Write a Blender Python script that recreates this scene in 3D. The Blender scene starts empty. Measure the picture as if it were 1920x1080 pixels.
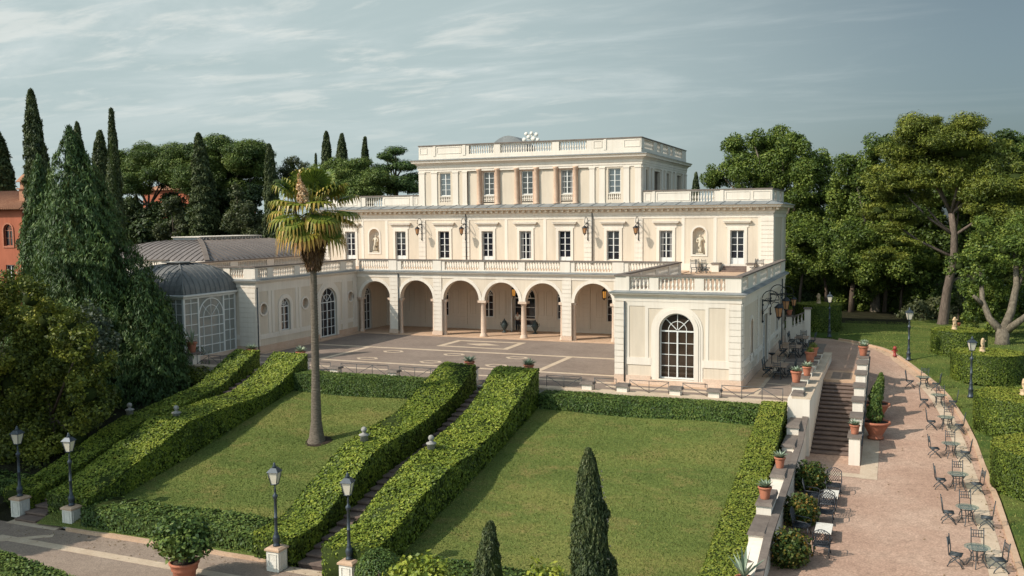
import bpy, bmesh, math, random
import numpy as np
from mathutils import Vector, Matrix
from mathutils.geometry import tessellate_polygon
PI = math.pi
random.seed(7)
SC = bpy.context.scene
COL = SC.collection
R = math.radians

# ------------------------------------------------------------------ scene graph helpers
def tag(o, label, cat, group=None, kind=None):
    if label: o['label'] = label
    if cat: o['category'] = cat
    if group: o['group'] = group
    if kind: o['kind'] = kind
    return o

def thing(name, label, cat, loc=(0, 0, 0), rz=0.0, group=None):
    o = bpy.data.objects.new(name, None)
    o.empty_display_size = 0.3
    COL.objects.link(o)
    o.location = loc
    o.rotation_euler = (0, 0, rz)
    return tag(o, label, cat, group)

def dup(root, loc, rz=None, label=None, scale=None):
    r = root.copy(); COL.objects.link(r); r.location = loc
    if rz is not None: r.rotation_euler = (0, 0, rz)
    if label: r['label'] = label
    if scale: r.scale = scale
    for ch in list(root.children):
        c = ch.copy(); COL.objects.link(c); c.parent = r
        for g in list(ch.children):
            d = g.copy(); COL.objects.link(d); d.parent = c
    return r

# frames: local (u along wall, v up, w out of the wall)
def F_S(y0): return lambda u, v, w: (u, y0 - w, v)          # faces -y
def F_E(x0): return lambda u, v, w: (x0 + w, u, v)          # faces +x
def F_W(x0): return lambda u, v, w: (x0 - w, -u, v)         # faces -x
def F_N(y0): return lambda u, v, w: (-u, y0 + w, v)         # faces +y
def SH(dx, dy, dz, a=0.0):
    c, s = math.cos(a), math.sin(a)
    return lambda x, y, z: (dx + c * x - s * y, dy + s * x + c * y, dz + z)

class MB:
    def __init__(self):
        self.v = []; self.f = []; self.s = []
    def add(self, vs, fs, T=None, smooth=False):
        n = len(self.v)
        self.v += [T(*p) for p in vs] if T else [tuple(p) for p in vs]
        self.f += [tuple(i + n for i in q) for q in fs]
        self.s += [smooth] * len(fs)
    def box(self, a, b, T=None):
        x0, y0, z0 = a; x1, y1, z1 = b
        self.add([(x0, y0, z0), (x1, y0, z0), (x1, y1, z0), (x0, y1, z0), (x0, y0, z1), (x1, y0, z1), (x1, y1, z1), (x0, y1, z1)],
                 [(0, 3, 2, 1), (4, 5, 6, 7), (0, 1, 5, 4), (1, 2, 6, 5), (2, 3, 7, 6), (3, 0, 4, 7)], T)
    def hexa(self, bot, top, T=None):
        self.add(list(bot) + list(top), [(3, 2, 1, 0), (4, 5, 6, 7), (0, 1, 5, 4), (1, 2, 6, 5), (2, 3, 7, 6), (3, 0, 4, 7)], T)
    def slab(self, outer, holes, w0, w1, T, back=True):
        loops = [list(outer)] + [list(h) for h in holes]
        pts = [p for l in loops for p in l]
        tris = tessellate_polygon([[Vector((p[0], p[1], 0)) for p in l] for l in loops])
        n = len(pts)
        vs = [(p[0], p[1], w1) for p in pts] + [(p[0], p[1], w0) for p in pts]
        fs = [tuple(t) for t in tris]
        if back: fs += [tuple(n + i for i in reversed(t)) for t in tris]
        k = 0
        for l in loops:
            m = len(l)
            for i in range(m):
                a, b = k + i, k + (i + 1) % m
                fs.append((a, b, b + n, a + n))
            k += m
        self.add(vs, fs, T)
    def lathe(self, prof, n=10, T=None, smooth=True, cap=True):
        vs = []; fs = []
        for r, z in prof:
            for k in range(n):
                a = 2 * PI * k / n
                vs.append((r * math.cos(a), r * math.sin(a), z))
        for j in range(len(prof) - 1):
            for k in range(n):
                fs.append((j * n + k, j * n + (k + 1) % n, (j + 1) * n + (k + 1) % n, (j + 1) * n + k))
        if cap:
            fs.append(tuple(reversed(range(n)))); m = (len(prof) - 1) * n
            fs.append(tuple(range(m, m + n)))
        self.add(vs, fs, T, smooth)
    def tube(self, pts, r, n=6, T=None, smooth=True, close=False):
        pts = [Vector(p) for p in pts]
        if T: pts = [Vector(T(*p)) for p in pts]
        rs = r if isinstance(r, (list, tuple)) else [r] * len(pts)
        m = len(pts); vs = []; fs = []
        up = Vector((0, 0, 1)); prev = None
        for i, p in enumerate(pts):
            if close: d = pts[(i + 1) % m] - pts[i - 1]
            else: d = pts[min(i + 1, m - 1)] - pts[max(i - 1, 0)]
            if d.length < 1e-9: d = Vector((0, 0, 1))
            d.normalize()
            if prev is None:
                x = d.cross(up)
                if x.length < 0.05: x = d.cross(Vector((1, 0, 0)))
            else:
                x = prev - d * prev.dot(d)
                if x.length < 1e-4: x = d.cross(up)
            x.normalize(); prev = x; y = d.cross(x)
            for k in range(n):
                a = 2 * PI * k / n
                vs.append(tuple(p + (x * math.cos(a) + y * math.sin(a)) * rs[i]))
        for i in range(m if close else m - 1):
            j = (i + 1) % m
            for k in range(n):
                fs.append((i * n + k, i * n + (k + 1) % n, j * n + (k + 1) % n, j * n + k))
        if not close:
            fs.append(tuple(reversed(range(n)))); fs.append(tuple(range((m - 1) * n, m * n)))
        self.add(vs, fs, None, smooth)
    def ball(self, c, r, n=10, m=6, sz=1.0, T=None):
        prof = [(max(r * math.sin(PI * i / m), 0.002), -r * sz * math.cos(PI * i / m)) for i in range(m + 1)]
        t0 = lambda x, y, z: (c[0] + x, c[1] + y, c[2] + z)
        self.lathe(prof, n, (lambda x, y, z: T(*t0(x, y, z))) if T else t0)
    def band(self, path, prof, closed=False):
        """moulding: profile points (out, z) carried along a plan path with mitres; out is to the right of travel"""
        P = [Vector(p) for p in path]; m = len(P); rings = []
        for i in range(m):
            if closed or 0 < i < m - 1:
                d0 = (P[i] - P[i - 1]).normalized(); d1 = (P[(i + 1) % m] - P[i]).normalized()
                n0 = Vector((d0.y, -d0.x)); n1 = Vector((d1.y, -d1.x)); nn = n0 + n1
                nn = nn / max(nn.length_squared, 1e-6) * 2
            else:
                d = (P[1] - P[0]) if i == 0 else (P[-1] - P[-2])
                d.normalize(); nn = Vector((d.y, -d.x))
            rings.append([(P[i].x + nn.x * o, P[i].y + nn.y * o, z) for o, z in prof])
        k = len(prof); vs = [p for r in rings for p in r]; fs = []
        for i in range(m if closed else m - 1):
            j = (i + 1) % m
            for a in range(k):
                b = (a + 1) % k
                fs.append((i * k + a, j * k + a, j * k + b, i * k + b))
        if not closed:
            fs.append(tuple(range(k))); fs.append(tuple(reversed(range((m - 1) * k, m * k))))
        self.add(vs, fs)
    def build(self, name, mat, parent=None, recalc=True, loc=None):
        me = bpy.data.meshes.new(name)
        me.from_pydata(self.v, [], self.f)
        me.polygons.foreach_set('use_smooth', self.s)
        if recalc:
            bm = bmesh.new(); bm.from_mesh(me)
            bmesh.ops.recalc_face_normals(bm, faces=bm.faces)
            bm.to_mesh(me); bm.free()
        me.update()
        o = bpy.data.objects.new(name, me); COL.objects.link(o)
        if mat: me.materials.append(mat)
        if parent is not None: o.parent = parent
        if loc is not None: o.location = loc
        return o

def arc(cx, cy, r, a0, a1, n):
    return [(cx + r * math.cos(a0 + (a1 - a0) * i / n), cy + r * math.sin(a0 + (a1 - a0) * i / n)) for i in range(n + 1)]
def rect(u0, v0, u1, v1): return [(u0, v0), (u1, v0), (u1, v1), (u0, v1)]
def arched(cu, hw, v0, vs, n=16): return [(cu - hw, v0), (cu + hw, v0)] + arc(cu, vs, hw, 0, PI, n)
def circ(cu, cv, r, n=20): return arc(cu, cv, r, 0, 2 * PI * (n - 1) / n, n - 1)

def struct(mb, name, mat, kind='structure', **k):
    o = mb.build(name, mat, **k); o['kind'] = kind
    return o

# ------------------------------------------------------------------ materials
def lin(c):
    return tuple(((x / 255) / 12.92 if x / 255 <= 0.04045 else ((x / 255 + 0.055) / 1.055) ** 2.4) for x in c)
class NT:
    def __init__(self, name):
        self.m = bpy.data.materials.new(name); self.m.use_nodes = True
        self.t = self.m.node_tree; self.t.nodes.clear()
        self.out = self.n('ShaderNodeOutputMaterial')
        self.p = self.n('ShaderNodeBsdfPrincipled')
        self.l(self.p.outputs[0], self.out.inputs['Surface'])
    def n(self, ty, **k):
        x = self.t.nodes.new(ty)
        for a, b in k.items(): setattr(x, a, b)
        return x
    def l(self, a, b): self.t.links.new(a, b)
    def pos(self, scale=(1, 1, 1), obj=False):
        tc = self.n('ShaderNodeTexCoord') if obj else self.n('ShaderNodeNewGeometry')
        mp = self.n('ShaderNodeMapping'); mp.inputs['Scale'].default_value = scale
        self.l(tc.outputs['Object'] if obj else tc.outputs['Position'], mp.inputs[0])
        return mp.outputs[0]
    def noise(self, vec, scale, detail=4, rough=0.6):
        x = self.n('ShaderNodeTexNoise'); x.inputs['Scale'].default_value = scale
        x.inputs['Detail'].default_value = detail; x.inputs['Roughness'].default_value = rough
        if vec is not None: self.l(vec, x.inputs['Vector'])
        return x.outputs['Fac']
    def ramp(self, fac, stops):
        x = self.n('ShaderNodeValToRGB'); e = x.color_ramp.elements
        while len(e) < len(stops): e.new(0.5)
        for el, (p, c) in zip(e, stops):
            el.position = p; el.color = tuple(c) + (1,) if len(c) == 3 else c
        self.l(fac, x.inputs[0]); return x.outputs[0]
    def mix(self, fac, a, b, mode='MIX'):
        x = self.n('ShaderNodeMix', data_type='RGBA', blend_type=mode)
        for s, val in ((x.inputs[0], fac), (x.inputs[6], a), (x.inputs[7], b)):
            if hasattr(val, 'is_linked') or hasattr(val, 'links'): self.l(val, s)
            elif isinstance(val, (int, float)): s.default_value = val
            else: s.default_value = tuple(val) + (1,) if len(val) == 3 else val
        return x.outputs[2]
    def bump(self, h, strength=0.3, dist=0.02):
        b = self.n('ShaderNodeBump'); b.inputs['Strength'].default_value = strength; b.inputs['Distance'].default_value = dist
        self.l(h, b.inputs['Height']); self.l(b.outputs[0], self.p.inputs['Normal'])
    def set(self, col=None, rough=0.8, metal=0.0, spec=None):
        if col is not None:
            if hasattr(col, 'links'): self.l(col, self.p.inputs['Base Color'])
            else: self.p.inputs['Base Color'].default_value = tuple(col) + (1,)
        self.p.inputs['Roughness'].default_value = rough; self.p.inputs['Metallic'].default_value = metal
        if spec is not None: self.p.inputs['Specular IOR Level'].default_value = spec
        return self.m

def sc(c, k): return tuple(min(1, x * k) for x in c)
def mat_wall(name, c, dirt=0.22, fine=0.06):
    m = NT(name)
    big = m.noise(m.pos((0.5, 0.5, 0.14)), 1.3, 5, 0.65)
    st = m.noise(m.pos((3.2, 3.2, 0.12)), 1.6, 5, 0.7)
    c1 = m.mix(1.0, m.ramp(big, [(0.3, sc(c, 1 - dirt)), (0.55, c), (0.8, sc(c, 1.05))]), m.ramp(st, [(0.3, (0.93, 0.91, 0.885)), (0.55, (1, 1, 1))]), 'MULTIPLY')
    sm = m.noise(m.pos(), 9, 4, 0.7)
    c2 = m.mix(sm, sc((1, 1, 1), 1 - fine), (1, 1, 1)); col = m.mix(1.0, c1, c2, 'MULTIPLY')
    m.bump(m.noise(m.pos(), 30, 3), 0.12, 0.01)
    return m.set(col, 0.85, spec=0.25)
def mat_stone(name, c, c2=None, scale=2.2, rough=0.8, bump=0.2, lo=0.35, hi=0.7):
    m = NT(name); c2 = c2 or sc(c, 0.7)
    a = m.noise(m.pos(), scale, 7, 0.65); b = m.noise(m.pos(), scale * 11, 3, 0.7)
    col = m.ramp(a, [(lo, c2), (hi, c)])
    col = m.mix(1.0, col, m.ramp(b, [(0.3, (0.82, 0.82, 0.82)), (0.7, (1.05, 1.05, 1.05))]), 'MULTIPLY')
    m.bump(b, bump, 0.015)
    return m.set(col, rough, spec=0.3)
def mat_metal(name, c, rough=0.5, metal=0.4, var=0.3):
    m = NT(name); a = m.noise(m.pos(), 6, 5, 0.7)
    return m.set(m.ramp(a, [(0.3, sc(c, 1 - var)), (0.7, c)]), rough, metal)
def mat_leaf(name, cols, scale=0.6, trans=0.22, rough=0.55, spec=0.3):
    """cols dark -> light; per-leaf tone attribute plus slow drift through space"""
    m = NT(name)
    at = m.n('ShaderNodeAttribute', attribute_name='tone')
    nz = m.noise(m.pos(), scale, 3, 0.6)
    ad = m.n('ShaderNodeMath', operation='MULTIPLY_ADD'); m.l(nz, ad.inputs[0]); ad.inputs[1].default_value = 0.9
    sb = m.n('ShaderNodeMath', operation='SUBTRACT'); m.l(at.outputs['Fac'], sb.inputs[0]); sb.inputs[1].default_value = 0.45
    m.l(sb.outputs[0], ad.inputs[2])
    n = len(cols); col = m.ramp(ad.outputs[0], [(0.1 + 0.85 * i / (n - 1), c) for i, c in enumerate(cols)])
    m.set(col, rough, spec=spec)
    tr = m.n('ShaderNodeBsdfTranslucent'); m.l(m.mix(0.5, col, (0.16, 0.22, 0.02)), tr.inputs[0])
    mx = m.n('ShaderNodeMixShader'); mx.inputs[0].default_value = trans
    m.l(m.p.outputs[0], mx.inputs[1]); m.l(tr.outputs[0], mx.inputs[2]); m.l(mx.outputs[0], m.out.inputs['Surface'])
    return m.m
def mat_bark(name, c, scale=(3, 3, 0.7)):
    m = NT(name); a = m.noise(m.pos(scale), 3, 6, 0.7)
    m.bump(a, 0.8, 0.06)
    return m.set(m.ramp(a, [(0.35, sc(c, 0.45)), (0.65, c)]), 0.9, spec=0.15)

M = {}
M['field'] = mat_wall('cream_stucco', (0.655, 0.56, 0.445), 0.12)
M['trim'] = mat_wall('ivory_stucco', (0.74, 0.665, 0.57), 0.10)
M['field_in'] = mat_wall('loggia_stucco', (0.66, 0.55, 0.44), 0.1)
M['pink'] = mat_stone('rose_travertine', (0.62, 0.46, 0.35), (0.54, 0.37, 0.26), 1.4)
M['pinkcol'] = mat_stone('rose_marble_column', (0.66, 0.48, 0.355), (0.55, 0.37, 0.26), 2.5)
M['plinth'] = mat_stone('plinth_travertine', (0.66, 0.52, 0.41), (0.58, 0.42, 0.31), 1.1)
M['coping'] = mat_stone('weathered_coping', (0.22, 0.18, 0.15), (0.14, 0.112, 0.095), 1.5)
M['lead'] = mat_stone('lead_sheet', (0.27, 0.28, 0.275), (0.19, 0.20, 0.20), 0.9, 0.5, 0.05)
M['frame'] = mat_metal('white_paint', (0.72, 0.71, 0.67), 0.5, 0.0, 0.12)
M['iron'] = mat_metal('black_iron', (0.035, 0.037, 0.042), 0.5, 0.5)
M['lampgrey'] = mat_metal('blue_grey_iron', (0.06, 0.075, 0.09), 0.45, 0.4)
M['greyiron'] = mat_metal('grey_iron', (0.07, 0.082, 0.088), 0.5, 0.3)
M['bronze'] = mat_stone('verdigris_bronze', (0.05, 0.075, 0.075), (0.025, 0.035, 0.035), 6, 0.5)
M['terra'] = mat_stone('terracotta', (0.50, 0.195, 0.115), (0.37, 0.13, 0.075), 3, 0.8, 0.15)
M['soil'] = mat_stone('potting_soil', (0.05, 0.032, 0.022), (0.025, 0.017, 0.012), 8, 0.95, 0.5)
M['white'] = mat_stone('white_plaster', (0.78, 0.74, 0.66), (0.66, 0.62, 0.54), 3)
M['statue'] = mat_stone('statue_stone', (0.72, 0.64, 0.50), (0.52, 0.44, 0.33), 5)
M['putto'] = mat_stone('ochre_stone', (0.68, 0.50, 0.30), (0.48, 0.33, 0.2), 6)
def mat_glass(name, c, rough=0.06, spec=0.8):
    m = NT(name); a = m.noise(m.pos(), 0.8, 3)
    m.bump(m.noise(m.pos(), 0.9, 1), 0.02, 0.05)
    return m.set(m.ramp(a, [(0.35, sc(c, 0.5)), (0.7, c)]), rough, spec=spec)
M['glass'] = mat_glass('dark_window_glass', (0.018, 0.02, 0.028))
M['glass_warm'] = mat_glass('window_glass_warm', (0.055, 0.036, 0.024))
M['glass_sky'] = mat_glass('window_glass_sky', (0.06, 0.08, 0.10), 0.03, 1.0)
def mat_clearglass():
    m = NT('conservatory_glass'); m.set((0.42, 0.42, 0.38), 0.08, spec=0.9)
    tr = m.n('ShaderNodeBsdfTransparent'); tr.inputs[0].default_value = (0.9, 0.93, 0.92, 1)
    mx = m.n('ShaderNodeMixShader'); mx.inputs[0].default_value = 0.5
    m.l(m.p.outputs[0], mx.inputs[1]); m.l(tr.outputs[0], mx.inputs[2]); m.l(mx.outputs[0], m.out.inputs['Surface'])
    return m.m
M['glass_clear'] = mat_clearglass()
def mat_tableglass():
    m = NT('table_glass'); m.set((0.30, 0.34, 0.31), 0.05, spec=0.9)
    tr = m.n('ShaderNodeBsdfTransparent'); tr.inputs[0].default_value = (0.86, 0.93, 0.9, 1)
    mx = m.n('ShaderNodeMixShader'); mx.inputs[0].default_value = 0.68
    m.l(m.p.outputs[0], mx.inputs[1]); m.l(tr.outputs[0], mx.inputs[2]); m.l(mx.outputs[0], m.out.inputs['Surface'])
    return m.m
M['glass_table'] = mat_tableglass()
def mat_lampglass(name, c, e):
    m = NT(name); m.set(c, 0.25, spec=0.6)
    if e: m.p.inputs['Emission Color'].default_value = (1, 0.45, 0.08, 1); m.p.inputs['Emission Strength'].default_value = e
    return m.m
M['lampglass'] = mat_lampglass('frosted_lamp_glass', (0.62, 0.57, 0.46), 0)
M['amber'] = mat_lampglass('amber_lamp_glass', (0.40, 0.20, 0.09), 0)
M['lit'] = mat_lampglass('lit_lamp_glass', (0.5, 0.22, 0.05), 0.45)

def mat_ground(name, stops, s1=0.35, s2=6, s3=40, bump=0.4, bd=0.03, rough=0.9, stretch=(1, 1, 1), spec=0.15):
    m = NT(name); P = m.pos(stretch)
    a = m.noise(P, s1, 5, 0.6); b = m.noise(P, s2, 4, 0.7); c = m.noise(P, s3, 2, 0.6)
    col = m.ramp(a, stops)
    col = m.mix(1.0, col, m.ramp(b, [(0.25, (0.78, 0.78, 0.76)), (0.75, (1.14, 1.14, 1.12))]), 'MULTIPLY')
    col = m.mix(1.0, col, m.ramp(c, [(0.3, (0.72, 0.72, 0.72)), (0.7, (1.2, 1.2, 1.2))]), 'MULTIPLY')
    m.bump(c, bump, bd)
    return m.set(col, rough, spec=spec)
def mat_lawn(name, dark, mid, warm, patch):
    m = NT(name); P = m.pos()
    a = m.noise(m.pos((0.6, 1.6, 1)), 0.2, 5, 0.62); b = m.noise(m.pos((0.7, 1.3, 1)), 0.7, 6, 0.68); c = m.noise(P, 7, 4, 0.75); f = m.noise(P, 26, 3, 0.7)
    col = m.ramp(a, [(0.38, dark), (0.5, mid), (0.62, warm)])
    col = m.mix(m.ramp(b, [(0.52, (0, 0, 0)), (0.7, (0.8, 0.8, 0.8))]), col, patch)
    col = m.mix(1.0, col, m.ramp(c, [(0.25, (0.62, 0.64, 0.60)), (0.5, (1, 1, 1)), (0.78, (1.32, 1.3, 1.2))]), 'MULTIPLY')
    col = m.mix(1.0, col, m.ramp(f, [(0.3, (0.6, 0.62, 0.58)), (0.7, (1.35, 1.33, 1.25))]), 'MULTIPLY')
    ad = m.n('ShaderNodeMath', operation='ADD'); m.l(c, ad.inputs[0]); m.l(f, ad.inputs[1])
    m.bump(ad.outputs[0], 0.9, 0.07)
    return m.set(col, 0.95, spec=0.08)
M['lawn'] = mat_lawn('lawn_grass', (0.12, 0.155, 0.045), (0.15, 0.186, 0.054), (0.205, 0.21, 0.066), (0.27, 0.21, 0.085))
M['lawn_r'] = mat_lawn('garden_grass', (0.075, 0.115, 0.03), (0.105, 0.145, 0.036), (0.14, 0.165, 0.045), (0.17, 0.16, 0.05))
M['dirt'] = mat_ground('leaf_litter', [(0.3, (0.02, 0.018, 0.010)), (0.6, (0.035, 0.035, 0.015)), (0.8, (0.05, 0.04, 0.025))], 0.8, 5, 25, 0.8, 0.1)
M['asphalt'] = mat_ground('courtyard_cobbles', [(0.3, (0.21, 0.16, 0.132)), (0.5, (0.25, 0.195, 0.162)), (0.75, (0.295, 0.232, 0.192))], 0.3, 3, 22, 0.35, 0.02, 0.85)
M['path'] = mat_ground('pink_gravel', [(0.3, (0.37, 0.235, 0.175)), (0.5, (0.425, 0.28, 0.21)), (0.7, (0.485, 0.34, 0.262))], 0.22, 3.0, 13, 0.5, 0.03, 0.9)
M['road'] = mat_ground('road_cobbles', [(0.3, (0.26, 0.195, 0.155)), (0.55, (0.31, 0.24, 0.192)), (0.8, (0.36, 0.285, 0.23))], 0.3, 5, 16, 0.5, 0.03, 0.88)
M['bandstone'] = mat_stone('pale_paving_stone', (0.62, 0.50, 0.37), (0.50, 0.38, 0.27), 1.2, 0.75)
M['bandpink'] = mat_stone('rose_paving_stone', (0.60, 0.42, 0.29), (0.48, 0.32, 0.21), 1.3, 0.75)
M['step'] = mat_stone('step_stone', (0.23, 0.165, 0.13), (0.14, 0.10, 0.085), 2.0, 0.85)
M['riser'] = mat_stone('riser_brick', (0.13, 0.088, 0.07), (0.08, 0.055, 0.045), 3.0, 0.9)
M['bark'] = mat_bark('tree_bark', (0.16, 0.12, 0.09))
M['pinebark'] = mat_bark('pine_bark', (0.20, 0.155, 0.125))
M['planebark'] = mat_bark('plane_bark', (0.21, 0.175, 0.13), (2, 2, 1.2))
M['palmbark'] = mat_bark('palm_bark', (0.22, 0.18, 0.14), (2, 2, 9))
M['hedge'] = mat_leaf('ivy_hedge_leaves', [(0.033, 0.055, 0.007), (0.105, 0.149, 0.015), (0.198, 0.242, 0.026), (0.308, 0.319, 0.044)], 0.9, 0.06)
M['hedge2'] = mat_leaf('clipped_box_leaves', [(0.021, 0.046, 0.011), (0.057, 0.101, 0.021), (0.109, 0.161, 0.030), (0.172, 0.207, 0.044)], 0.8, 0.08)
M['hedge3'] = mat_leaf('yellow_hedge_leaves', [(0.05, 0.078, 0.010), (0.115, 0.155, 0.018), (0.185, 0.215, 0.028), (0.25, 0.25, 0.036)], 0.9, 0.06)  # yellower, lighter leaf mix than the clipped box
M['core'] = NT('hedge_core').set((0.03, 0.042, 0.012), 0.95, spec=0.05)
M['cypress'] = mat_leaf('cypress_leaves', [(0.020, 0.032, 0.014), (0.046, 0.068, 0.024), (0.084, 0.105, 0.036), (0.142, 0.151, 0.057)], 0.9, 0.08)
M['conifer'] = mat_leaf('conifer_leaves', [(0.020, 0.042, 0.014), (0.044, 0.086, 0.025), (0.084, 0.137, 0.036), (0.153, 0.202, 0.050)], 0.55, 0.12)
M['bushleaf'] = mat_leaf('bay_leaves', [(0.038, 0.054, 0.011), (0.095, 0.119, 0.019), (0.203, 0.223, 0.032), (0.378, 0.365, 0.051)], 0.5, 0.2)
M['greyleaf'] = mat_leaf('grey_leaves', [(0.03, 0.045, 0.03), (0.07, 0.09, 0.06), (0.13, 0.15, 0.10)], 0.8, 0.15)
M['pine'] = mat_leaf('pine_needles', [(0.029, 0.058, 0.014), (0.080, 0.123, 0.026), (0.145, 0.196, 0.041), (0.232, 0.261, 0.058)], 0.35, 0.1)
M['pine2'] = mat_leaf('aleppo_needles', [(0.036, 0.056, 0.011), (0.098, 0.126, 0.018), (0.175, 0.196, 0.028), (0.252, 0.252, 0.039)], 0.35, 0.12)
M['plane'] = mat_leaf('plane_tree_leaves', [(0.03, 0.055, 0.012), (0.085, 0.13, 0.022), (0.165, 0.215, 0.036), (0.27, 0.30, 0.058)], 0.4, 0.22)
M['oak'] = mat_leaf('holm_oak_leaves', [(0.018, 0.033, 0.012), (0.042, 0.065, 0.021), (0.078, 0.108, 0.033), (0.128, 0.150, 0.051)], 0.5, 0.1)
M['olive'] = mat_leaf('olive_leaves', [(0.039, 0.052, 0.023), (0.085, 0.098, 0.043), (0.143, 0.150, 0.065)], 0.7, 0.15)
M['agave'] = mat_leaf('agave_leaves', [(0.10, 0.15, 0.10), (0.25, 0.31, 0.22), (0.42, 0.45, 0.28)], 3, 0.1, 0.45)
M['flower'] = mat_leaf('lantana_leaves', [(0.016, 0.035, 0.006), (0.04, 0.07, 0.012), (0.08, 0.11, 0.02), (0.24, 0.13, 0.02)], 2.0, 0.15)
M['palmleaf'] = mat_leaf('palm_leaves', [(0.028, 0.055, 0.011), (0.066, 0.110, 0.018), (0.132, 0.176, 0.028), (0.242, 0.231, 0.033), (0.506, 0.308, 0.066), (0.528, 0.264, 0.088)], 0.5, 0.2, 0.4)
M['palmdead'] = mat_leaf('dead_palm_leaves', [(0.12, 0.06, 0.03), (0.26, 0.145, 0.075), (0.42, 0.26, 0.14)], 1.2, 0.1)
M['palmflower'] = mat_leaf('palm_flower', [(0.45, 0.22, 0.12), (0.66, 0.40, 0.22), (0.78, 0.58, 0.36)], 2, 0.1)
M['finial'] = mat_stone('lichen_stone', (0.42, 0.40, 0.37), (0.22, 0.21, 0.19), 7)
M['curtain'] = NT('window_curtain').set((0.20, 0.19, 0.18), 0.9)
M['grass'] = mat_leaf('grass_blades', [(0.095, 0.135, 0.034), (0.155, 0.20, 0.05), (0.225, 0.24, 0.066), (0.32, 0.275, 0.10)], 0.5, 0.15, 0.7, 0.1)
M['dryleaf'] = mat_leaf('dry_leaves', [(0.08, 0.05, 0.02), (0.18, 0.11, 0.04), (0.24, 0.20, 0.06)], 3, 0.1)
M['domelead'] = mat_stone('dome_lead', (0.20, 0.20, 0.192), (0.14, 0.142, 0.138), 0.9, 0.65, 0.05)
# ------------------------------------------------------------------ villa
AX = -6.25
YM, YT, YTB = 5.7, 6.0, 24.3
XA, XB = -27.7, 15.2
XL = -20.35                     # courtyard face of the left wing
PX0, PX1, PY = 8.64, 16.16, -17.4
villa = thing('villa', 'large cream villa with arcaded loggia, balustraded terraces and a raised top storey', 'villa')

WCOUNT = [0]
def window(par, T, cu, v0, v1, hw, arch=False, cols=2, rows=4, depth=-0.2, panel=0.0, name='window', glass='glass', bar=0.075, mun=0.035, ring=True, fm='frame'):
    """frame mesh (a part) + its glazing (a sub-part). v1 is the springing when arched"""
    f = MB(); z0, z1 = depth, depth + 0.07
    top = v1 + hw if arch else v1
    def bx(a, b, c, d, t=0): f.box((a, b, z0 - t), (c, d, z1 + t), T)
    bx(cu - hw, v0, cu - hw + bar, v1); bx(cu + hw - bar, v0, cu + hw, v1)
    bx(cu - hw + bar, v0, cu + hw - bar, v0 + bar)
    bx(cu - bar * 0.55, v0 + bar, cu + bar * 0.55, v1 - (0 if arch else bar), 0.012)
    if panel: bx(cu - hw + bar, v0 + bar, cu + hw - bar, v0 + panel, -0.012)
    lo = v0 + max(bar, panel)
    bx(cu - hw + bar, v1 - bar, cu + hw - bar, v1, 0.004)
    hi = v1 - bar
    for c in range(1, cols):
        u = cu - hw + 2 * hw * c / cols
        if abs(u - cu) > 0.05: bx(u - mun / 2, lo, u + mun / 2, hi, -0.008)
    for r in range(1, rows):
        v = lo + (hi - lo) * r / rows
        bx(cu - hw + bar, v - mun / 2, cu + hw - bar, v + mun / 2, -0.004)
    if arch:
        outer = arc(cu, v1, hw, 0, PI, 16); inner = arc(cu, v1, hw - bar, PI, 0, 16)
        f.slab(outer + inner, [], z0, z1, T)
        if ring:
            rr = hw * 0.52
            f.slab(arc(cu, v1, rr + mun / 2, 0, PI, 12) + arc(cu, v1, rr - mun / 2, PI, 0, 12), [], z0 + 0.006, z1 - 0.006, T)
        for a in (PI / 4, PI / 2, 3 * PI / 4):
            r0 = 0.06; r1 = hw - bar * 0.6; w = mun * 0.6
            cx, cy = math.cos(a), math.sin(a)
            q = [(cu + cx * r0 - cy * w, v1 + cy * r0 + cx * w), (cu + cx * r0 + cy * w, v1 + cy * r0 - cx * w),
                 (cu + cx * r1 + cy * w, v1 + cy * r1 - cx * w), (cu + cx * r1 - cy * w, v1 + cy * r1 + cx * w)]
            f.slab(q, [], z0 + 0.01, z1 - 0.01, T)
    o = f.build(name, M[fm], par)
    g = MB(); e = 0.02
    out = arched(cu, hw - e, v0 + e, v1) if arch else rect(cu - hw + e, v0 + e, cu + hw - e, v1 - e)
    g.slab(out, [], z0 - 0.03, z0 + 0.022, T)
    g.build('pane', M[glass], o)
    WCOUNT[0] += 1; k = WCOUNT[0]
    if k % 2 == 0 and hw < 0.7 and not arch and glass == 'glass':
        m = MB(); a = hw * (0.18 + 0.12 * (k % 3)); c = z0 + 0.024
        m.box((cu - hw + bar, v0 + max(bar, panel), c), (cu - hw + bar + a, v1 - bar, c + 0.01), T)
        m.box((cu + hw - bar - a * 0.8, v0 + max(bar, panel), c), (cu + hw - bar, v1 - bar, c + 0.01), T)
        m.box((cu - hw + bar + 0.01, v1 - bar - 0.16, c + 0.001), (cu + hw - bar - 0.01, v1 - bar, c + 0.009), T)
        m.build('curtain', M['curtain'], o)
    return o

def pilaster(mb, T, u0, u1, v0, v1, w, rust=0.0, gap=0.035, base=0.0):
    if not rust:
        mb.box((u0, v0, w - 0.1), (u1, v1, w), T); return
    mb.box((u0 + 0.015, v0, w - 0.12), (u1 - 0.015, v1, w - 0.035), T)
    n = max(1, round((v1 - v0) / rust)); h = (v1 - v0) / n
    for i in range(n):
        mb.box((u0, v0 + i * h + gap / 2, w - 0.1), (u1, v0 + (i + 1) * h - gap / 2, w), T)

def panel_frame(mb, T, u0, v0, u1, v1, w, t=0.05):
    """thin raised bead around a recessed field"""
    for a, b, c, d in ((u0, v0, u1, v0 + t), (u0, v1 - t, u1, v1), (u0, v0 + t, u0 + t, v1 - t), (u1 - t, v0 + t, u1, v1 - t)):
        mb.box((a, b, w - 0.06), (c, d, w), T)

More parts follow.
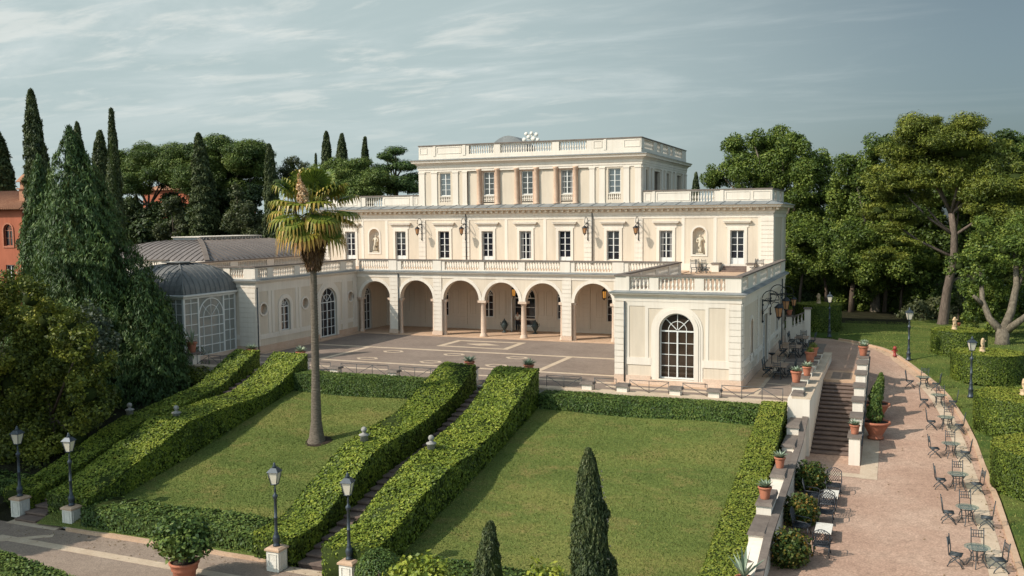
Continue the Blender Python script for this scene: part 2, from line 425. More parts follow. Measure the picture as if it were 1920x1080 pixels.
BAL = [(0.075, 0), (0.075, 0.06), (0.045, 0.09), (0.062, 0.16), (0.088, 0.27), (0.07, 0.38), (0.04, 0.47), (0.06, 0.50), (0.04, 0.53), (0.07, 0.62), (0.07, 0.68)]
def balustrade(par, T, u0, u1, v0, h, w, thick=0.3, step=0.235, name='balustrade', mat='trim', n=6):
    """one open section: balusters between a plinth rail and a top rail"""
    mb = MB()
    mb.box((u0, v0, w - thick / 2), (u1, v0 + 0.1, w + thick / 2), T)
    mb.box((u0, v0 + h - 0.08, w - thick / 2), (u1, v0 + h, w + thick / 2), T)
    hb = h - 0.18; k = max(2, round((u1 - u0) / step)); st = (u1 - u0) / k
    for i in range(k):
        u = u0 + (i + 0.5) * st; s = hb / 0.68
        TT = lambda x, y, z, u=u: T(u + x, v0 + 0.1 + z, w + y)
        mb.lathe([(r, z * s) for r, z in BAL], n, TT, True, False)
    return mb.build(name, M[mat], par)
def parapet(par, T, segs, v0, h, w, thick=0.34, cop=0.1, over=0.06, copmat='coping', u_ext=(0, 0)):
    """segs: list of (u0,u1,'s' solid | 'b' balusters | 'r' solid with recessed panel)"""
    mb = MB(); hh = h - cop
    for u0, u1, k in segs:
        if k == 'b': balustrade(par, T, u0, u1, v0, hh, w)
        else:
            mb.box((u0, v0, w - thick / 2), (u1, v0 + hh, w + thick / 2), T)
            if k == 'r':
                d = 0.12
                panel_frame(mb, T, u0 + d, v0 + 0.2, u1 - d, v0 + hh - 0.12, w + thick / 2 + 0.035, 0.045)
            if k == 'p':
                mb.box((u0 + 0.03, v0, w), (u1 - 0.03, v0 + hh - 0.002, w + thick / 2 + 0.06), T)
    mb.box((segs[0][0], v0 - 0.03, w - thick / 2 - 0.012), (segs[-1][1], v0 + 0.05, w + thick / 2 + 0.012), T)
    mb.build('parapet', M['trim'], par)
    c = MB(); a, b = segs[0][0] - u_ext[0], segs[-1][1] + u_ext[1]
    c.box((a, v0 + hh, w - thick / 2 - over), (b, v0 + h, w + thick / 2 + over), T)
    c.build('coping', M[copmat], par)

S0 = F_S(YM)
# --- main storey wall with its openings
z0, z1 = 5.4, 10.85
WIN = [(-14.35, 0), (-6.25, 0), (1.85, 0)]
DOOR = [(-24.4, 1), (-18.9, 1), (-9.95, 1), (-2.55, 1), (6.45, 1), (12.35, 1)]
holes = []; nich = [(-21.75, 0), (9.25, 0)]
for x, d in WIN + DOOR: holes.append(rect(x - 0.56, 6.05 if d else 6.42, x + 0.56, 8.95))
for x, _ in nich: holes.append(arched(x, 0.55, 6.95, 8.65))
w = MB(); w.slab(rect(XA, z0, XB, z1), holes, -0.4, 0, S0)
w.box((XA, YM + 0.42, z0), (XB, 15.0, z1 - 0.02))
w.box((-20, 14.9, -0.2), (5.2, YTB, 11.0))
w.build('main_wall', M['field'], villa)
t = MB()
for x, d in WIN + DOOR:
    b = 5.62 if d else 6.36; s = 0.24
    for a in (x - 0.56 - s, x + 0.56): t.box((a, b, -0.03), (a + s, 9.18, 0.07), S0)
    t.box((x - 0.56, 8.95, -0.03), (x + 0.56, 9.18, 0.069), S0)
    t.box((x - 0.92, 9.18, -0.03), (x + 0.92, 9.5, 0.045), S0)
    t.box((x - 1.0, 9.5, -0.03), (x + 1.0, 9.58, 0.14), S0); t.box((x - 1.1, 9.58, -0.03), (x + 1.1, 9.68, 0.26), S0); t.box((x - 1.14, 9.68, -0.03), (x + 1.14, 9.74, 0.3), S0)
    if not d: t.box((x - 0.86, 6.26, -0.03), (x + 0.86, 6.36, 0.16), S0)
t.box((XA, 9.98, -0.03), (XB, 10.3, 0.04), S0); t.box((XA, 10.3, -0.03), (XB, 10.36, 0.1), S0)
t.box((XA, 5.5, -0.03), (XB, 6.18, 0.03), S0)
def strips(mb, T, xs, v0, v1, w=0.028, hw=0.14):
    for x in xs: mb.box((x - hw, v0, -0.03), (x + hw, v1, w), T)
strips(t, S0, (-8.1, -4.4, -23.05, -20.4, 10.55, 7.9), 6.18, 9.98)
for x in (-16.6, -12.1, -0.4, 4.1): pilaster(t, S0, x - 0.36, x + 0.36, 6.2, 10.0, 0.075, 0.42)
pilaster(t, S0, 14.25, XB + 0.03, 6.2, 10.0, 0.09, 0.34); pilaster(t, S0, XA, XA + 0.95, 6.2, 10.0, 0.09, 0.34)
for a, b in ((14.0, 14.25),): t.box((a, 6.18, -0.03), (b, 9.98, 0.03), S0)
for x, _ in nich:
    t.slab(arched(x, 0.7, 6.8, 8.65), [arched(x, 0.55, 6.95, 8.65)], -0.03, 0.05, S0)
SE = F_E(XB)
t.box((YM, 9.98, -0.03), (15.0, 10.3, 0.04), SE); t.box((YM - 0.02, 5.6, -0.03), (6.7, 9.98, 0.05), SE); t.box((11.5, 5.6, -0.03), (12.6, 9.98, 0.1), SE)
t.build('wall_trim', M['trim'], villa)
n = MB()
for x, _ in nich:
    m = MB()
    # half-round niche lining
    k = 10; vs = []; fs = []
    for j, (v, rr) in enumerate([(6.95, .55), (8.65, .55), (8.93, .476), (9.13, .27), (9.2, 0.01)]):
        for i in range(k + 1):
            a = PI * i / k
            vs.append((x + rr * math.cos(a), v, -0.02 - rr * 0.9 * math.sin(a)))
    for j in range(4):
        for i in range(k): fs.append((j * (k + 1) + i, j * (k + 1) + i + 1, (j + 1) * (k + 1) + i + 1, (j + 1) * (k + 1) + i))
    fs.append(tuple(range(k + 1)))
    m.add(vs, fs, S0, True); m.build('niche', M['field'], villa)
for x, d in WIN: window(villa, S0, x, 6.42, 8.95, 0.56)
for x, d in DOOR: window(villa, S0, x, 6.05, 8.95, 0.56, panel=0.62, name='french_door')

# --- dentil cornice, lead flashing and attic parapet over the main storey
c = MB()
path = [(XA, 15.0), (XA, YM), (XB, YM), (XB, 15.0)]
c.band(path, [(-0.05, 10.34), (0.10, 10.34), (0.12, 10.5), (0.16, 10.52), (0.16, 10.78), (0.62, 10.80), (0.66, 10.86), (0.66, 10.94), (0.78, 11.0), (0.78, 11.03), (-0.05, 11.03)])
c.build('cornice', M['trim'], villa)
d = MB(); d.band([(XA, 15.0), (XA, YM), (XB, YM), (XB, 15.0)], [(0.0, 10.52), (0.166, 10.52), (0.166, 10.60), (0.0, 10.60)]); k = int((XB - XA + 0.9) / 0.52)
for i in range(k + 1):
    x = XA - 0.35 + i * (XB - XA + 0.7) / k
    d.box((x - 0.1, 10.6, 0.15), (x + 0.1, 10.795, 0.46), S0)
for i in range(8): d.box((YM + 0.3 + i * 0.52 - 0.1, 10.6, 0.15), (YM + 0.3 + i * 0.52 + 0.1, 10.795, 0.46), SE)
d.build('dentil_frieze', M['field'], villa)
l = MB()
l.band(path, [(0.82, 11.032), (0.82, 11.06), (0.0, 11.30), (-0.6, 11.36), (-0.6, 11.032)])
for i in range(36):
    x = XA - 0.3 + i * 1.22; l.hexa([(x, YM - 0.84, 11.05), (x + 0.05, YM - 0.84, 11.05), (x + 0.35, YM + 0.15, 11.2), (x + 0.3, YM + 0.15, 11.2)], [(x, YM - 0.84, 11.10), (x + 0.05, YM - 0.84, 11.10), (x + 0.35, YM + 0.15, 11.37), (x + 0.3, YM + 0.15, 11.37)])
l.box((XA + 0.4, YM + 0.5, 11.0), (XB - 0.4, 14.9, 11.2))
l.box((-20.2, 14.92, 11.0), (5.4, YTB + 0.2, 11.16))
l.build('lead_roof', M['lead'], villa)
SP = F_S(6.25)
parapet(villa, SP, [(4.4, 5.17, 'r'), (5.17, 5.45, 'p'), (5.45, 8.46, 'r'), (8.46, 10.4, 'b'), (10.4, 10.85, 's'), (10.85, 11.2, 'p'), (11.2, 13.4, 'r'), (13.4, XB - 0.15, 'r')], 11.25, 1.1, 0.0, u_ext=(0, 0.05))
parapet(villa, SP, [(XA + 0.15, -25.9, 'r'), (-25.9, -23.7, 'r'), (-23.7, -23.35, 'p'), (-23.35, -22.9, 's'), (-22.9, -20.95, 'b'), (-20.95, -18, 'r'), (-18, -17.7, 'p'), (-17.7, -17.1, 'r')], 11.25, 1.1, 0.0)
parapet(villa, F_E(15.0), [(6.3, 7.6, 's'), (7.6, 9.6, 'b'), (9.6, 11.4, 's'), (11.4, 13.4, 'b'), (13.4, 14.8, 's')], 11.25, 1.1, -0.16)

# --- top storey
X0, X1 = -17.0, 4.25
ST = F_S(YT); SET = F_E(X1)
TW = [(-14.3, 0), (1.88, 0), (-9.95, 1), (-6.22, 1), (-2.48, 1)]
RB0, RB1 = -12.05, -0.35                      # recessed centre bay with columns
w = MB()
hl = [rect(x - 0.55, 11.62, x + 0.55, 14.3) for x, k in TW if not k]
w.slab(rect(X0, 11.1, RB0, 14.6), hl[:1], -0.4, 0, ST); w.slab(rect(RB1, 11.1, X1, 14.6), hl[1:], -0.4, 0, ST)
w.slab(rect(RB0, 11.1, RB1, 14.6), [rect(x - 0.55, 11.62, x + 0.55, 14.3) for x, k in TW if k], -0.55, -0.14, ST)
w.box((RB0 - 0.1, YT + 0.02, 11.1), (RB0, YT + 0.5, 14.6)); w.box((RB1, YT + 0.02, 11.1), (RB1 + 0.1, YT + 0.5, 14.6))
TY = [(7.75, 0.42), (11.75, 1.05), (16.0, 0.6), (21.0, 0.8)]
w.slab(rect(YT, 11.1, YTB, 14.6), [rect(y - h, 11.9, y + h, 14.2) for y, h in TY], -0.4, 0, SET)
w.box((X0, YT + 0.9, 11.1), (X0 + 0.4, YTB, 14.6)); w.box((X0 + 0.4, YTB - 0.4, 11.1), (X1 - 0.4, YTB, 14.6))
w.build('top_storey_wall', M['field'], villa)
t = MB()
for a, b in ((X0, -16.4), (-15.7, -15.1), (-13.5, -12.95), (-12.5, RB0), (RB1, 0.12), (0.55, 1.05), (2.7, 3.2), (3.7, X1)):
    t.box((a, 11.25, -0.03), (b, 14.3, 0.09), ST); t.box((a - 0.04, 14.3, -0.03), (b + 0.04, 14.42, 0.13), ST); t.box((a - 0.03, 11.2, -0.03), (b + 0.03, 11.45, 0.12), ST)
for a, b in ((YT, 6.6), (6.75, 7.2), (8.4, 8.95), (9.5, 10.1), (13.1, 13.7), (14.5, 15.1), (17.0, 17.6), (18.6, 19.2), (22.2, 22.8), (23.6, YTB)):
    t.box((a, 11.25, -0.03), (b, 14.3, 0.09), SET); t.box((a - 0.04, 14.3, -0.03), (b + 0.04, 14.42, 0.13), SET)
for x in (-12.0 + 0.45, -8.1 - 0.1, -4.35, -0.8): pass
t.box((X0, 14.42, -0.03), (X1, 14.6, 0.06), ST); t.box((YT, 14.42, -0.03), (YTB, 14.6, 0.06), SET)
t.box((RB0, 11.1, -0.13), (RB1, 11.32, 0.06), ST)
t.build('top_storey_trim', M['trim'], villa)
pth = [(X0, YTB), (X0, YT), (X1, YT), (X1, YTB)]
c = MB()
c.band(pth, [(-0.45, 14.601), (0.10, 14.601), (0.10, 14.78), (0.14, 14.8), (0.14, 15.02), (0.2, 15.06), (0.30, 15.18), (0.52, 15.24), (0.56, 15.38), (0.64, 15.44), (0.64, 15.47), (-0.45, 15.47)])
c.build('top_cornice', M['trim'], villa)
l = MB(); l.band(pth, [(0.67, 15.472), (0.67, 15.50), (0.1, 15.60), (-0.3, 15.60), (-0.3, 15.472)]); l.box((X0 + 0.3, YT + 0.3, 15.4), (X1 - 0.3, YTB - 0.3, 15.55)); l.build('top_lead_roof', M['lead'], villa)
SP = F_S(YT + 0.17)
b0 = 15.58; t = MB(); t.box((X0 + 0.0, b0, -0.17), (X1, b0 + 0.3, 0.19), SP); t.box((YT + 0.2, b0, -0.17), (YTB, b0 + 0.3, 0.19), F_E(X1 - 0.17)); t.build('attic_base', M['trim'], villa)
parapet(villa, SP, [(X0, -16.0, 'r'), (-16.0, -15.5, 's'), (-15.5, -15.2, 'p'), (-15.2, -12.5, 'r'), (-12.5, -12.15, 'p'), (-12.15, -11.85, 's'), (-11.85, -9.35, 'b'), (-9.35, -8.75, 's'), (-8.75, -3.8, 'b'), (-3.8, -3.15, 's'), (-3.15, -0.6, 'b'), (-0.6, -0.1, 's'), (-0.1, 0.9, 'r'), (0.9, 1.2, 'p'), (1.2, 2.6, 's'), (2.6, X1, 'r')], b0 + 0.3, 1.02, 0.0, copmat='coping', u_ext=(0.05, 0.06))
parapet(villa, F_E(X1 - 0.17), [(YT + 0.35, 7.0, 's'), (7.0, 10.4, 'b'), (10.4, 11.6, 's'), (11.6, 13.0, 'b'), (13.0, 14.0, 's'), (14.0, 16.1, 'b'), (16.1, 17.0, 's'), (17.0, 18.0, 'b'), (18.0, 19.0, 's'), (19.0, 22.4, 'b'), (22.4, YTB, 's')], b0 + 0.3, 1.02, 0.0)
parapet(villa, F_W(X0 + 0.17), [(-YTB, -YT - 0.35, 's')], b0 + 0.3, 1.02, 0.0)
for i, (x, k) in enumerate(TW):
    dd = -0.34 if k else -0.22
    window(villa, ST, x, 12.2, 14.3, 0.55, depth=dd, rows=4, glass='glass_sky' if not k else 'glass')
    m = MB(); wz = dd + 0.12
    m.box((x - 0.55, 11.62, wz - 0.14), (x + 0.55, 12.2, wz - 0.1), ST); m.build('apron', M['field'], villa)
    balustrade(villa, ST, x - 0.55, x + 0.55, 11.5, 0.68, wz, 0.16, 0.17, name='window_balustrade', n=5)
for y, h in TY:
    g = MB(); g.box((y - h, 11.9, -0.3), (y + h, 14.2, -0.24), SET); g.build('shuttered_opening', M['glass_warm'], villa)
for x in (-10.86, -9.05, -7.18, -5.28, -3.45, -1.62):
    m = MB(); TT = lambda a, b, z, x=x: (x + a, YT + 0.02 + b, z)
    m.lathe([(0.27, 11.33), (0.27, 11.42), (0.23, 11.46), (0.215, 11.5), (0.215, 12.6), (0.185, 14.25), (0.22, 14.3), (0.24, 14.42), (0.27, 14.46), (0.27, 14.598)], 14, TT)
    m.build('column', M['pinkcol'], villa)
for x, k in TW:
    if k:
        m = MB()
        for a in (x - 0.75, x + 0.55): m.box((a, 11.33, -0.15), (a + 0.2, 14.5, -0.09), ST)
        m.box((x - 0.55, 14.3, -0.15), (x + 0.55, 14.5, -0.09), ST)
        m.build('window_surround', M['pinkcol'], villa)


# --- arcade (loggia): front plane y=0
A0 = F_S(0.0)
ARC = [(-18.35, 1.48), (-14.26, 1.62), (-9.97, 1.68), (-6.2, 1.57), (-2.5, 1.57), (1.84, 1.62), (6.0, 1.62)]
SPR = 3.15
out = [(XL, 5.35), (XL, SPR)]
for c_, r_ in ARC: out += arc(c_, SPR, r_, PI, 0, 20)
out += [(PX0 + 0.1, SPR), (PX0 + 0.1, 5.35)]
w = MB(); w.slab(out, [], -0.6, 0.0, A0)
w.build('arcade_wall', M['field'], villa)
a = MB()
for c_, r_ in ARC: a.slab(arc(c_, SPR, r_ + 0.27, 0, PI, 20) + arc(c_, SPR, r_ + 0.001, PI, 0, 20), [], -0.05, 0.06, A0)
a.build('archivolt', M['trim'], villa)
pier_x = [(-16.5, .40), (-12.2, .40), (-0.43, .40), (3.95, .40)]
for x, h in pier_x:
    m = MB(); m.box((x - h + 0.01, 0.06, 0.0), (x + h - 0.01, 0.58, SPR)); pilaster(m, A0, x - h, x + h, 0.42, 5.3, 0.07, 0.36)
    m.build('pier', M['trim'], villa)
    m = MB(); m.box((x - h - 0.04, 0.0, -0.06), (x + h + 0.04, 0.42, 0.12), A0); m.build('pier_base', M['plinth'], villa)
def column(x, r=0.2, y=0.3):
    m = MB(); TT = lambda a, b, z: (x + a, y + b, z)
    m.lathe([(r * 1.5, 0), (r * 1.5, 0.12), (r * 1.25, 0.16), (r * 1.35, 0.24), (r * 1.05, 0.3), (r, 0.36), (r * 0.97, 1.4), (r * 0.85, 2.72), (r * 0.98, 2.76), (r * 0.98, 2.82), (r * 1.2, 2.9), (r * 1.3, 2.95)], 14, TT)
    m.box((x - r * 1.6, y - r * 1.6, 2.95), (x + r * 1.6, y + r * 1.6, SPR - 0.002))
    m.build('column', M['plinth'], villa)
for x in (-8.02, -4.33): column(x, 0.235)
for x, h in pier_x: column(x - h - 0.13, 0.14, 0.34); column(x + h + 0.13, 0.14, 0.34)
column(XL + 0.35, 0.16, 0.34); column(PX0 - 0.65, 0.16, 0.34)
# loggia interior
m = MB(); m.box((XL, -0.12, -0.1), (PX0, 5.3, 0.045)); m.box((XL, -0.55, -0.1), (PX0, -0.12, 0.02)); m.build('loggia_floor', M['bandpink'], villa)
B0 = F_S(5.3)
LW = [(-14.3, 0.55, 1.15, 3.15, 0), (-9.75, 0.5, 1.15, 3.2, 0), (-6.2, 1.02, 0.05, 3.0, 1), (-2.65, 0.5, 1.15, 3.2, 0), (1.9, 0.5, 1.0, 3.1, 0), (6.0, 0.5, 1.0, 3.1, 0), (-18.3, .5, 1.15, 3.15, 0)]
w = MB(); w.slab(rect(XL, 0, PX0, 5.5), [arched(x, h, b, s) for x, h, b, s, _ in LW[:-1]], -0.3, 0, B0)
w.build('loggia_back_wall', M['field_in'], villa)
t = MB()
for x, h, b, s, k in LW[:-1]:
    t.slab(arched(x, h + 0.22, b - (0 if k else 0.15), s), [arched(x, h, b + 0.001, s)], -0.02, 0.06, B0)
for x, h in pier_x: pilaster(t, B0, x - 0.35, x + 0.35, 0.4, 4.9, 0.07, 0.36)
t.box((XL, 1.0, -0.02), (PX0, 1.14, 0.035), B0); t.box((XL, 0.05, -0.02), (PX0, 0.42, 0.035), B0)
for x in (-17.6, -15.55, -13.05, -11.3, -8.4, -7.75, -4.65, -3.9, -1.4, 0.75, 3.0): panel_frame(t, B0, x - 0.3, 1.4, x + 0.3, 3.6, 0.04)
t.build('loggia_trim', M['field_in'], villa)
for x, h, b, s, k in LW[:-1]:
    window(villa, B0, x, b, s, h, True, 2, 3, -0.12, panel=0.5 if k else 0.0, name='arched_door' if k else 'arched_window')
m = MB(); T_ = SH(-7.2, 5.12, 0.05, R(-80)); m.box((0, -0.03, 0), (0.95, 0.03, 2.95), T_); m.box((0.1, -0.045, 0.15), (0.85, 0.045, 1.0), T_); m.build('open_door_leaf', M['frame'], villa)
m = MB(); m.box((XL, 0.62, 4.95), (PX0, 5.28, 5.4)); m.build('loggia_ceiling', M['field_in'], villa)
# cornice and balustrade round arcade, wing, pavilion (terrace edge)
edge = [(-28.3, -14.3), (XL, -14.3), (XL, 0.0), (PX0, 0.0), (PX0, PY), (PX1, PY), (PX1, YM)]
c = MB()
c.band(edge, [(-0.2, 5.0), (0.05, 5.0), (0.05, 5.28), (0.1, 5.30), (0.16, 5.4), (0.30, 5.44), (0.30, 5.52), (-0.2, 5.52)]); c.build('terrace_cornice', M['trim'], villa)
l = MB(); l.band(edge, [(0.36, 5.522), (0.36, 5.55), (0.05, 5.64), (-0.2, 5.64), (-0.2, 5.522)]); l.build('terrace_flashing', M['lead'], villa)
m = MB()
m.box((XL - 0.0, 0.15, 5.42), (PX0, YM - 0.02, 5.6)); m.box((PX0 + 0.15, PY + 0.15, 5.42), (PX1 - 0.15, YM - 0.02, 5.58)); m.box((-28.2, -14.15, 5.42), (XL - 0.15, YM - 0.02, 5.59)); m.box((PX1 - 0.14, 2.0, 5.42), (XB, YM - .02, 5.57))
m.build('terrace_floor', M['bandpink'], villa)
bz, bh = 5.62, 0.97
def terr(T, segs, e=(0.05, 0.05)): parapet(villa, T, segs, bz, bh, -0.16, 0.3, 0.1, 0.07, u_ext=e)
terr(A0, [(XL + 0.32, -20.0, 's'), (-20.0, -17.0, 'b'), (-17.0, -16.15, 'p'), (-16.15, -15.75, 's'), (-15.75, -12.65, 'b'), (-12.65, -11.8, 'p'), (-11.8, -11.5, 's'), (-11.5, -8.25, 'b'), (-8.25, -7.8, 's'), (-7.8, -4.7, 'b'), (-4.7, -4.1, 's'), (-4.1, -1.0, 'b'), (-1.0, -0.1, 'p'), (-0.1, 0.25, 's'), (0.25, 3.42, 'b'), (3.42, 4.4, 'p'), (4.4, 4.75, 's'), (4.75, 7.9, 'b'), (7.9, PX0 + 0.0, 's')], (0, 0))
WE = F_E(XL)
terr(WE, [(-14.3, -13.9, 's'), (-13.9, -12.75, 'b'), (-12.75, -12.0, 's'), (-12.0, -9.25, 'b'), (-9.25, -8.5, 's'), (-8.5, -7.4, 'b'), (-7.4, -6.3, 's'), (-6.3, -2.5, 'b'), (-2.5, -1.5, 's'), (-1.5, -0.4, 'b'), (-0.4, 0.0, 's')], (0.07, 0.02))
terr(F_S(-14.3), [(-28.3, -27.0, 's'), (-27.0, -25.3, 'b'), (-25.3, -25.0, 's'), (-25.0, -23.3, 'b'), (-23.3, -22.7, 's'), (-22.7, -21.4, 'b'), (-21.4, XL - 0.32, 's')], (0, 0.3))
PS = F_S(PY)
terr(PS, [(PX0, 9.3, 's'), (9.3, 9.55, 'p'), (9.55, 10.75, 'b'), (10.75, 11.3, 's'), (11.3, 13.45, 'b'), (13.45, 14.0, 's'), (14.0, 15.25, 'b'), (15.25, PX1, 's')], (0.07, 0.07))
terr(F_E(PX1), [(PY + 0.32, -16.8, 's'), (-16.8, -14.6, 'b'), (-14.6, -12.6, 's'), (-12.6, -10.9, 'b'), (-10.9, -9.1, 's'), (-9.1, -5.2, 'b'), (-5.2, -3.7, 's'), (-3.7, -2.0, 'b'), (-2.0, -1.0, 's'), (-1.0, 3.0, 'b'), (3.0, YM, 's')], (0, 0.05))
terr(F_W(PX0), [(-0.1, 0.5, 's'), (0.5, 3.5, 'b'), (3.5, 4.2, 's'), (4.2, 7.5, 'b'), (7.5, 8.2, 's'), (8.2, 12, 'b'), (12, 12.6, 's'), (12.6, 16.5, 'b'), (16.5, -PY - 0.32, 's')], (0, 0))

# --- left wing, courtyard face and front face
w = MB()
OC = [(-13.42, 3.3), (-7.95, 3.3), (-1.05, 3.3)]
w.slab(rect(-14.3, 0, 0.0, 5.1), [arched(-4.5, 1.22, 0.16, 3.1), arched(-10.62, 0.62, 1.38, 3.3)] + [circ(y, z, 0.42) for y, z in OC], -0.4, 0, WE)
w.slab(rect(0.0, 0, 5.3, 5.3), [arched(1.85, 0.62, 0.06, 3.3)], -0.3, 0, WE)
w.box((-28.3, -14.3, -0.3), (XL - 0.42, -13.9, 5.1)); w.box((-28.3, -13.9, -0.3), (-27.9, 5.3, 5.1))
w.build('wing_wall', M['field'], villa)
t = MB()
t.slab(arched(-4.5, 1.55, 0.16, 3.1), [arched(-4.5, 1.22, 0.161, 3.1)], -0.03, 0.08, WE); t.slab(arched(-4.5, 1.78, 0.16, 3.1), [arched(-4.5, 1.56, 0.161, 3.1)], -0.03, 0.045, WE)
t.slab(arched(-10.62, 0.95, 1.2, 3.3), [arched(-10.62, 0.62, 1.38, 3.3)], -0.03, 0.07, WE)
for y, z in OC: t.slab(circ(y, z, 0.55), [circ(y, z, 0.42)], -0.03, 0.08, WE)
pilaster(t, WE, -14.33, -13.95, 0.5, 4.95, 0.08, 0.36); pilaster(t, WE, -2.4, -1.6, 0.5, 4.95, 0.04); pilaster(t, WE, -0.62, -0.02, 0.5, 4.95, 0.08, 0.36); pilaster(t, WE, -2.3, -1.6, 1.4, 4.9, 0.07, 0.36)
for u in (-12.65, -12.2, -9.1, -8.65): t.box((u - 0.16, 1.38, -0.03), (u + 0.16, 4.7, 0.03), WE)
for a, b in ((-13.95, -6.3), (-2.7, -0.02)): t.box((a, 1.0, -0.03), (b, 1.37, 0.045), WE); t.box((a, 4.66, -0.03), (b, 5.0, 0.035), WE)
t.box((-6.3, 4.7, -0.03), (-2.7, 5.0, 0.034), WE)
WF = F_S(-14.3)
pilaster(t, WF, -21.85, XL + 0.02, 0.5, 4.95, 0.08, 0.36); t.box((-28.3, 1.0, -0.02), (-21.85, 1.37, 0.045), WF)
for u in (-24.9, -26.9): t.box((u - 0.3, 1.37, -0.02), (u + 0.3, 4.9, 0.04), WF)
t.build('wing_trim', M['trim'], villa)
p = MB(); p.box((-14.4, -0.1, -0.03), (-5.95, 0.5, 0.09), WE); p.box((-3.05, -0.1, -0.03), (-0.02, 0.5, 0.09), WE); p.box((-28.3, -0.3, -0.03), (XL + 0.085, 0.5, 0.085), WF); p.box((-6.1, -0.1, -0.4), (-2.9, 0.15, 0.3), WE); p.build('wing_plinth', M['pink'], villa)
window(villa, WE, -4.5, 0.16, 3.1, 1.22, True, 4, 4, -0.2, name='arched_door', glass='glass')
window(villa, WE, -10.62, 1.38, 3.3, 0.62, True, 2, 3, -0.2, name='arched_window', glass='glass')
window(villa, WE, 1.85, 0.06, 3.3, 0.62, True, 2, 4, -0.15, name='arched_door')
for y, z in OC:
    m = MB(); m.slab(circ(y, z, 0.43), [], -0.42, -0.3, WE); m.build('oculus', M['pink'], villa)
t = MB(); t.slab(arched(1.85, 0.9, 0.06, 3.3), [arched(1.85, 0.62, 0.061, 3.3)], -0.03, 0.06, WE); t.build('door_surround', M['field_in'], villa)

# --- pavilion
CX = 12.42
w = MB()
w.slab(rect(PX0, 0, PX1, 5.1), [arched(CX, 1.06, 0.38, 3.28)], -0.45, 0, PS)
PE = F_E(PX1)
w.slab(rect(PY + 0.45, 0, YM, 5.1), [arched(-13.1, 0.62, 1.15, 3.1), rect(-8.0, 0.1, -5.6, 3.4), rect(-0.9, 0.9, 0.9, 3.2)], -0.45, 0, PE)
w.box((PX0, PY + 0.45, 0), (PX0 + 0.4, 0.0, 5.1))
w.build('pavilion_wall', M['field'], villa)
t = MB()
for o1, o2, ww in ((1.42, 1.06, 0.06), (1.3, 1.06, 0.1), (1.55, 1.42, 0.035)):
    t.slab(arched(CX, o1, 0.3, 3.28), [arched(CX, o2, 0.381, 3.28)], -0.03, ww, PS)
pilaster(t, PS, PX0 - 0.02, 9.32, 0.5, 4.95, 0.09, 0.36); pilaster(t, PS, 15.5, PX1 + 0.02, 0.5, 4.95, 0.09, 0.36)
t.box((9.32, 4.72, -0.03), (15.5, 5.0, 0.03), PS)
for a, b in ((9.32, 10.87), (13.97, 15.5)):
    t.box((a, 1.16, -0.03), (b, 1.6, 0.05), PS)
for u in (9.42, 10.6, 14.2, 15.38): t.box((u - 0.1, 1.6, -0.03), (u + 0.1, 4.72, 0.03), PS)
t.box((10.7, 4.6, -0.03), (14.1, 4.72, 0.03), PS)
pilaster(t, PE, PY - 0.02, PY + 0.75, 0.5, 4.95, 0.09, 0.36); pilaster(t, PE, -10.6, -9.9, 0.5, 4.95, 0.06, 0.36); pilaster(t, PE, -4.6, -3.9, 0.5, 4.95, 0.06, 0.36); pilaster(t, PE, 2.6, 3.4, 0.5, 4.95, 0.06, 0.36)
t.slab(arched(-13.1, 0.85, 1.0, 3.1), [arched(-13.1, 0.62, 1.15, 3.1)], -0.03, 0.05, PE)
t.box((-16.6, 1.16, -0.03), (-8.4, 1.5, 0.05), PE); t.box((-5.2, 1.16, -0.03), (5.6, 1.5, 0.05), PE); t.box((-16.6, 4.72, -0.03), (5.6, 5.0, 0.03), PE)
for a in (-8.35, -5.6): t.box((a, 0.1, -0.03), (a + 0.35, 3.75, 0.08), PE)
t.box((-8.0, 3.4, -0.03), (-5.6, 3.75, 0.079), PE); t.box((-8.6, 3.75, -0.03), (-5.0, 3.9, 0.2), PE)
for a in (-1.15, 0.9): t.box((a, 0.8, -0.03), (a + 0.25, 3.45, 0.07), PE)
t.box((-0.9, 3.2, -0.03), (0.9, 3.45, 0.069), PE)
t.build('pavilion_trim', M['trim'], villa)
p = MB(); p.box((PX0 - 0.05, -0.05, -0.03), (10.86, 0.5, 0.1), PS); p.box((13.98, -0.05, -0.03), (PX1 + 0.05, 0.5, 0.1), PS); p.box((10.72, -0.05, -0.44), (14.12, 0.3, 0.16), PS); p.box((PY + 0.0, -0.05, -0.03), (-8.4, 0.5, 0.1), PE); p.box((-5.2, -0.05, -0.03), (YM, 0.5, 0.1), PE); p.build('pavilion_plinth', M['plinth'], villa)
window(villa, PS, CX, 0.38, 3.28, 1.06, True, 4, 4, -0.25, name='arched_window', glass='glass_warm', bar=0.085)
m = MB(); m.slab(arched(-13.1, 0.63, 1.14, 3.1), [], -0.42, -0.12, PE); m.build('blind_niche', M['pink'], villa)
window(villa, PE, -6.8, 0.1, 3.4, 1.2, False, 4, 4, -0.2, name='glazed_door', glass='glass')
window(villa, PE, 0.0, 0.9, 3.2, 0.9, False, 2, 3, -0.2, name='window', glass='glass')
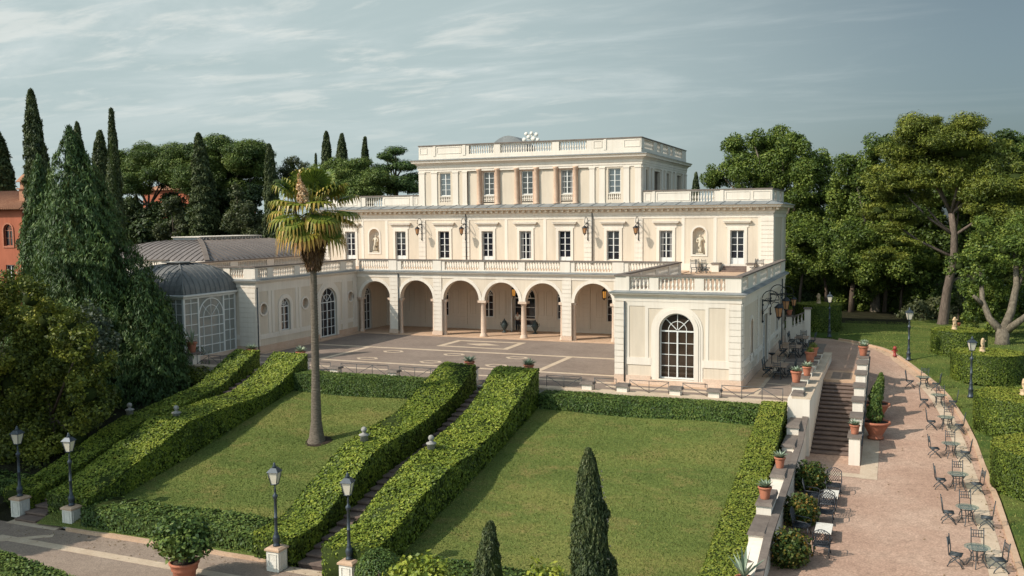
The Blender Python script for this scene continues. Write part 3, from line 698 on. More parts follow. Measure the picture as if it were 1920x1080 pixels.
# steps and pedestals up to the last terrace door
m = MB()
for i in range(3): m.box((11.3, YM - 1.25 + i * 0.38, 5.56), (13.4, YM - 0.1, 5.56 + (i + 1) * 0.155))
m.build('door_step', M['step'], villa)
for x in (10.8, 13.6):
    m = MB(); m.box((x - 0.28, YM - 1.3, 5.57), (x + 0.28, YM - 0.08, 6.2)); m.build('step_pedestal', M['trim'], villa)
    m = MB(); m.box((x - 0.36, YM - 1.38, 6.2), (x + 0.36, YM - 0.08, 6.3)); m.build('pedestal_cap', M['coping'], villa)
m = MB(); m.box((PX0 + 0.1, YM - 1.4, 5.57), (PX0 + 0.75, YM - 0.08, 6.35)); m.build('end_pedestal', M['trim'], villa)
# rain pipes
for x, y, za, zb in ((XL + 0.1, -14.22, 0.0, 5.0), (-16.0, -0.1, 0.3, 5.4), (9.25, PY - 0.12, 0.1, 5.0), (-12.05, 5.58, 6.0, 10.6), (0.0, 5.58, 6.0, 10.6), (PX1 + 0.1, 3.0, 0.1, 5.2)):
    m = MB(); m.tube([(x, y, za), (x, y, zb)], 0.05, 6); m.build('rain_pipe', M['greyiron'], villa)
# roof skylight hood and antenna stay with their own entries
m = MB(); m.slab([(-1.9, 0)] + [(-1.9 + 3.8 * i / 12, 0.95 * math.sin(PI * i / 12)) for i in range(1, 12)] + [(1.9, 0)], [], -2.2, 0, lambda u, v, w: (-10.9 + u, 13 - w, 17.2 + v)); m.box((-12.9, 12.9, 15.5), (-8.9, 15.3, 17.2)); m.build('skylight_hood', M['lead'], villa)

# ------------------------------------------------------------------ roof antenna
ant = thing('roof_antenna', 'cluster of white dish antennas on the villa roof', 'antenna', (-8.4, 13.0, 15.55))
m = MB(); m.tube([(0, 0, 0), (0, 0, 2.7)], 0.05, 6); m.tube([(-0.7, 0, 2.1), (0.7, 0, 2.1)], 0.035, 5); m.tube([(-0.6, 0, 2.6), (0.6, 0, 2.6)], 0.035, 5); m.build('mast', M['white'], ant)
for i, (x, z, r) in enumerate(((-0.65, 2.1, 0.3), (-0.2, 2.35, 0.28), (0.3, 2.15, 0.34), (0.6, 2.55, 0.28), (-0.45, 2.65, 0.26), (0.1, 2.7, 0.24), (0.75, 2.05, 0.26))):
    m = MB(); m.tube([(x, 0, z - 0.35), (x, 0, z)], 0.02, 4); r *= 0.72; m.lathe([(0.03, 0), (r * 0.7, 0.05), (r, 0.16), (r, 0.2)], 10, lambda a, b, c, x=x, z=z: (x + a, -0.1 - c, z + b)); m.build('dish', M['white'], ant)

# ------------------------------------------------------------------ glazed conservatory
cons = thing('conservatory', 'square glass conservatory with domed grey metal roof', 'conservatory')
QX0, QX1, QY0, QY1 = -27.8, -22.2, -20.0, -14.4
m = MB(); m.box((QX0 - 0.05, QY0 - 0.05, -1.2), (QX1 + 0.05, QY1, 0.3)); m.build('base', M['plinth'], cons)
m = MB(); m.band([(QX0, QY1), (QX0, QY0), (QX1, QY0), (QX1, QY1)], [(-0.25, 4.5), (0.06, 4.5), (0.1, 4.62), (0.28, 4.7), (0.3, 4.8), (-0.25, 4.85)]); m.build('eaves', M['frame'], cons)
def glass_face(T, u0, u1):
    f = MB(); v0, v1 = 0.3, 4.5; bar = 0.05
    L = u1 - u0; a0, a1 = u0 + L * 0.27, u0 + L * 0.76; c0 = (a0 + a1) / 2; hw = (a1 - a0) / 2; sp = v1 - hw - 0.05
    for u in (u0 + 0.05, a0, a1, u1 - 0.05): f.box((u - 0.07, v0, -0.08), (u + 0.07, v1, 0.04), T)
    for u in ((u0 + a0) / 2, (u1 + a1) / 2): f.box((u - 0.025, v0, -0.05), (u + 0.025, v1, 0.02), T)
    for u in (c0, c0 - hw * .62, c0 + hw * .62): f.box((u - 0.025, v0, -0.055), (u + 0.025, sp, 0.022), T)
    for i in range(6):
        v = v0 + (v1 - v0) * i / 5.4
        for p, q in ((u0, a0), (a1, u1)): f.box((p, v - 0.025, -0.045), (q, v + 0.025, 0.018), T)
    for i in range(5):
        v = v0 + (sp - v0) * i / 4; f.box((a0, v - 0.03, -0.046), (a1, v + 0.03, 0.03), T)
    f.slab(arc(c0, sp, hw, 0, PI, 18) + arc(c0, sp, hw - 0.08, PI, 0, 18), [], -0.07, 0.03, T)
    f.slab(arc(c0, sp, hw * .62, 0, PI, 14) + arc(c0, sp, hw * .62 - 0.05, PI, 0, 14), [], -0.06, 0.024, T)
    for a in (PI / 4, PI / 2, 3 * PI / 4):
        f.tube([(c0, sp, -0.02), (c0 + hw * math.cos(a), sp + hw * math.sin(a), -0.02)], 0.028, 5, T)
    o = f.build('glazing_frame', M['frame'], cons)
    g = MB(); g.box((u0, v0, -0.035), (u1, v1, -0.02), T); g.build('pane', M['glass_clear'], o)
glass_face(F_E(QX1), QY0, QY1); glass_face(F_S(QY0), QX0, QX1); glass_face(F_W(QX0), -QY1, -QY0)
m = MB(); m.box((QX0 + 0.1, QY0 + 0.1, 0.2), (QX1 - 0.1, QY1 - 0.02, 0.34)); m.build('floor', M['bandstone'], cons)
m = MB(); m.box((QX0 + 0.6, QY0 + 0.9, 0.34), (QX0 + 0.75, QY1 - 0.3, 3.9)); m.box((QX0 + 1.2, QY1 - 0.25, 0.34), (QX1 - 1.3, QY1 - 0.15, 3.9)); m.build('curtain', M['white'], cons)
# ribbed cloister dome
m = MB(); cx, cy, hs = (QX0 + QX1) / 2, (QY0 + QY1) / 2, 2.9; K = 10
prof = [(hs * (math.cos(PI / 2 * i / K) * 0.82 + 0.18), 4.82 + 2.05 * math.sin(PI / 2 * i / K)) for i in range(K + 1)]
vs = []; fs = []
for r_, z_ in prof: vs += [(cx - r_, cy - r_, z_), (cx + r_, cy - r_, z_), (cx + r_, cy + r_, z_), (cx - r_, cy + r_, z_)]
for j in range(K):
    for i in range(4): fs.append((j * 4 + i, j * 4 + (i + 1) % 4, (j + 1) * 4 + (i + 1) % 4, (j + 1) * 4 + i))
fs.append(tuple(range(K * 4, K * 4 + 4))); m.add(vs, fs)
dome = m.build('dome_roof', M['domelead'], cons)
m = MB()
for side in range(4):
    ca, sa = [(1, 0), (0, 1), (-1, 0), (0, -1)][side]
    for k in range(-5, 6):
        off = k * hs / 5.5; pts = []
        for r_, z_ in prof:
            if r_ + 0.01 >= abs(off): pts.append((cx + ca * (r_ + 0.02) - sa * off, cy + sa * (r_ + 0.02) + ca * off, z_ + 0.02))
        if len(pts) > 2: m.tube(pts, 0.032, 4)
for a, b in ((-1, -1), (1, -1), (1, 1), (-1, 1)): m.tube([(cx + a * r_, cy + b * r_, z_ + 0.02) for r_, z_ in prof], 0.06, 5)
m.build('roof_rib', M['domelead'], dome)
m = MB(); m.box((cx - .6, cy - .6, 6.84), (cx + .6, cy + .6, 6.98)); m.box((cx - .85, cy - .85, 7.0), (cx + .85, cy + .85, 7.05)); m.build('roof_cap', M['domelead'], cons)

# ------------------------------------------------------------------ ballroom behind the wing
ball = thing('ballroom_building', 'low pale building with a long ribbed barrel roof behind the villa wing', 'building')
BX0, BX1, BY0, BY1 = -41.5, -28.0, -10.5, 9.0
m = MB(); m.box((BX0, BY0, -0.5), (BX1, BY1, 6.75)); m.box((BX0 - 1.5, -15.5, -0.5), (BX1 + 0.3, BY0 - 0.02, 5.9)); m.build('wall', M['trim'], ball)
parapet(ball, F_S(-15.5), [(BX0 - 1.5, -36.6, 's'), (-36.6, -34.6, 'b'), (-34.6, -33.0, 's'), (-33.0, -30.4, 'b'), (-30.4, -29.4, 's'), (-29.4, -28.5, 'b'), (-28.5, BX1 + 0.3, 's')], 6.0, 1.1, -0.16)
parapet(ball, F_E(BX1 + 0.3), [(-15.2, -14.2, 's'), (-14.2, -11.7, 'b'), (-11.7, -10.9, 's'), (-10.9, -8, 'b'), (-8, -7, 's'), (-7, -3, 'b'), (-3, -2, 's'), (-2, 3, 'b'), (3, 6, 's')], 5.75, 1.0, -0.16)
ins = 5.6; K = 9; rise = 1.62; m = MB(); rings = []
for i in range(K + 1):
    a = PI / 2 * i / K; o = ins * (1 - math.cos(a) * 1.0) if False else ins * (i / K); z_ = 6.76 + rise * math.sin(PI / 2 * (i / K)) ** 0.9
    rings.append([(BX0 + o, BY0 + o, z_), (BX1 - o, BY0 + o, z_), (BX1 - o, BY1 - o, z_), (BX0 + o, BY1 - o, z_)])
vs = [p for r_ in rings for p in r_]; fs = []
for j in range(K):
    for i in range(4): fs.append((j * 4 + i, j * 4 + (i + 1) % 4, (j + 1) * 4 + (i + 1) % 4, (j + 1) * 4 + i))
fs.append(tuple(range(K * 4, K * 4 + 4))); m.add(vs, fs)
M['copper'] = mat_stone('weathered_metal_roof', (0.225, 0.195, 0.18), (0.16, 0.14, 0.132), 0.5, 0.6, 0.05)
roof = m.build('roof', M['copper'], ball)
m = MB()
def zr(o): return 6.76 + rise * math.sin(PI / 2 * min(1, o / ins)) ** 0.9 + 0.02
for k in range(1, 28):
    y = BY0 + k * (BY1 - BY0) / 28; lim = min(ins, y - BY0, BY1 - y)
    m.tube([(BX1 - lim * i / 7, y, zr(lim * i / 7)) for i in range(8)], 0.045, 4)
for k in range(1, 22):
    x = BX0 + k * (BX1 - BX0) / 22; lim = min(ins, x - BX0, BX1 - x)
    m.tube([(x, BY0 + lim * i / 7, zr(lim * i / 7)) for i in range(8)], 0.045, 4)
m.build('roof_seam', M['coping'], roof)
m = MB()
for i in range(12):
    o = ins * i / 12; o2 = ins * (i + 1) / 12; z_ = zr(o)
    m.hexa([(BX1 - o - .13, BY0 + o - .13, z_ - .1), (BX1 - o + .13, BY0 + o + .13, z_ - .1), (BX1 - o2 + .13, BY0 + o2 + .13, zr(o2) - .1), (BX1 - o2 - .13, BY0 + o2 - .13, zr(o2) - .1)],
           [(BX1 - o - .13, BY0 + o - .13, z_ + .1), (BX1 - o + .13, BY0 + o + .13, z_ + .1), (BX1 - o2 + .13, BY0 + o2 + .13, zr(o2) + .1), (BX1 - o2 - .13, BY0 + o2 - .13, zr(o2) + .1)])
m.build('hip_ridge', M['coping'], roof)
m = MB(); m.box((BX0 + ins - .3, BY0 + ins - .4, 8.3), (BX1 - ins + .4, BY1 - ins, 8.62)); m.build('ridge_lantern', M['glass_sky'], ball)
m = MB(); m.box((BX0 + ins - .4, BY0 + ins - .5, 8.62), (BX1 - ins + .5, BY1 - ins + .1, 8.68))
for i in range(22):
    y = BY0 + ins - .4 + i * 0.42; m.box((BX1 - ins + .39, y, 8.3), (BX1 - ins + .44, y + 0.06, 8.615))
m.build('lantern_roof', M['trim'], ball)
# ------------------------------------------------------------------ foliage helpers
RNG = np.random.RandomState(11)
def unit(a): return a / np.maximum(np.linalg.norm(a, axis=1, keepdims=True), 1e-9)
def leaf_quads(pos, nrm, size, tone, aspect=0.62, up=None, rng=RNG):
    n = len(pos); nrm = unit(nrm)
    ref = rng.normal(size=(n, 3)) if up is None else up + rng.normal(size=(n, 3)) * 0.35
    a = unit(ref - nrm * np.sum(ref * nrm, axis=1, keepdims=True)); b = np.cross(nrm, a)
    s = size[:, None]; fold = nrm * s * 0.12
    q = np.stack([pos - a * s, pos + b * s * aspect + fold, pos + a * s, pos - b * s * aspect + fold], axis=1)
    return q, tone
def leaf_object(name, quads, tones, mat, parent=None, extra=None):
    """one mesh: leaf quads (N,4,3) plus an optional solid core given as an MB"""
    me = bpy.data.meshes.new(name)
    Q = np.concatenate(quads) if isinstance(quads, list) else quads
    Tn = np.concatenate(tones) if isinstance(tones, list) else tones
    nl = len(Q); V = Q.reshape(-1, 3)
    cv = np.array(extra.v, dtype=np.float64).reshape(-1, 3) if extra else np.zeros((0, 3))
    cf = extra.f if extra else []
    nv = len(V) + len(cv)
    me.vertices.add(nv); me.vertices.foreach_set('co', np.concatenate([V, cv]).astype(np.float32).ravel())
    loops = list(); starts = []; tot = []
    li = np.arange(nl * 4, dtype=np.int32)
    cl = np.array([i + nl * 4 for f in cf for i in f], dtype=np.int32); ct = np.array([len(f) for f in cf], dtype=np.int32)
    al = np.concatenate([li, cl]); tt = np.concatenate([np.full(nl, 4, np.int32), ct])
    st = np.concatenate([[0], np.cumsum(tt)[:-1]]).astype(np.int32)
    me.loops.add(len(al)); me.loops.foreach_set('vertex_index', al)
    me.polygons.add(len(tt)); me.polygons.foreach_set('loop_start', st); me.polygons.foreach_set('loop_total', tt)
    me.materials.append(mat)
    if extra:
        me.materials.append(M['core']); mi = np.zeros(len(tt), np.int32); mi[nl:] = 1; me.polygons.foreach_set('material_index', mi)
    at = me.attributes.new('tone', 'FLOAT', 'FACE')
    at.data.foreach_set('value', np.concatenate([Tn, np.zeros(len(ct))]).astype(np.float32))
    me.update(calc_edges=True); me.validate()
    o = bpy.data.objects.new(name, me); COL.objects.link(o)
    if parent is not None: o.parent = parent
    return o
def lumps(p, s, seed):
    """cheap smooth 3-D noise in [-1,1]"""
    r = np.random.RandomState(seed); out = np.zeros(len(p))
    for k in range(5):
        d = r.normal(size=3) * s * (0.7 + 0.5 * k); out += np.sin(p @ d + r.uniform(0, 6.28)) / (1 + 0.4 * k)
    return out / 2.6
def sample_quad(a, b, c, d, n, rng):
    u = rng.rand(n, 1); v = rng.rand(n, 1)
    if np.linalg.norm(d - c) < 0.2 * np.linalg.norm(a - b): v = 1 - np.sqrt(1 - v)
    return (a * (1 - u) + b * u) * (1 - v) + (d * (1 - u) + c * u) * v
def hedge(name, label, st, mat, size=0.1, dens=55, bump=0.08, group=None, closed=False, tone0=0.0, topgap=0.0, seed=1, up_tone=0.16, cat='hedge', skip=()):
    """loft of stations (Lx,Ly,Rx,Ry,zbL,zbR,ztL,ztR): dark core + leaf shell"""
    rng = np.random.RandomState(seed); core = MB(); Q = []; Tn = []
    ins = 0.05
    S = []
    for s in st:
        L = np.array([s[0], s[1]]); Rr = np.array([s[2], s[3]])
        S.append([np.array([L[0], L[1], s[4]]), np.array([Rr[0], Rr[1], s[5]]), np.array([Rr[0], Rr[1], s[7]]), np.array([L[0], L[1], s[6]])])
    m = len(S); vs = []
    for q in S:
        c = sum(q) / 4
        for p in q:
            d = c - p; vs.append(tuple(p + d / max(np.linalg.norm(d), 1e-6) * ins))
    fs = []
    for i in range(m if closed else m - 1):
        j = (i + 1) % m
        for k in range(4): fs.append((i * 4 + k, j * 4 + k, j * 4 + (k + 1) % 4, i * 4 + (k + 1) % 4))
    if not closed: fs += [(0, 1, 2, 3), tuple(range(m * 4 - 1, m * 4 - 5, -1))]
    core.add(vs, fs)
    faces = []
    for i in range(m if closed else m - 1):
        j = (i + 1) % m
        cen = (sum(S[i]) + sum(S[j])) / 8
        for k in (1, 2, 3):
            if k in skip: continue
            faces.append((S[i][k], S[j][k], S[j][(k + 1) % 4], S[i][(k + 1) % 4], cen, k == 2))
    if not closed:
        c0 = sum(sum(q) for q in S) / (4 * m)
        faces += [(*S[0], c0, False), (*S[-1], c0, False)]
    for a, b, c, d, cen, top in faces:
        nn = np.cross(c - a, d - b); ar = np.linalg.norm(nn) / 2
        if ar < 1e-4: continue
        nn = nn / (2 * ar)
        if np.dot(nn, (a + b + c + d) / 4 - cen) < 0: nn = -nn
        n = max(3, int(ar * dens)); p = sample_quad(a, b, c, d, n, rng)
        h = lumps(p, 1.6, seed + 5) * bump + lumps(p, 6.0, seed + 9) * bump * 0.5
        edge = np.abs(rng.normal(size=n)) * size * 0.25
        p = p + nn * (h + edge - size * 0.2)[:, None]
        nr = nn + rng.normal(size=(n, 3)) * (0.36 if top else 0.27)
        q, t = leaf_quads(p, nr, size * rng.uniform(0.6, 1.25, n), np.clip(0.40 + tone0 + (up_tone if top else 0.0) + rng.normal(size=n) * 0.17 + lumps(p, 0.9, seed + 3) * 0.12, 0, 1), rng=rng)  # tops lighter for fresh growth and painted sunlight; sides toned down as shade
        Q.append(q); Tn.append(t)
    o = leaf_object(name, Q, Tn, mat, None, core)
    return tag(o, label, cat, group)

# ------------------------------------------------------------------ terrain
def zp(y): return float(np.interp(y, [-60, -41, -35.5, -21.5, 1, 100], [-3.6, -3.3, -3.0, -2.4, 0, 0]))
def zl(y): return float(np.interp(y, [-40.2, -39.5, -22, -21], [-4.42, -4.2, -0.8, -0.7]))
KX = [(-60, 28.8), (-45, 28.7), (-34, 28.65), (-27, 28.6), (-22, 28.45), (-18, 28.3), (-14.3, 28.0), (-9.7, 27.4), (-6.8, 26.75), (-1.9, 25.2), (3.1, 23.4), (6.3, 21.4), (8.0, 19.7), (9.2, 17.0), (9.6, 12)]
def kerbx(y): return float(np.interp(y, [k[0] for k in KX], [k[1] for k in KX]))
def gz(x, y):
    if x > 19.9:
        z = zp(y) - 0.35
        if x > kerbx(min(y, 8.0)) + 0.1 or y > 9.8: z = zp(y) + 0.09
        return z
    if y > -20.9: return -0.25 if y < 9.9 and x > -29 else (0.08 if x > 8 else -0.25)
    if y < -40.2: return -4.75
    return zl(y) - 0.25 if -17 < x < 19.2 else zl(y) + 0.05
xs = sorted(set([-900, -400, -200, -120, -80, -60, -45, -36, -29.1, -28.9, -24, -20, -17.1, -16.9, -10, -2, 4, 10, 15, 19.0, 19.85, 19.95] + list(np.arange(20.2, 36, 0.4)) + [38, 42, 50, 70, 110, 200, 400, 900]))
ys = sorted(set([-400, -150, -90, -70, -55, -48, -43, -40.3, -40.1] + list(np.arange(-39.5, -21, 1.75)) + [-21.5, -21.0, -20.8] + list(np.arange(-20, 10, 1.0)) + [9.7, 9.95, 12, 16, 20, 26, 34, 45, 60, 90, 150, 300, 700, 1500]))
g = MB()
for y in ys:
    for x in xs:
        g.v.append((x, y, gz(x, y)))
nx = len(xs)
for j in range(len(ys) - 1):
    for i in range(nx - 1):
        g.f.append((j * nx + i, j * nx + i + 1, (j + 1) * nx + i + 1, (j + 1) * nx + i)); g.s.append(False)
gr = struct(g, 'ground', M['lawn_r'], recalc=False)
gr.data.materials.append(M['dirt'])
mi = np.zeros(len(gr.data.polygons), np.int32)
for k, p in enumerate(gr.data.polygons):
    c = p.center
    if c.x < 8 or c.y > 21 + 0.25 * (c.x - 18) or c.y < -60: mi[k] = 1
gr.data.polygons.foreach_set('material_index', mi)

lw = MB(); ly = np.linspace(-40.15, -21.0, 40)
for xa, xb in ((-13.7, 1.1), (3.3, 19.2)):
    n0 = len(lw.v); lx = np.linspace(xa, xb, 30)
    for y in ly:
        for x in lx: lw.v.append((x, y, zl(y) + 0.05 * math.sin(x * 0.7 + y * 0.4)))
    for j in range(39):
        for i in range(29): lw.f.append((n0 + j * 30 + i, n0 + j * 30 + i + 1, n0 + (j + 1) * 30 + i + 1, n0 + (j + 1) * 30 + i)); lw.s.append(True)
struct(lw, 'lawn', M['lawn'], recalc=False)

# short grass standing on the lawns, loose leaves on the gravel
def tufts(n, fx, seed, size, mat, name, z=None, flat=False):
    rng = np.random.RandomState(seed); P = fx(rng, n)
    az = rng.uniform(0, 2 * PI, len(P))
    if flat: nr = np.stack([rng.normal(size=len(P)) * .25, rng.normal(size=len(P)) * .25, np.ones(len(P))], 1); up = None
    else: nr = np.stack([np.cos(az), np.sin(az), rng.uniform(-.1, .5, len(P))], 1); up = np.array([0, 0, 1.0])
    q, t = leaf_quads(P, nr, size * rng.uniform(.5, 1.5, len(P)), np.clip(.45 + .16 * rng.normal(size=len(P)) + .25 * lumps(P * np.array([.6, 1.4, 1]), .55, seed + 1), 0, 1), .5, up, rng)
    o = leaf_object(name, q, t, mat); o['kind'] = 'stuff'; return o
def lawn_pts(rng, n):
    x = rng.uniform(-13.6, 19.1, n); k = (x < 1.1) | (x > 3.3); x = x[k]; y = rng.uniform(-40.1, -21.2, len(x))
    return np.stack([x, y, np.array([zl(b) for b in y]) + 0.05 * np.sin(x * .7 + y * .4) + 0.012], 1)
tufts(150000, lawn_pts, 301, 0.032, M['grass'], 'grass')
def rlawn_pts(rng, n):
    x = rng.uniform(19.5, 38, n); y = rng.uniform(-40, 22, n); k = np.array([a > kerbx(min(b, 8.0)) + .35 for a, b in zip(x, y)]); x, y = x[k], y[k]
    return np.stack([x, y, np.array([zp(b) for b in y]) + 0.1], 1)
tufts(70000, rlawn_pts, 302, 0.04, M['grass'], 'grass')
def litter(rng, n):
    y = rng.uniform(-44, 7, n); k = np.array([kerbx(b) for b in y]); x = np.where(rng.rand(n) < .75, k - np.abs(rng.normal(size=n)) * .45 - .03, rng.uniform(20.3, 28.4, n)); x = np.where(y > -23, np.maximum(x, 23.2), x)
    return np.stack([x, y, np.array([zp(b) for b in y]) + 0.022], 1)
tufts(700, litter, 303, 0.045, M['dryleaf'], 'fallen_leaves', flat=True)
def litter2(rng, n):
    x = rng.uniform(-16, 8, n); y = -40.35 - np.abs(rng.normal(size=n)) * .9; return np.stack([x, y, np.full(n, -4.478)], 1)
tufts(350, litter2, 304, 0.04, M['dryleaf'], 'fallen_leaves', flat=True)

# courtyard and terrace paving
def sheet(name, polys, z, mat, dz=0.06):
    m = MB()
    for p in polys:
        m.slab(p, [], -dz, 0, lambda u, v, w: (u, v, z + w))
    return struct(m, name, mat)
CY = -20.75
sheet('courtyard', [[(-28.2, -21.0), (PX0 + 2, -21.0), (PX0 + 2, 0.2), (-28.2, 0.2)]], 0.0, M['asphalt'], 0.2)
sheet('terrace', [[(PX0 + 2, -21.0), (19.5, -21.0), (19.5, 4.9), (PX0 + 2, 4.9)]], 0.0, M['asphalt'], 0.2)
def strip(a, b, w):
    a = Vector(a); b = Vector(b); d = (b - a).normalized(); n = Vector((-d.y, d.x)) * w / 2
    return [tuple(a - n), tuple(b - n), tuple(b + n), tuple(a + n)]
def ring(c, a, b, w):
    P = [(c[0] - a, c[1]), (c[0], c[1] - b), (c[0] + a, c[1]), (c[0], c[1] + b)]
    return [strip(P[i], P[(i + 1) % 4], w) for i in range(4)]
bands = [strip((-20.2, -8.3), (PX0, -8.3), 0.42), strip((-20.2, -15.3), (PX0 - .1, -15.3), 0.4), strip((-28, -17.9), (PX0 - 0.1, -17.9), 0.35), strip((-14.1, -8.52), (-14.1, -15.1), 0.42), strip((2.7, -8.52), (2.7, -15.1), 0.42),
         strip((PX0 - 0.1, -19.0), (19.4, -19.0), 0.5), strip((PX1 + 1.05, PY - 1.3), (PX1 + 1.05, 4.8), 0.22), strip((PX1 + 1.2, -14.9), (19.3, -14.9), 0.18), strip((PX1 + 1.2, -11.5), (19.3, -11.5), 0.18), strip((PX1 + 1.2, -6), (19.3, -6), 0.18)]
sheet('stone_paving_bands', bands, 0.008, M['bandstone'], 0.03)
sheet('rose_paving_edge', [[(-20.25, -14.2), (-19.6, -14.2), (-19.6, -0.6), (-20.25, -0.6)], [(PX1 + 0.12, PY - .6), (PX1 + 0.93, PY - .6), (PX1 + 0.93, 4.8), (PX1 + 0.12, 4.8)], [(PX0 - .6, PY - 0.75), (PX1 + .1, PY - 0.75), (PX1 + .1, PY - 0.12), (PX0 - .6, PY - 0.12)]], 0.006, M['bandpink'], 0.03)
dia = [[(-7.55, -4.2), (-6.1, -4.85), (-4.65, -4.2), (-6.1, -3.55)]]
m = MB(); T0 = lambda u, v, w: (u, v, 0.009 + w)
P1 = [(-8.9, -5.9), (-7.4, -2.6), (-3.4, -2.4), (-3.5, -5.9)]
m.slab([(-9.3, -6.1), (-3.1, -6.3), (-3.2, -2.1), (-9.2, -2.3)], [[(-8.8, -5.75), (-3.6, -5.95), (-3.7, -2.5), (-8.7, -2.7)]], -0.03, 0, T0); m.slab(dia[0], [], -0.03, 0, T0)
for x in (-11.0, -5.85, -0.8):
    for y in (-10.0, -13.8):
        a, b = 0.9, 0.55
        hx = lambda k: [(x - a * k, y), (x - a * 0.5 * k, y - b * k), (x + a * 0.5 * k, y - b * k), (x + a * k, y), (x + a * 0.5 * k, y + b * k), (x - a * 0.5 * k, y + b * k)]
        m.slab(hx(1), [hx(0.72)], -0.03, 0, T0)
struct(m, 'paving_inlay', M['bandstone'])

# retaining wall under the terrace edge
t = thing('terrace_retaining_wall', 'low stone wall holding the edge of the courtyard terrace', 'wall')
m = MB(); m.box((-28.2, -21.2, -1.6), (19.3, -20.9, -0.02)); m.build('wall', M['trim'], t)
m = MB(); m.box((-28.2, -21.25, -0.02), (-14.9, -20.45, 0.1)); m.box((-13.3, -21.25, -0.02), (1.1, -20.45, 0.1)); m.box((3.3, -21.25, -0.02), (19.3, -20.45, 0.1)); m.build('coping', M['bandstone'], t)

# ------------------------------------------------------------------ railing and piers along the terrace edge
PIERS = [(-9.2, 'a'), (-4.9, 'a'), (7.95, 'b'), (10.05, 'b'), (13.1, 'b'), (15.25, 'b')]
pier0 = None
plab = {-9.2: 'low pier with grey stone cap between the palm trunk and a second pier', -4.9: 'low pier with grey stone cap just before the central ivy stair hedges',
        7.95: 'low capped pier by the paving corner, nearest the central ivy stair', 10.05: 'low capped pier before the first panel of the pavilion front',
        13.1: 'low capped pier before the foot of the tall arched pavilion window', 15.25: 'low capped pier before the outer corner of the pavilion'}
for x, k in PIERS:
    if pier0 is None:
        pier0 = thing('terrace_pier', plab[x], 'pier', (x, -20.75, 0), 0, 'capped piers along the terrace edge')
        m = MB(); m.box((-0.3, -0.25, -0.02), (0.3, 0.25, 0.42)); m.build('shaft', M['trim'], pier0)
        m = MB(); m.hexa([(-0.42, -0.36, 0.42), (0.42, -0.36, 0.42), (0.42, 0.36, 0.42), (-0.42, 0.36, 0.42)], [(-0.36, -0.3, 0.55), (0.36, -0.3, 0.55), (0.36, 0.3, 0.55), (-0.36, 0.3, 0.55)]); m.build('cap', M['coping'], pier0)
    else: dup(pier0, (x, -20.75, 0), 0, plab[x])
def railing(x0, x1, y, label):
    r_ = thing('iron_railing', label, 'railing', (x0, y, 0), 0, 'thin iron railings along the terrace edge')
    L = x1 - x0; n = max(1, round(L / 1.05)); s = L / n
    m = MB()
    m.tube([(0, 0, 0.78), (L, 0, 0.78)], 0.02, 5)
    for i in range(n + 1): m.tube([(i * s, 0, 0.1), (i * s, 0, 0.8)], 0.019, 5)
    m.build('rail', M['greyiron'], r_)
    m = MB()
    for i in range(n):
        if i % 2 == 0: m.tube([(i * s, 0, 0.74), (i * s + s, 0, 0.12)], 0.016, 4)
        else: m.tube([(i * s + s, 0, 0.74), (i * s, 0, 0.12)], 0.016, 4)
    m.build('brace', M['greyiron'], r_)
for a, b, lb in ((-12.8, -9.6, 'thin iron railing behind the palm trunk'), (-8.8, -5.3, 'thin iron railing between two piers over the palm lawn hedge'), (-4.5, -1.2, 'thin iron railing ending at the central ivy stair hedge'),
             (5.4, 7.55, 'thin iron railing starting beside the central ivy stair hedge'), (8.35, 9.65, 'short iron railing between two close piers before the pavilion corner'), (10.45, 12.7, 'thin iron railing below the first pavilion panel'),
             (13.5, 14.85, 'short iron railing just past the arched pavilion window'), (15.65, 18.9, 'thin iron railing running to the stepped wall at the terrace corner'), (-21.6, -17.6, 'thin iron railing beside the conservatory base')):
    railing(a, b, -20.75 if a > -20 else -20.6, lb)

# ------------------------------------------------------------------ garden stairs between the ivy hedges
def garden_stair(x0, x1, label):
    t = thing('garden_stair', label, 'stairs', (0, 0, 0), 0, 'garden stairs between ivy hedges')
    ya, yb, za, zb = -20.9, -40.0, -0.02, -4.46
    prof = [(-21.0, 0.0), (-29.0, -2.1), (-32.5, -2.5), (-40.0, -4.45)]
    zf = lambda y: float(np.interp(-y, [-p[0] for p in prof], [p[1] for p in prof]))
    n = 32; tr = MB(); ri = MB(); L = (ya - yb) / n
    for i in range(n):
        y1 = ya - i * L; y0 = y1 - L; z = zf(y1 - L * 0.5)
        tr.box((x0, y0 - 0.03, z - 0.07), (x1, y1, z))
        ri.box((x0 + .01, y0, z - 0.55), (x1 - .01, y1 - 0.02, z - 0.072))
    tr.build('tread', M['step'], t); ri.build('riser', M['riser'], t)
garden_stair(1.25, 3.25, 'central stone garden stair sunk between two ivy hedges')
garden_stair(-15.25, -13.85, 'stone garden stair between ivy hedges below the conservatory')

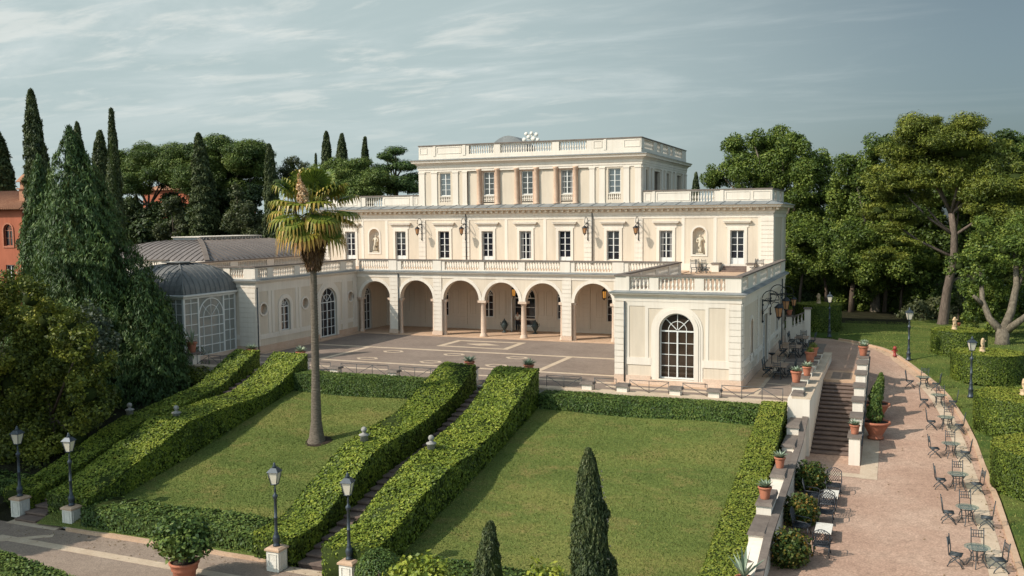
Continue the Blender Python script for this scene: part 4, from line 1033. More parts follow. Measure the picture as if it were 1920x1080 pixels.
def ST_(pl, pr, xl, xr, zb):
    """stations down a stair hedge from separate edge profiles"""
    ys_ = np.linspace(max(pl[0][0], pr[0][0]), min(pl[-1][0], pr[-1][0]), 22); out = []
    fl = lambda P, y: float(np.interp(-y, [-a for a, b in P], [b for a, b in P]))
    for y in ys_: out.append((xl, y, xr, y, zb(y), zb(y), fl(pl, y), fl(pr, y)))
    return out
zb = lambda y: zl(max(-40.4, y)) - 0.2
PRr = [(-22.3, 1.4), (-23.0, 1.3), (-25.3, 0.2), (-27.9, -0.75), (-31.3, -1.35), (-33.7, -1.4), (-36.9, -2.0), (-39.0, -2.75), (-39.6, -2.95), (-40.9, -3.0)]
PRl = [(-22.3, 1.45), (-23.2, 1.4), (-26.9, -0.3), (-29.2, -0.75), (-31.9, -1.2), (-34.1, -1.5), (-38.4, -2.95), (-40.9, -3.1)]
PLr = [(-21.6, 1.3), (-22.0, 1.2), (-24.1, 0.2), (-26.3, -0.4), (-29, -0.85), (-31.5, -0.97), (-33.6, -1.2), (-38.3, -3.25), (-40.25, -3.35)]
PLl = [(-21.6, 1.4), (-22.6, 1.3), (-26.1, 0.0), (-28, -0.5), (-30.8, -0.75), (-33.3, -1.1), (-37.0, -2.6), (-38.0, -3.15), (-40.25, -3.3)]
hedge('ivy_hedge', 'ivy hedge on the pavilion side of the central stair, stepping down the slope', ST_(PRl, PRr, 3.05, 5.5, zb), M['hedge'], 0.075, 290, 0.05, 'ivy hedges flanking the garden stairs', seed=21, tone0=-0.06, up_tone=0.2)  # shade toned into the side leaves, sunlight into the top ones
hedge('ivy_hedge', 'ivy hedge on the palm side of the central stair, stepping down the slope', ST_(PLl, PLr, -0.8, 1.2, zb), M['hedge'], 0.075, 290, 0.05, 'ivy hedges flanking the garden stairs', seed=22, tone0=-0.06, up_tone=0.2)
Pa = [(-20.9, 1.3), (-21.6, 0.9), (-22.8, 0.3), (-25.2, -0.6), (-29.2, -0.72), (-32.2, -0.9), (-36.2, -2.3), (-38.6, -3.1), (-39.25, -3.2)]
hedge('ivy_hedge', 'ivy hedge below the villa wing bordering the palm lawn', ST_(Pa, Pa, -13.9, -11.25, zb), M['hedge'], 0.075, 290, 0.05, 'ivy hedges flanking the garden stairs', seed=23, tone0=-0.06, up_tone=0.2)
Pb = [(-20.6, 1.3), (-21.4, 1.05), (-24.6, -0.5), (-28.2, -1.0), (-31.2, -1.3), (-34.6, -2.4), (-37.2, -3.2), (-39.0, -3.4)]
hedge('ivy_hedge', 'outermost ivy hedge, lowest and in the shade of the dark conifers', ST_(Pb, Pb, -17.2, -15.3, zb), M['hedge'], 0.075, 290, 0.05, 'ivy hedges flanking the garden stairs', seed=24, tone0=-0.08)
# clipped hedges along the terrace edge and the low road
def hx(x0, x1, y0, y1, zb_, zt): return [(x, y1, x, y0, zb_, zb_, zt + 0.03 * math.sin(x), zt - 0.02) for x in np.linspace(x0, x1, max(2, int((x1 - x0) / 2)))]
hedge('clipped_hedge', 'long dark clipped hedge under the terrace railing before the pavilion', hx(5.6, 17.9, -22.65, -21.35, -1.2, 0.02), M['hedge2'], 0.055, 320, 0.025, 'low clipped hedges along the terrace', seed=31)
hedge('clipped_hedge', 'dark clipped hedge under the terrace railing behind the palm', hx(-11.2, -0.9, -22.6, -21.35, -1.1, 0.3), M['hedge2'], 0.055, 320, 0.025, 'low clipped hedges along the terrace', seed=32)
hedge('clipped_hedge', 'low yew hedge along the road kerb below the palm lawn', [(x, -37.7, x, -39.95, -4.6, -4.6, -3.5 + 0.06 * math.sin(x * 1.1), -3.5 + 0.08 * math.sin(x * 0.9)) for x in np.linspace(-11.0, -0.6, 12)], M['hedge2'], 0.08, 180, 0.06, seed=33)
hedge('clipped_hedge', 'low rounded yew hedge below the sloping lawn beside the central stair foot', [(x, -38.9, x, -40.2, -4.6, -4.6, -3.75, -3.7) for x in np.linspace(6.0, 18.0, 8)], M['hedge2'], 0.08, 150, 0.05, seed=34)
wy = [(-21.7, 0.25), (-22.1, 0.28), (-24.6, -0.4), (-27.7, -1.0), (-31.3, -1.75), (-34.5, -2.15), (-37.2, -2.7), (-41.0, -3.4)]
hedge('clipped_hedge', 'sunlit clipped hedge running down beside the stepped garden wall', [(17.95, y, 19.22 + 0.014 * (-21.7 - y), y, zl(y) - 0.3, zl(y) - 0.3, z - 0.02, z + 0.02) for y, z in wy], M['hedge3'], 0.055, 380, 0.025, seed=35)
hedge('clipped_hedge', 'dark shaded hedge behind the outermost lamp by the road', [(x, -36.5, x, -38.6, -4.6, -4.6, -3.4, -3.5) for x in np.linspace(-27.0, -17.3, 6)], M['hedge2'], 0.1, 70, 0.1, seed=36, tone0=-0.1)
hedge('clipped_hedge', 'rough green hedge corner across the road from the lamps', [(-12.5, -47.5, -12.5, -44.6, -4.7, -4.7, -3.75, -3.75), (-9.5, -47.6, -9.4, -45.1, -4.7, -4.7, -3.6, -3.6), (-7.5, -47.7, -7.2, -45.5, -4.7, -4.7, -3.62, -3.62), (-4.8, -47.8, -4.3, -46.0, -4.7, -4.7, -3.75, -3.75)], M['hedge2'], 0.07, 200, 0.06, seed=37, tone0=0.08)

# ------------------------------------------------------------------ low road
sheet('low_road', [[(-40, -60), (16, -60), (16, -40.25), (-40, -40.25)]], -4.5, M['road'], 0.2)
sheet('road_paving_band', [strip((-14, -42.0), (16, -42.35), 0.5), strip((-15.4, -40.15), (-12.2, -40.15), 0.5), strip((1.1, -40.6), (4.1, -40.6), 0.5)], -4.492, M['bandstone'], 0.05)
sheet('road_cross_band', [strip((-15.5, -43.9), (-11.6, -41.0), 0.35)], -4.486, M['bandstone'], 0.04)
m = MB()
for a, b in ((-11.6, 0.35), (4.8, 16)): m.box((a, -40.3, -4.7), (b, -40.05, -4.36))
m.box((-30, -38.8, -4.7), (-16.2, -38.55, -4.36))
struct(m, 'road_kerb', M['bandpink'])

# ------------------------------------------------------------------ drive on the garden side
d = MB(); rows = list(np.arange(-46, 8.01, 0.5)); NXs = 14
def dz(x, y):
    if y < -9: return zp(y)
    k = min(1, max(0, (x - 22.4) / 2.2)); return (1 - k) * -0.005 + k * zp(y)
for y in rows:
    k = kerbx(y); xl = 19.9
    for i in range(NXs):
        x = xl + (k - xl) * i / (NXs - 1); d.v.append((x, y, dz(x, y)))
for j in range(len(rows) - 1):
    for i in range(NXs - 1): d.f.append((j * NXs + i, j * NXs + i + 1, (j + 1) * NXs + i + 1, (j + 1) * NXs + i)); d.s.append(True)
d.add([(8, 4.9, -0.004), (19.9, 4.9, -0.004), (19.9, 8.0, -0.004), (17, 9.2, -0.004), (8, 9.5, -0.004)], [(0, 1, 2, 3, 4)])
d.add([(19.5, -5.0, -0.006), (19.91, -5.0, -0.006), (19.91, 4.95, -0.006), (19.5, 4.95, -0.006)], [(0, 1, 2, 3)])
struct(d, 'drive', M['path'], recalc=False)
def along(o0, o1, y0, y1, zoff, name, mat, thick=None, step=0.5):
    m = MB(); ysr = np.arange(y0, y1 + 1e-6, step); vs = []
    for y in ysr:
        k = kerbx(y); dxy = (kerbx(y + .2) - kerbx(y - .2)) / .4; nrm = Vector((1, -dxy)).normalized()
        for o in (o0, o1):
            x_, y_ = k + nrm.x * o, y + nrm.y * o
            vs.append((x_, y_, zp(y) + zoff))
            if thick: vs.append((x_, y_, zp(y) + zoff - thick))
    q = 4 if thick else 2; fs = []
    for j in range(len(ysr) - 1):
        a = j * q; b = a + q
        if thick: fs += [(a, b, b + 2, a + 2), (a, a + 1, b + 1, b), (a + 2, b + 2, b + 3, a + 3)]
        else: fs.append((a, b, b + 1, a + 1))
    m.add(vs, fs); return struct(m, name, mat, recalc=False)
along(0.0, 0.22, -46, 7.8, 0.13, 'drive_kerb', M['bandpink'], 0.4)
along(-0.95, -0.32, -46, -6.5, 0.012, 'drive_paving_band', M['bandstone'])
along(-0.6, -0.04, -6.5, 7.8, 0.011, 'drive_edge_band', M['bandpink'])
m = MB()
zz = lambda y: zp(y) + 0.012
m.add([(22.95, -25.2, zz(-25.2)), (23.75, -25.2, zz(-25.2)), (23.75, -21.5, zz(-21.5)), (22.95, -21.5, zz(-21.5)), (23.75, -12, zz(-12)), (22.95, -12, zz(-12))], [(0, 1, 2, 3), (3, 2, 4, 5)])
m.add([(20.3, -25.1, zz(-25.1)), (22.95, -25.1, zz(-25.1)), (22.95, -24.5, zz(-24.5)), (20.3, -24.5, zz(-24.5))], [(0, 1, 2, 3)])
struct(m, 'landing_paving_band', M['bandstone'], recalc=False)

# drive stair, its two walls and the stepped garden wall
t = thing('drive_stair', 'broad stone stair climbing from the drive to the terrace level', 'stairs')
tr = MB(); ri = MB(); n = 18; y1, z1 = -12.3, 0.0; y0, z0 = -22.1, -2.46; L = (y1 - y0) / n
for i in range(n):
    z = z1 - (z1 - z0) * (i + 1) / n + 0.0; ya = y1 - i * L
    tr.box((20.42, ya - L - 0.04, z - 0.055), (22.36, ya - 0.0, z)); ri.box((20.43, ya - L, z - 0.7), (22.35, ya - 0.02, z - 0.057))
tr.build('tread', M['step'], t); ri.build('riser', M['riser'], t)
m = MB(); m.box((20.42, -12.3, -1.8), (22.36, -8.6, 0.02)); m.build('landing', M['bandpink'], t)
m = MB(); m.box((20.8, -11.9, 0.015), (22.0, -9.3, 0.028)); m.build('landing_mat', M['asphalt'], t)

t = thing('stair_parapet_wall', 'ivory parapet between drive stair and drive, stepping down under stone caps', 'wall')
m = MB(); m.hexa([(22.4, -22.6, -3.2), (22.86, -22.6, -3.2), (22.86, -8.0, -3.2), (22.4, -8.0, -3.2)], [(22.4, -22.6, -1.7), (22.86, -22.6, -1.7), (22.86, -8.0, 0.9), (22.4, -8.0, 0.9)]); m.build('wall', M['trim'], t)
RC = [(-8.4, 1.3), (-10.6, 1.35), (-12.8, 1.3), (-14.9, 1.0), (-16.9, 0.6), (-18.8, 0.15), (-20.7, -0.35), (-22.5, -1.0)]
for y, z in RC:
    m = MB(); m.box((22.37, y - 0.62, z - 1.3 if y > -22 else -2.6), (22.9, y + 0.62, z - 0.09)); m.build('pier', M['trim'], t)
    m = MB(); m.box((22.3, y - 0.7, z - 0.09), (22.97, y + 0.7, z)); m.build('cap', M['coping'], t)
m = MB(); m.tube([(22.97, -8.5, 1.0), (22.97, -22.8, -1.5)], 0.04, 6); m.build('handrail', M['greyiron'], t)

t = thing('stepped_garden_wall', 'ivory garden wall stepping down from the terrace corner under brown stone caps', 'wall')
LG = [(-22.2, -0.35), (-25, -1.0), (-31.5, -1.5), (-37.5, -1.8), (-40, -2.4), (-46, -3.3)]
m = MB()
for (ya, za), (yb, zb_) in zip(LG, LG[1:]): m.hexa([(19.5, yb, -5), (20.24, yb, -4.5), (20.24, ya, -4), (19.5, ya, -5)], [(19.5, yb, zb_ - .25), (20.24, yb, zb_ - .1), (20.24, ya, za - .1), (19.5, ya, za - .25)])
m.box((19.3, -22.2, -3.6), (20.4, -4.5, 0.55)); m.build('wall', M['trim'], t)
m = MB()
for (ya, za), (yb, zb_) in zip(LG, LG[1:]): m.hexa([(20.05, yb, zb_ - .11), (20.34, yb, zb_ - .11), (20.34, ya, za - .11), (20.05, ya, za - .11)], [(20.05, yb, zb_ + .02), (20.34, yb, zb_), (20.34, ya, za), (20.05, ya, za + .02)])
m.build('ledge', M['coping'], t)
GC = [(-20.9, -21.9, 0.78), (-21.9, -24.1, -0.45), (-24.1, -26.2, -0.95), (-26.2, -30.6, -1.28), (-30.6, -33.2, -1.75), (-33.2, -35.2, -1.22), (-35.2, -37.3, -1.72), (-37.3, -38.9, -2.3), (-38.9, -40.6, -2.9), (-40.6, -42.4, -3.4), (-42.4, -44.4, -3.9)]
for ya, yb, z in GC:
    m = MB(); m.box((19.46, yb + 0.06, z - 1.5), (20.03, ya - 0.004, z - 0.13)); m.build('pier', M['trim'], t)
    m = MB(); m.hexa([(19.4, yb - 0.03, z - 0.13), (20.09, yb - 0.03, z - 0.13), (20.09, ya, z - 0.13), (19.4, ya, z - 0.13)], [(19.45, yb + 0.03, z), (20.04, yb + 0.03, z), (20.04, ya, z + 0.02), (19.45, ya, z + 0.02)]); m.build('cap', M['coping'], t)
UC = [-20.0, -17.4, -14.8, -12.2, -9.6, -7.0]
for y in UC:
    m = MB(); m.box((19.35, y - 0.55, 0.4), (19.95, y + 0.55, 0.92)); m.build('pier', M['white'], t)
    m = MB(); m.box((19.27, y - 0.63, 0.92), (20.03, y + 0.63, 1.02)); m.build('cap', M['coping'], t)
m = MB(); m.box((19.5, -22.2, 0.55), (20.45, -4.6, 0.63)); m.build('wall_coping', M['bandstone'], t)

t = thing('side_stair', 'pale stone stair with sloping balustrade at the far corner of the villa', 'stairs')
m = MB(); m.hexa([(15.3, 5.0, -0.1), (18.0, 5.0, -0.1), (18.0, 7.2, -0.1), (15.3, 7.2, -0.1)], [(15.3, 5.0, 0.5), (18.0, 5.0, 1.75), (18.0, 7.2, 1.75), (15.3, 7.2, 0.5)]); m.build('base', M['trim'], t)
m = MB(); m.hexa([(15.3, 4.9, 1.25), (18.1, 4.9, 2.5), (18.1, 5.25, 2.5), (15.3, 5.25, 1.25)], [(15.3, 4.9, 1.37), (18.1, 4.9, 2.62), (18.1, 5.25, 2.62), (15.3, 5.25, 1.37)]); m.build('handrail', M['coping'], t)
m = MB()
for i in range(9):
    x = 15.6 + i * 0.28; z = 0.5 + (x - 15.3) * 0.463
    m.lathe([(r_, q * 1.1) for r_, q in BAL], 6, lambda a, b, c, x=x, z=z: (x + a, 5.08 + b, z + c), True, False)
m.build('baluster_row', M['trim'], t)
for x, z in ((16.6, 2.05), (18.0, 2.7)):
    m = MB(); m.box((x - 0.22, 4.86, 0.0), (x + 0.22, 5.3, z)); m.build('pedestal', M['trim'], t)
    m = MB(); m.box((x - 0.3, 4.78, z), (x + 0.3, 5.38, z + 0.1)); m.build('cap', M['coping'], t)
# ------------------------------------------------------------------ trees
def crown_quads(blobs, dens, size, seed, nz_up=0.25, rough=0.8, hollow=0.72, tone=0.45, tvar=0.16, aspect=0.62, sag=0.0, lump=0.22, up=None):
    rng = np.random.RandomState(seed); Q = []; Tn = []
    for k, (x, y, z, r, rz) in enumerate(blobs):
        n = int(dens * (r * r * 0.5 + r * rz * 0.5) * 4 * PI)
        d = unit(rng.normal(size=(n, 3)))
        rad = hollow + (1.12 - hollow) * rng.rand(n) ** 0.7
        rad *= 1 + lump * lumps(d * 2.2 + k * 3.1, 1.6, seed + k)
        p = d * rad[:, None] * np.array([r, r, rz]) + np.array([x, y, z])
        p += rng.normal(size=(n, 3)) * size * 0.5
        if sag: p[:, 2] -= sag * r * (rad ** 2) * rng.rand(n)
        nr = d * np.array([1, 1, r / max(rz, .1)]) + rng.normal(size=(n, 3)) * rough + np.array([0, 0, nz_up])
        tv = tone + rng.normal() * 0.09 + rng.normal(size=n) * tvar
        q, t = leaf_quads(p, nr, size * rng.uniform(0.55, 1.3, n), np.clip(tv, 0, 1), aspect, up, rng)
        Q.append(q); Tn.append(t)
    return Q, Tn
def trunk_mb(paths):
    m = MB()
    for pts, r in paths: m.tube(pts, r, 9)
    return m
def grow(blobs, base, r0, seed, fork=0.45, lean=(0, 0), nb=9, rb=0.3):
    """trunk from base to a fork, then limbs that reach into the crown's clumps"""
    rng = random.Random(seed)
    cx = sum(b[0] for b in blobs) / len(blobs); cy = sum(b[1] for b in blobs) / len(blobs)
    top = max(b[2] for b in blobs); zf = base[2] + (top - base[2]) * fork
    fk = (base[0] + lean[0], base[1] + lean[1], zf)
    mid = ((base[0] * 0.55 + fk[0] * 0.45) + rng.uniform(-.15, .15), (base[1] + fk[1]) / 2, base[2] + (zf - base[2]) * 0.5)
    P = [([(base[0], base[1], base[2] - 0.4), base, mid, fk], [r0 * 1.5, r0 * 1.1, r0 * 0.9, r0 * 0.75])]
    for b in rng.sample(blobs, min(nb, len(blobs))):
        tgt = (b[0], b[1], b[2] + 0.1 * b[4]); s = rng.uniform(0.75, 1.0)
        st = (fk[0], fk[1], mid[2] + (fk[2] - mid[2]) * s)
        m_ = ((st[0] * .5 + tgt[0] * .5), (st[1] * .5 + tgt[1] * .5), st[2] * .45 + tgt[2] * .55 - 0.05 * abs(tgt[0] - st[0]))
        P.append(([st, m_, tgt], [r0 * rb * 1.5, r0 * rb, r0 * rb * 0.35]))
    return trunk_mb(P)
def subdiv(blobs, n, f, seed, up=0.25, spread=0.82):
    """break big clumps into a skin of smaller ones with gaps between"""
    rng = np.random.RandomState(seed); out = []
    for x, y, z, r, rz in blobs:
        k = max(3, int(n * min(1.6, max(0.5, r / 1.8))))
        d = unit(rng.normal(size=(k, 3)) + np.array([0, 0, up]))
        for q in d:
            s = f * rng.uniform(0.7, 1.3); w = spread * rng.uniform(0.75, 1.12)
            out.append((x + q[0] * r * w, y + q[1] * r * w, z + q[2] * rz * w, r * s, rz * s * 0.85))
    return out
def cores(blobs, f=0.6):
    m = MB()
    for x, y, z, r, rz in blobs: m.ball((x, y, z), r * f, 8, 5, rz / r)
    return m
def tree(name, label, blobs, base, r0, leaf, bark, dens, size, seed, group=None, cat='tree', fork=0.45, nb=9, lean=(0, 0), rb=0.3, grow_r=1.0, core=0.6, trunk=None, sd=(12, 0.42), **k):
    blobs = [(x, y, z, r * grow_r, rz * grow_r) for x, y, z, r, rz in blobs]
    t = thing(name, label, cat, (0, 0, 0), 0, group)
    (trunk or grow(blobs, base, r0, seed, fork, lean, nb, rb)).build('trunk', M[bark], t)
    sub_ = subdiv(blobs, sd[0], sd[1], seed + 7) if sd else blobs
    Q, Tn = crown_quads(sub_, dens, size, seed, **k)
    leaf_object('crown', Q, Tn, M[leaf], t, cores(blobs, core * (0.55 if sd else 1)) if core else None)
    return t
PINE_A=[(-86.5,40.2,18.7,2.64,1.85),(-81.6,41.0,19.6,3.11,2.18),(-83.0,39.0,16.3,2.44,1.71),(-78.0,40.0,17.4,2.74,1.92),(-89.1,42.0,16.1,1.85,1.3),(-76.8,42.0,19.1,2.28,1.6)]
PINE_B=[(-76.1,41.8,19.4,2.92,2.04),(-69.9,42.2,20.2,3.2,1.92),(-63.9,41.3,19.2,2.82,1.97),(-68.2,43.6,16.9,3.22,2.58),(-71.7,41.2,16.5,3.2,2.56),(-63.6,43.7,17.2,1.91,1.53),(-70.6,44.9,19.4,2.45,1.71),(-78.5,42.7,17.1,2.06,1.64)]
PINE_C=[(-43.9,30.9,15.4,2.2,1.32),(-39.5,30.4,16.0,2.56,1.54),(-33.6,27.6,14.6,1.68,1.18),(-45.0,30.3,14.1,1.51,1.21),(-36.2,28.8,14.2,2.24,1.79),(-40.5,29.6,14.0,2.42,1.94),(-41.2,28.9,16.8,1.34,0.8),(-34.0,31.0,14.1,0.93,0.75)]
CEDAR=[(-34.4,32.8,18.8,1.15,0.46),(-35.5,32.0,18.1,0.94,0.38),(-33.4,33.1,16.9,1.62,0.57),(-32.5,33.8,15.5,1.36,0.47),(-36.3,32.4,16.5,1.36,0.54),(-33.9,32.2,14.6,2.02,0.81),(-31.9,32.7,14.1,1.34,0.67),(-38.6,34.3,15.8,1.25,0.62),(-35.9,34.4,17.8,0.82,0.33)]
OAK_DARK=[(-77.3,41.0,12.2,2.44,2.44),(-71.4,42.4,11.3,2.91,2.91),(-67.1,42.1,12.9,2.39,2.39),(-62.1,39.3,9.7,2.63,2.63),(-72.3,37.5,9.0,2.36,2.36),(-68.3,40.9,8.1,2.7,2.7),(-77.9,40.4,8.1,2.27,2.27),(-61.9,39.2,13.5,1.69,1.69),(-69.4,38.4,14.0,2.03,2.03),(-79.0,39.4,11.4,1.78,1.78),(-84.0,39.8,11.4,2.46,2.46),(-85.1,38.6,9.0,2.13,2.13),(-81.0,38.8,8.2,2.27,2.27)]
OLIVE=[(-71.8,33.9,12.4,1.22,1.22),(-71.2,34.7,10.5,1.38,1.38),(-73.2,34.2,9.4,1.54,1.54),(-69.3,33.6,8.2,1.52,1.52)]
OLIVE2=[(-60.2,33.6,14.1,1.03,1.03),(-60.2,33.9,11.5,1.63,1.63),(-60.8,33.4,9.3,1.62,1.62),(-57.5,33.4,11.1,1.61,1.61),(-57.2,34.0,8.2,1.62,1.62),(-58.8,33.2,7.9,1.61,1.61)]
TAMARISK=[(-59.4,46.0,18.2,1.28,1.28),(-57.7,45.7,17.5,1.27,1.27),(-61.0,46.4,16.8,1.45,1.45),(-59.2,46.5,16.0,1.6,1.6)]
PLANE_A=[(5.5,37.0,14.8,1.71,1.71),(7.6,37.0,17.4,1.82,1.82),(10.2,35.4,17.8,1.78,1.78),(12.3,36.8,18.0,1.91,1.91),(14.5,35.2,17.2,1.75,1.75),(16.4,36.4,15.3,1.76,1.76),(8.8,35.1,14.6,2.15,2.15),(11.6,35.7,15.2,2.37,2.37),(14.7,33.8,13.8,2.42,2.42),(16.8,34.7,12.1,2.08,2.08),(13.1,38.4,10.4,2.66,2.66),(15.8,34.6,8.1,2.56,2.56),(13.9,37.0,5.6,2.39,2.39),(16.8,36.8,4.5,2.6,2.6),(4.3,37.1,13.9,1.11,1.11),(14.6,35.9,2.1,2.01,2.01),(18.0,36.5,1.9,2.12,2.12),(12.9,33.8,16.8,1.45,1.45),(9.6,33.9,18.5,0.82,0.82),(14.0,34.5,18.4,0.81,0.81)]
PLANE_B=[(20.2,30.3,14.7,1.64,1.64),(22.2,30.0,16.2,1.73,1.73),(24.2,30.1,16.9,1.5,1.5),(19.6,32.3,12.6,1.9,1.9),(21.8,30.4,13.0,2.18,2.18),(23.8,34.3,13.6,2.01,2.01),(19.7,32.9,9.8,2.14,2.14),(22.3,32.2,10.3,2.21,2.21),(24.3,33.0,10.3,2.21,2.21),(20.3,30.8,7.0,2.32,2.32),(22.8,34.1,6.9,2.48,2.48),(25.4,33.7,7.5,2.44,2.44),(19.8,33.1,3.5,2.27,2.27),(22.4,31.9,3.7,2.55,2.55),(25.0,33.7,3.6,2.57,2.57),(27.0,33.2,5.3,1.98,1.98),(18.7,32.8,1.0,1.7,1.7),(21.4,34.1,0.7,1.93,1.93),(24.5,32.7,0.9,1.89,1.89)]
PINE_D=[(26.0,19.4,17.3,1.81,1.35),(27.1,20.2,17.9,1.24,0.87),(29.8,18.7,16.9,1.95,1.46),(27.9,18.6,16.2,1.96,1.37),(31.4,21.0,15.8,1.7,1.28),(25.1,21.2,15.6,1.95,1.36),(27.4,22.1,15.1,2.14,1.5),(30.0,21.5,14.5,2.2,1.65),(32.3,20.2,13.9,1.87,1.4),(23.6,18.2,13.3,1.62,1.05),(24.7,19.9,12.6,1.74,1.04),(22.8,21.9,12.0,1.29,0.78),(23.0,21.3,10.5,1.48,0.82),(24.8,19.9,10.0,1.55,0.85),(32.5,19.8,11.5,2.14,1.61),(33.8,18.8,12.9,1.55,1.24),(33.3,18.6,9.2,2.02,1.41),(30.9,18.1,11.5,1.56,1.1),(26.6,21.7,11.4,1.27,0.7),(23.5,20.6,8.8,1.28,0.64),(23.3,18.4,6.5,1.44,0.72),(24.8,19.6,7.6,1.26,0.63),(32.0,18.0,7.4,1.65,0.99),(33.8,18.7,6.0,1.56,0.94),(29.6,21.0,11.1,0.96,0.57),(34.9,20.7,10.1,1.86,1.49),(35.1,19.9,7.4,1.39,0.97)]
PLANE_C=[(32.6,13.1,14.8,1.46,1.46),(33.7,14.6,13.6,1.57,1.57),(31.5,15.8,6.6,1.62,1.62),(32.9,13.7,4.9,1.74,1.74),(30.9,12.3,4.1,1.47,1.47),(32.4,12.2,2.9,1.55,1.55),(33.6,12.3,8.0,1.7,1.7),(34.4,15.8,2.1,1.33,1.33),(30.7,14.2,1.7,1.15,1.15),(29.4,15.3,5.7,1.08,1.08),(31.7,12.7,1.3,0.78,0.78)]
PLANE_D=[(34.1,29.0,16.5,1.53,1.53),(35.4,30.8,15.6,2.06,2.06),(29.9,31.6,4.9,1.93,1.93),(27.4,29.4,2.8,1.91,1.91),(29.3,28.3,1.4,1.56,1.56),(31.8,31.5,6.5,1.91,1.91),(36.5,29.2,11.2,2.53,2.53),(28.4,31.0,7.6,1.93,1.93)]
SHRUBS_R=[(31.2,24.6,2.2,1.29,1.29),(30.2,26.8,0.5,1.33,1.33),(28.4,27.4,0.9,1.24,1.24),(32.1,26.9,0.0,1.12,1.12),(26.4,25.4,0.5,1.33,1.33),(25.5,26.9,-0.2,1.05,1.05),(30.8,24.6,-0.5,0.9,0.9)]
BUSH_TREE=[(-24.2,-32.2,6.2,1.08,1.08),(-21.1,-33.5,5.7,1.09,1.09),(-25.5,-31.6,4.5,1.42,1.42),(-21.1,-32.4,4.4,1.36,1.36),(-23.4,-32.0,3.0,1.9,1.9),(-17.3,-34.4,4.4,0.99,0.99),(-16.6,-34.3,3.3,1.28,1.28),(-20.6,-32.3,1.6,1.86,1.86),(-22.5,-33.6,0.7,2.16,2.16),(-17.0,-33.0,1.9,1.08,1.08),(-16.7,-34.0,0.6,1.47,1.47),(-22.4,-31.6,-1.5,2.23,2.23),(-16.7,-33.0,-0.2,1.08,1.08),(-25.0,-32.0,-2.3,2.26,2.26),(-20.3,-34.3,-3.0,1.81,1.81),(-18.3,-33.1,-2.2,1.21,1.21),(-23.2,-34.3,-3.5,1.54,1.54)]
GREY_SHRUB=[(-20.5,-30.0,4.5,0.64,0.64),(-19.2,-30.6,3.9,0.69,0.69),(-20.1,-31.0,4.0,0.57,0.57),(-18.1,-31.0,3.1,0.62,0.62)]

PLANE_D += [(28.0, 30, 11.5, 2.2, 2.2), (31, 30, 11, 2.2, 2.2), (29.8, 31, 14, 2, 2), (33, 30, 13, 2.2, 2.2), (26.5, 31, 9.5, 2, 2), (30, 30, 8.4, 2, 2), (33, 30, 8.4, 2, 2), (27.5, 30, 14, 1.8, 1.8)]
PLANE_A += [(13.5, 31, 5.0, 1.8, 1.5), (16.5, 30.5, 4.4, 1.7, 1.4), (15, 31, 7.4, 2.0, 1.8), (17.6, 30.5, 7.0, 1.8, 1.7)]
PLANE_B += [(20, 28, 5.2, 1.9, 1.6), (22.6, 27.6, 4.6, 1.9, 1.5), (25.2, 28, 4.8, 1.8, 1.5), (21.2, 28.2, 8, 2.0, 1.8), (24.0, 28.2, 7.6, 2.0, 1.8), (18.8, 28.6, 6.5, 1.6, 1.4), (26.6, 28, 6.4, 1.5, 1.3)]
tree('plane_tree', 'tall plane tree rising just behind the villa roof corner', PLANE_A, (12.5, 36, 0.1), 0.5, 'plane', 'planebark', 52, 0.125, 41, 'plane trees behind the garden', nz_up=0.5)
tree('plane_tree', 'broad plane tree between the villa corner and the leaning pine', PLANE_B, (22.5, 32, 0.1), 0.5, 'plane', 'planebark', 52, 0.125, 42, 'plane trees behind the garden', fork=0.2, nz_up=0.5)
PLANE_C = [b for b in PLANE_C if b[2] < 8.6]
PLANE_C += [(31.2, 13.5, 8.5, 1.4, 1.3), (34.5, 12.5, 6.0, 1.5, 1.4), (30.3, 13, 2.2, 1.0, 0.9), (30.7, 9.6, 6.6, 1.25, 1.1), (32.3, 9.4, 7.3, 1.35, 1.2), (33.9, 9.0, 6.6, 1.3, 1.2), (35.2, 9.4, 5.6, 1.3, 1.1), (30.2, 9.2, 4.9, .7, .6), (32.1, 10.4, 5.3, 1.0, .9), (34.8, 9.6, 8.3, 1.4, 1.3)]
tree('plane_tree', 'plane tree with pale forked trunk beside the hedge drums', PLANE_C, (32.1, 8.2, 0.0), 0.55, 'plane', 'planebark', 58, 0.115, 43, 'plane trees behind the garden', nz_up=0.5, trunk=trunk_mb([
    ([(32.1, 8.2, -0.4), (32.1, 8.2, 0.3), (32.1, 8.2, 1.3)], [0.66, 0.52, 0.46]), ([(32.0, 8.2, 1.1), (31.2, 8.6, 2.0), (30.7, 9.0, 3.4), (30.6, 10, 6.0)], [0.34, 0.25, 0.2, 0.12]),
    ([(32.15, 8.2, 1.1), (32.7, 8.8, 2.6), (33.1, 9.6, 4.6), (33.0, 11, 8.5)], [0.37, 0.3, 0.24, 0.12]), ([(32.2, 8.2, 1.0), (33.4, 8.0, 2.1), (34.6, 8.0, 3.2), (35.6, 9.0, 6.0)], [0.32, 0.24, 0.19, 0.1]),
    ([(30.75, 8.9, 3.0), (30.2, 8.6, 3.6), (30.0, 8.6, 3.75)], [0.2, 0.14, 0.1]), ([(32.95, 9.3, 3.8), (33.6, 10.2, 5.5), (34.2, 12, 8.0)], [0.2, 0.15, 0.08])]))
tree('plane_tree', 'shaded plane tree filling the gap behind the leaning pine', PLANE_D, (31.5, 30, 0.1), 0.45, 'plane', 'planebark', 46, 0.135, 44, 'plane trees behind the garden', fork=0.3, nz_up=0.5, tone=0.3)
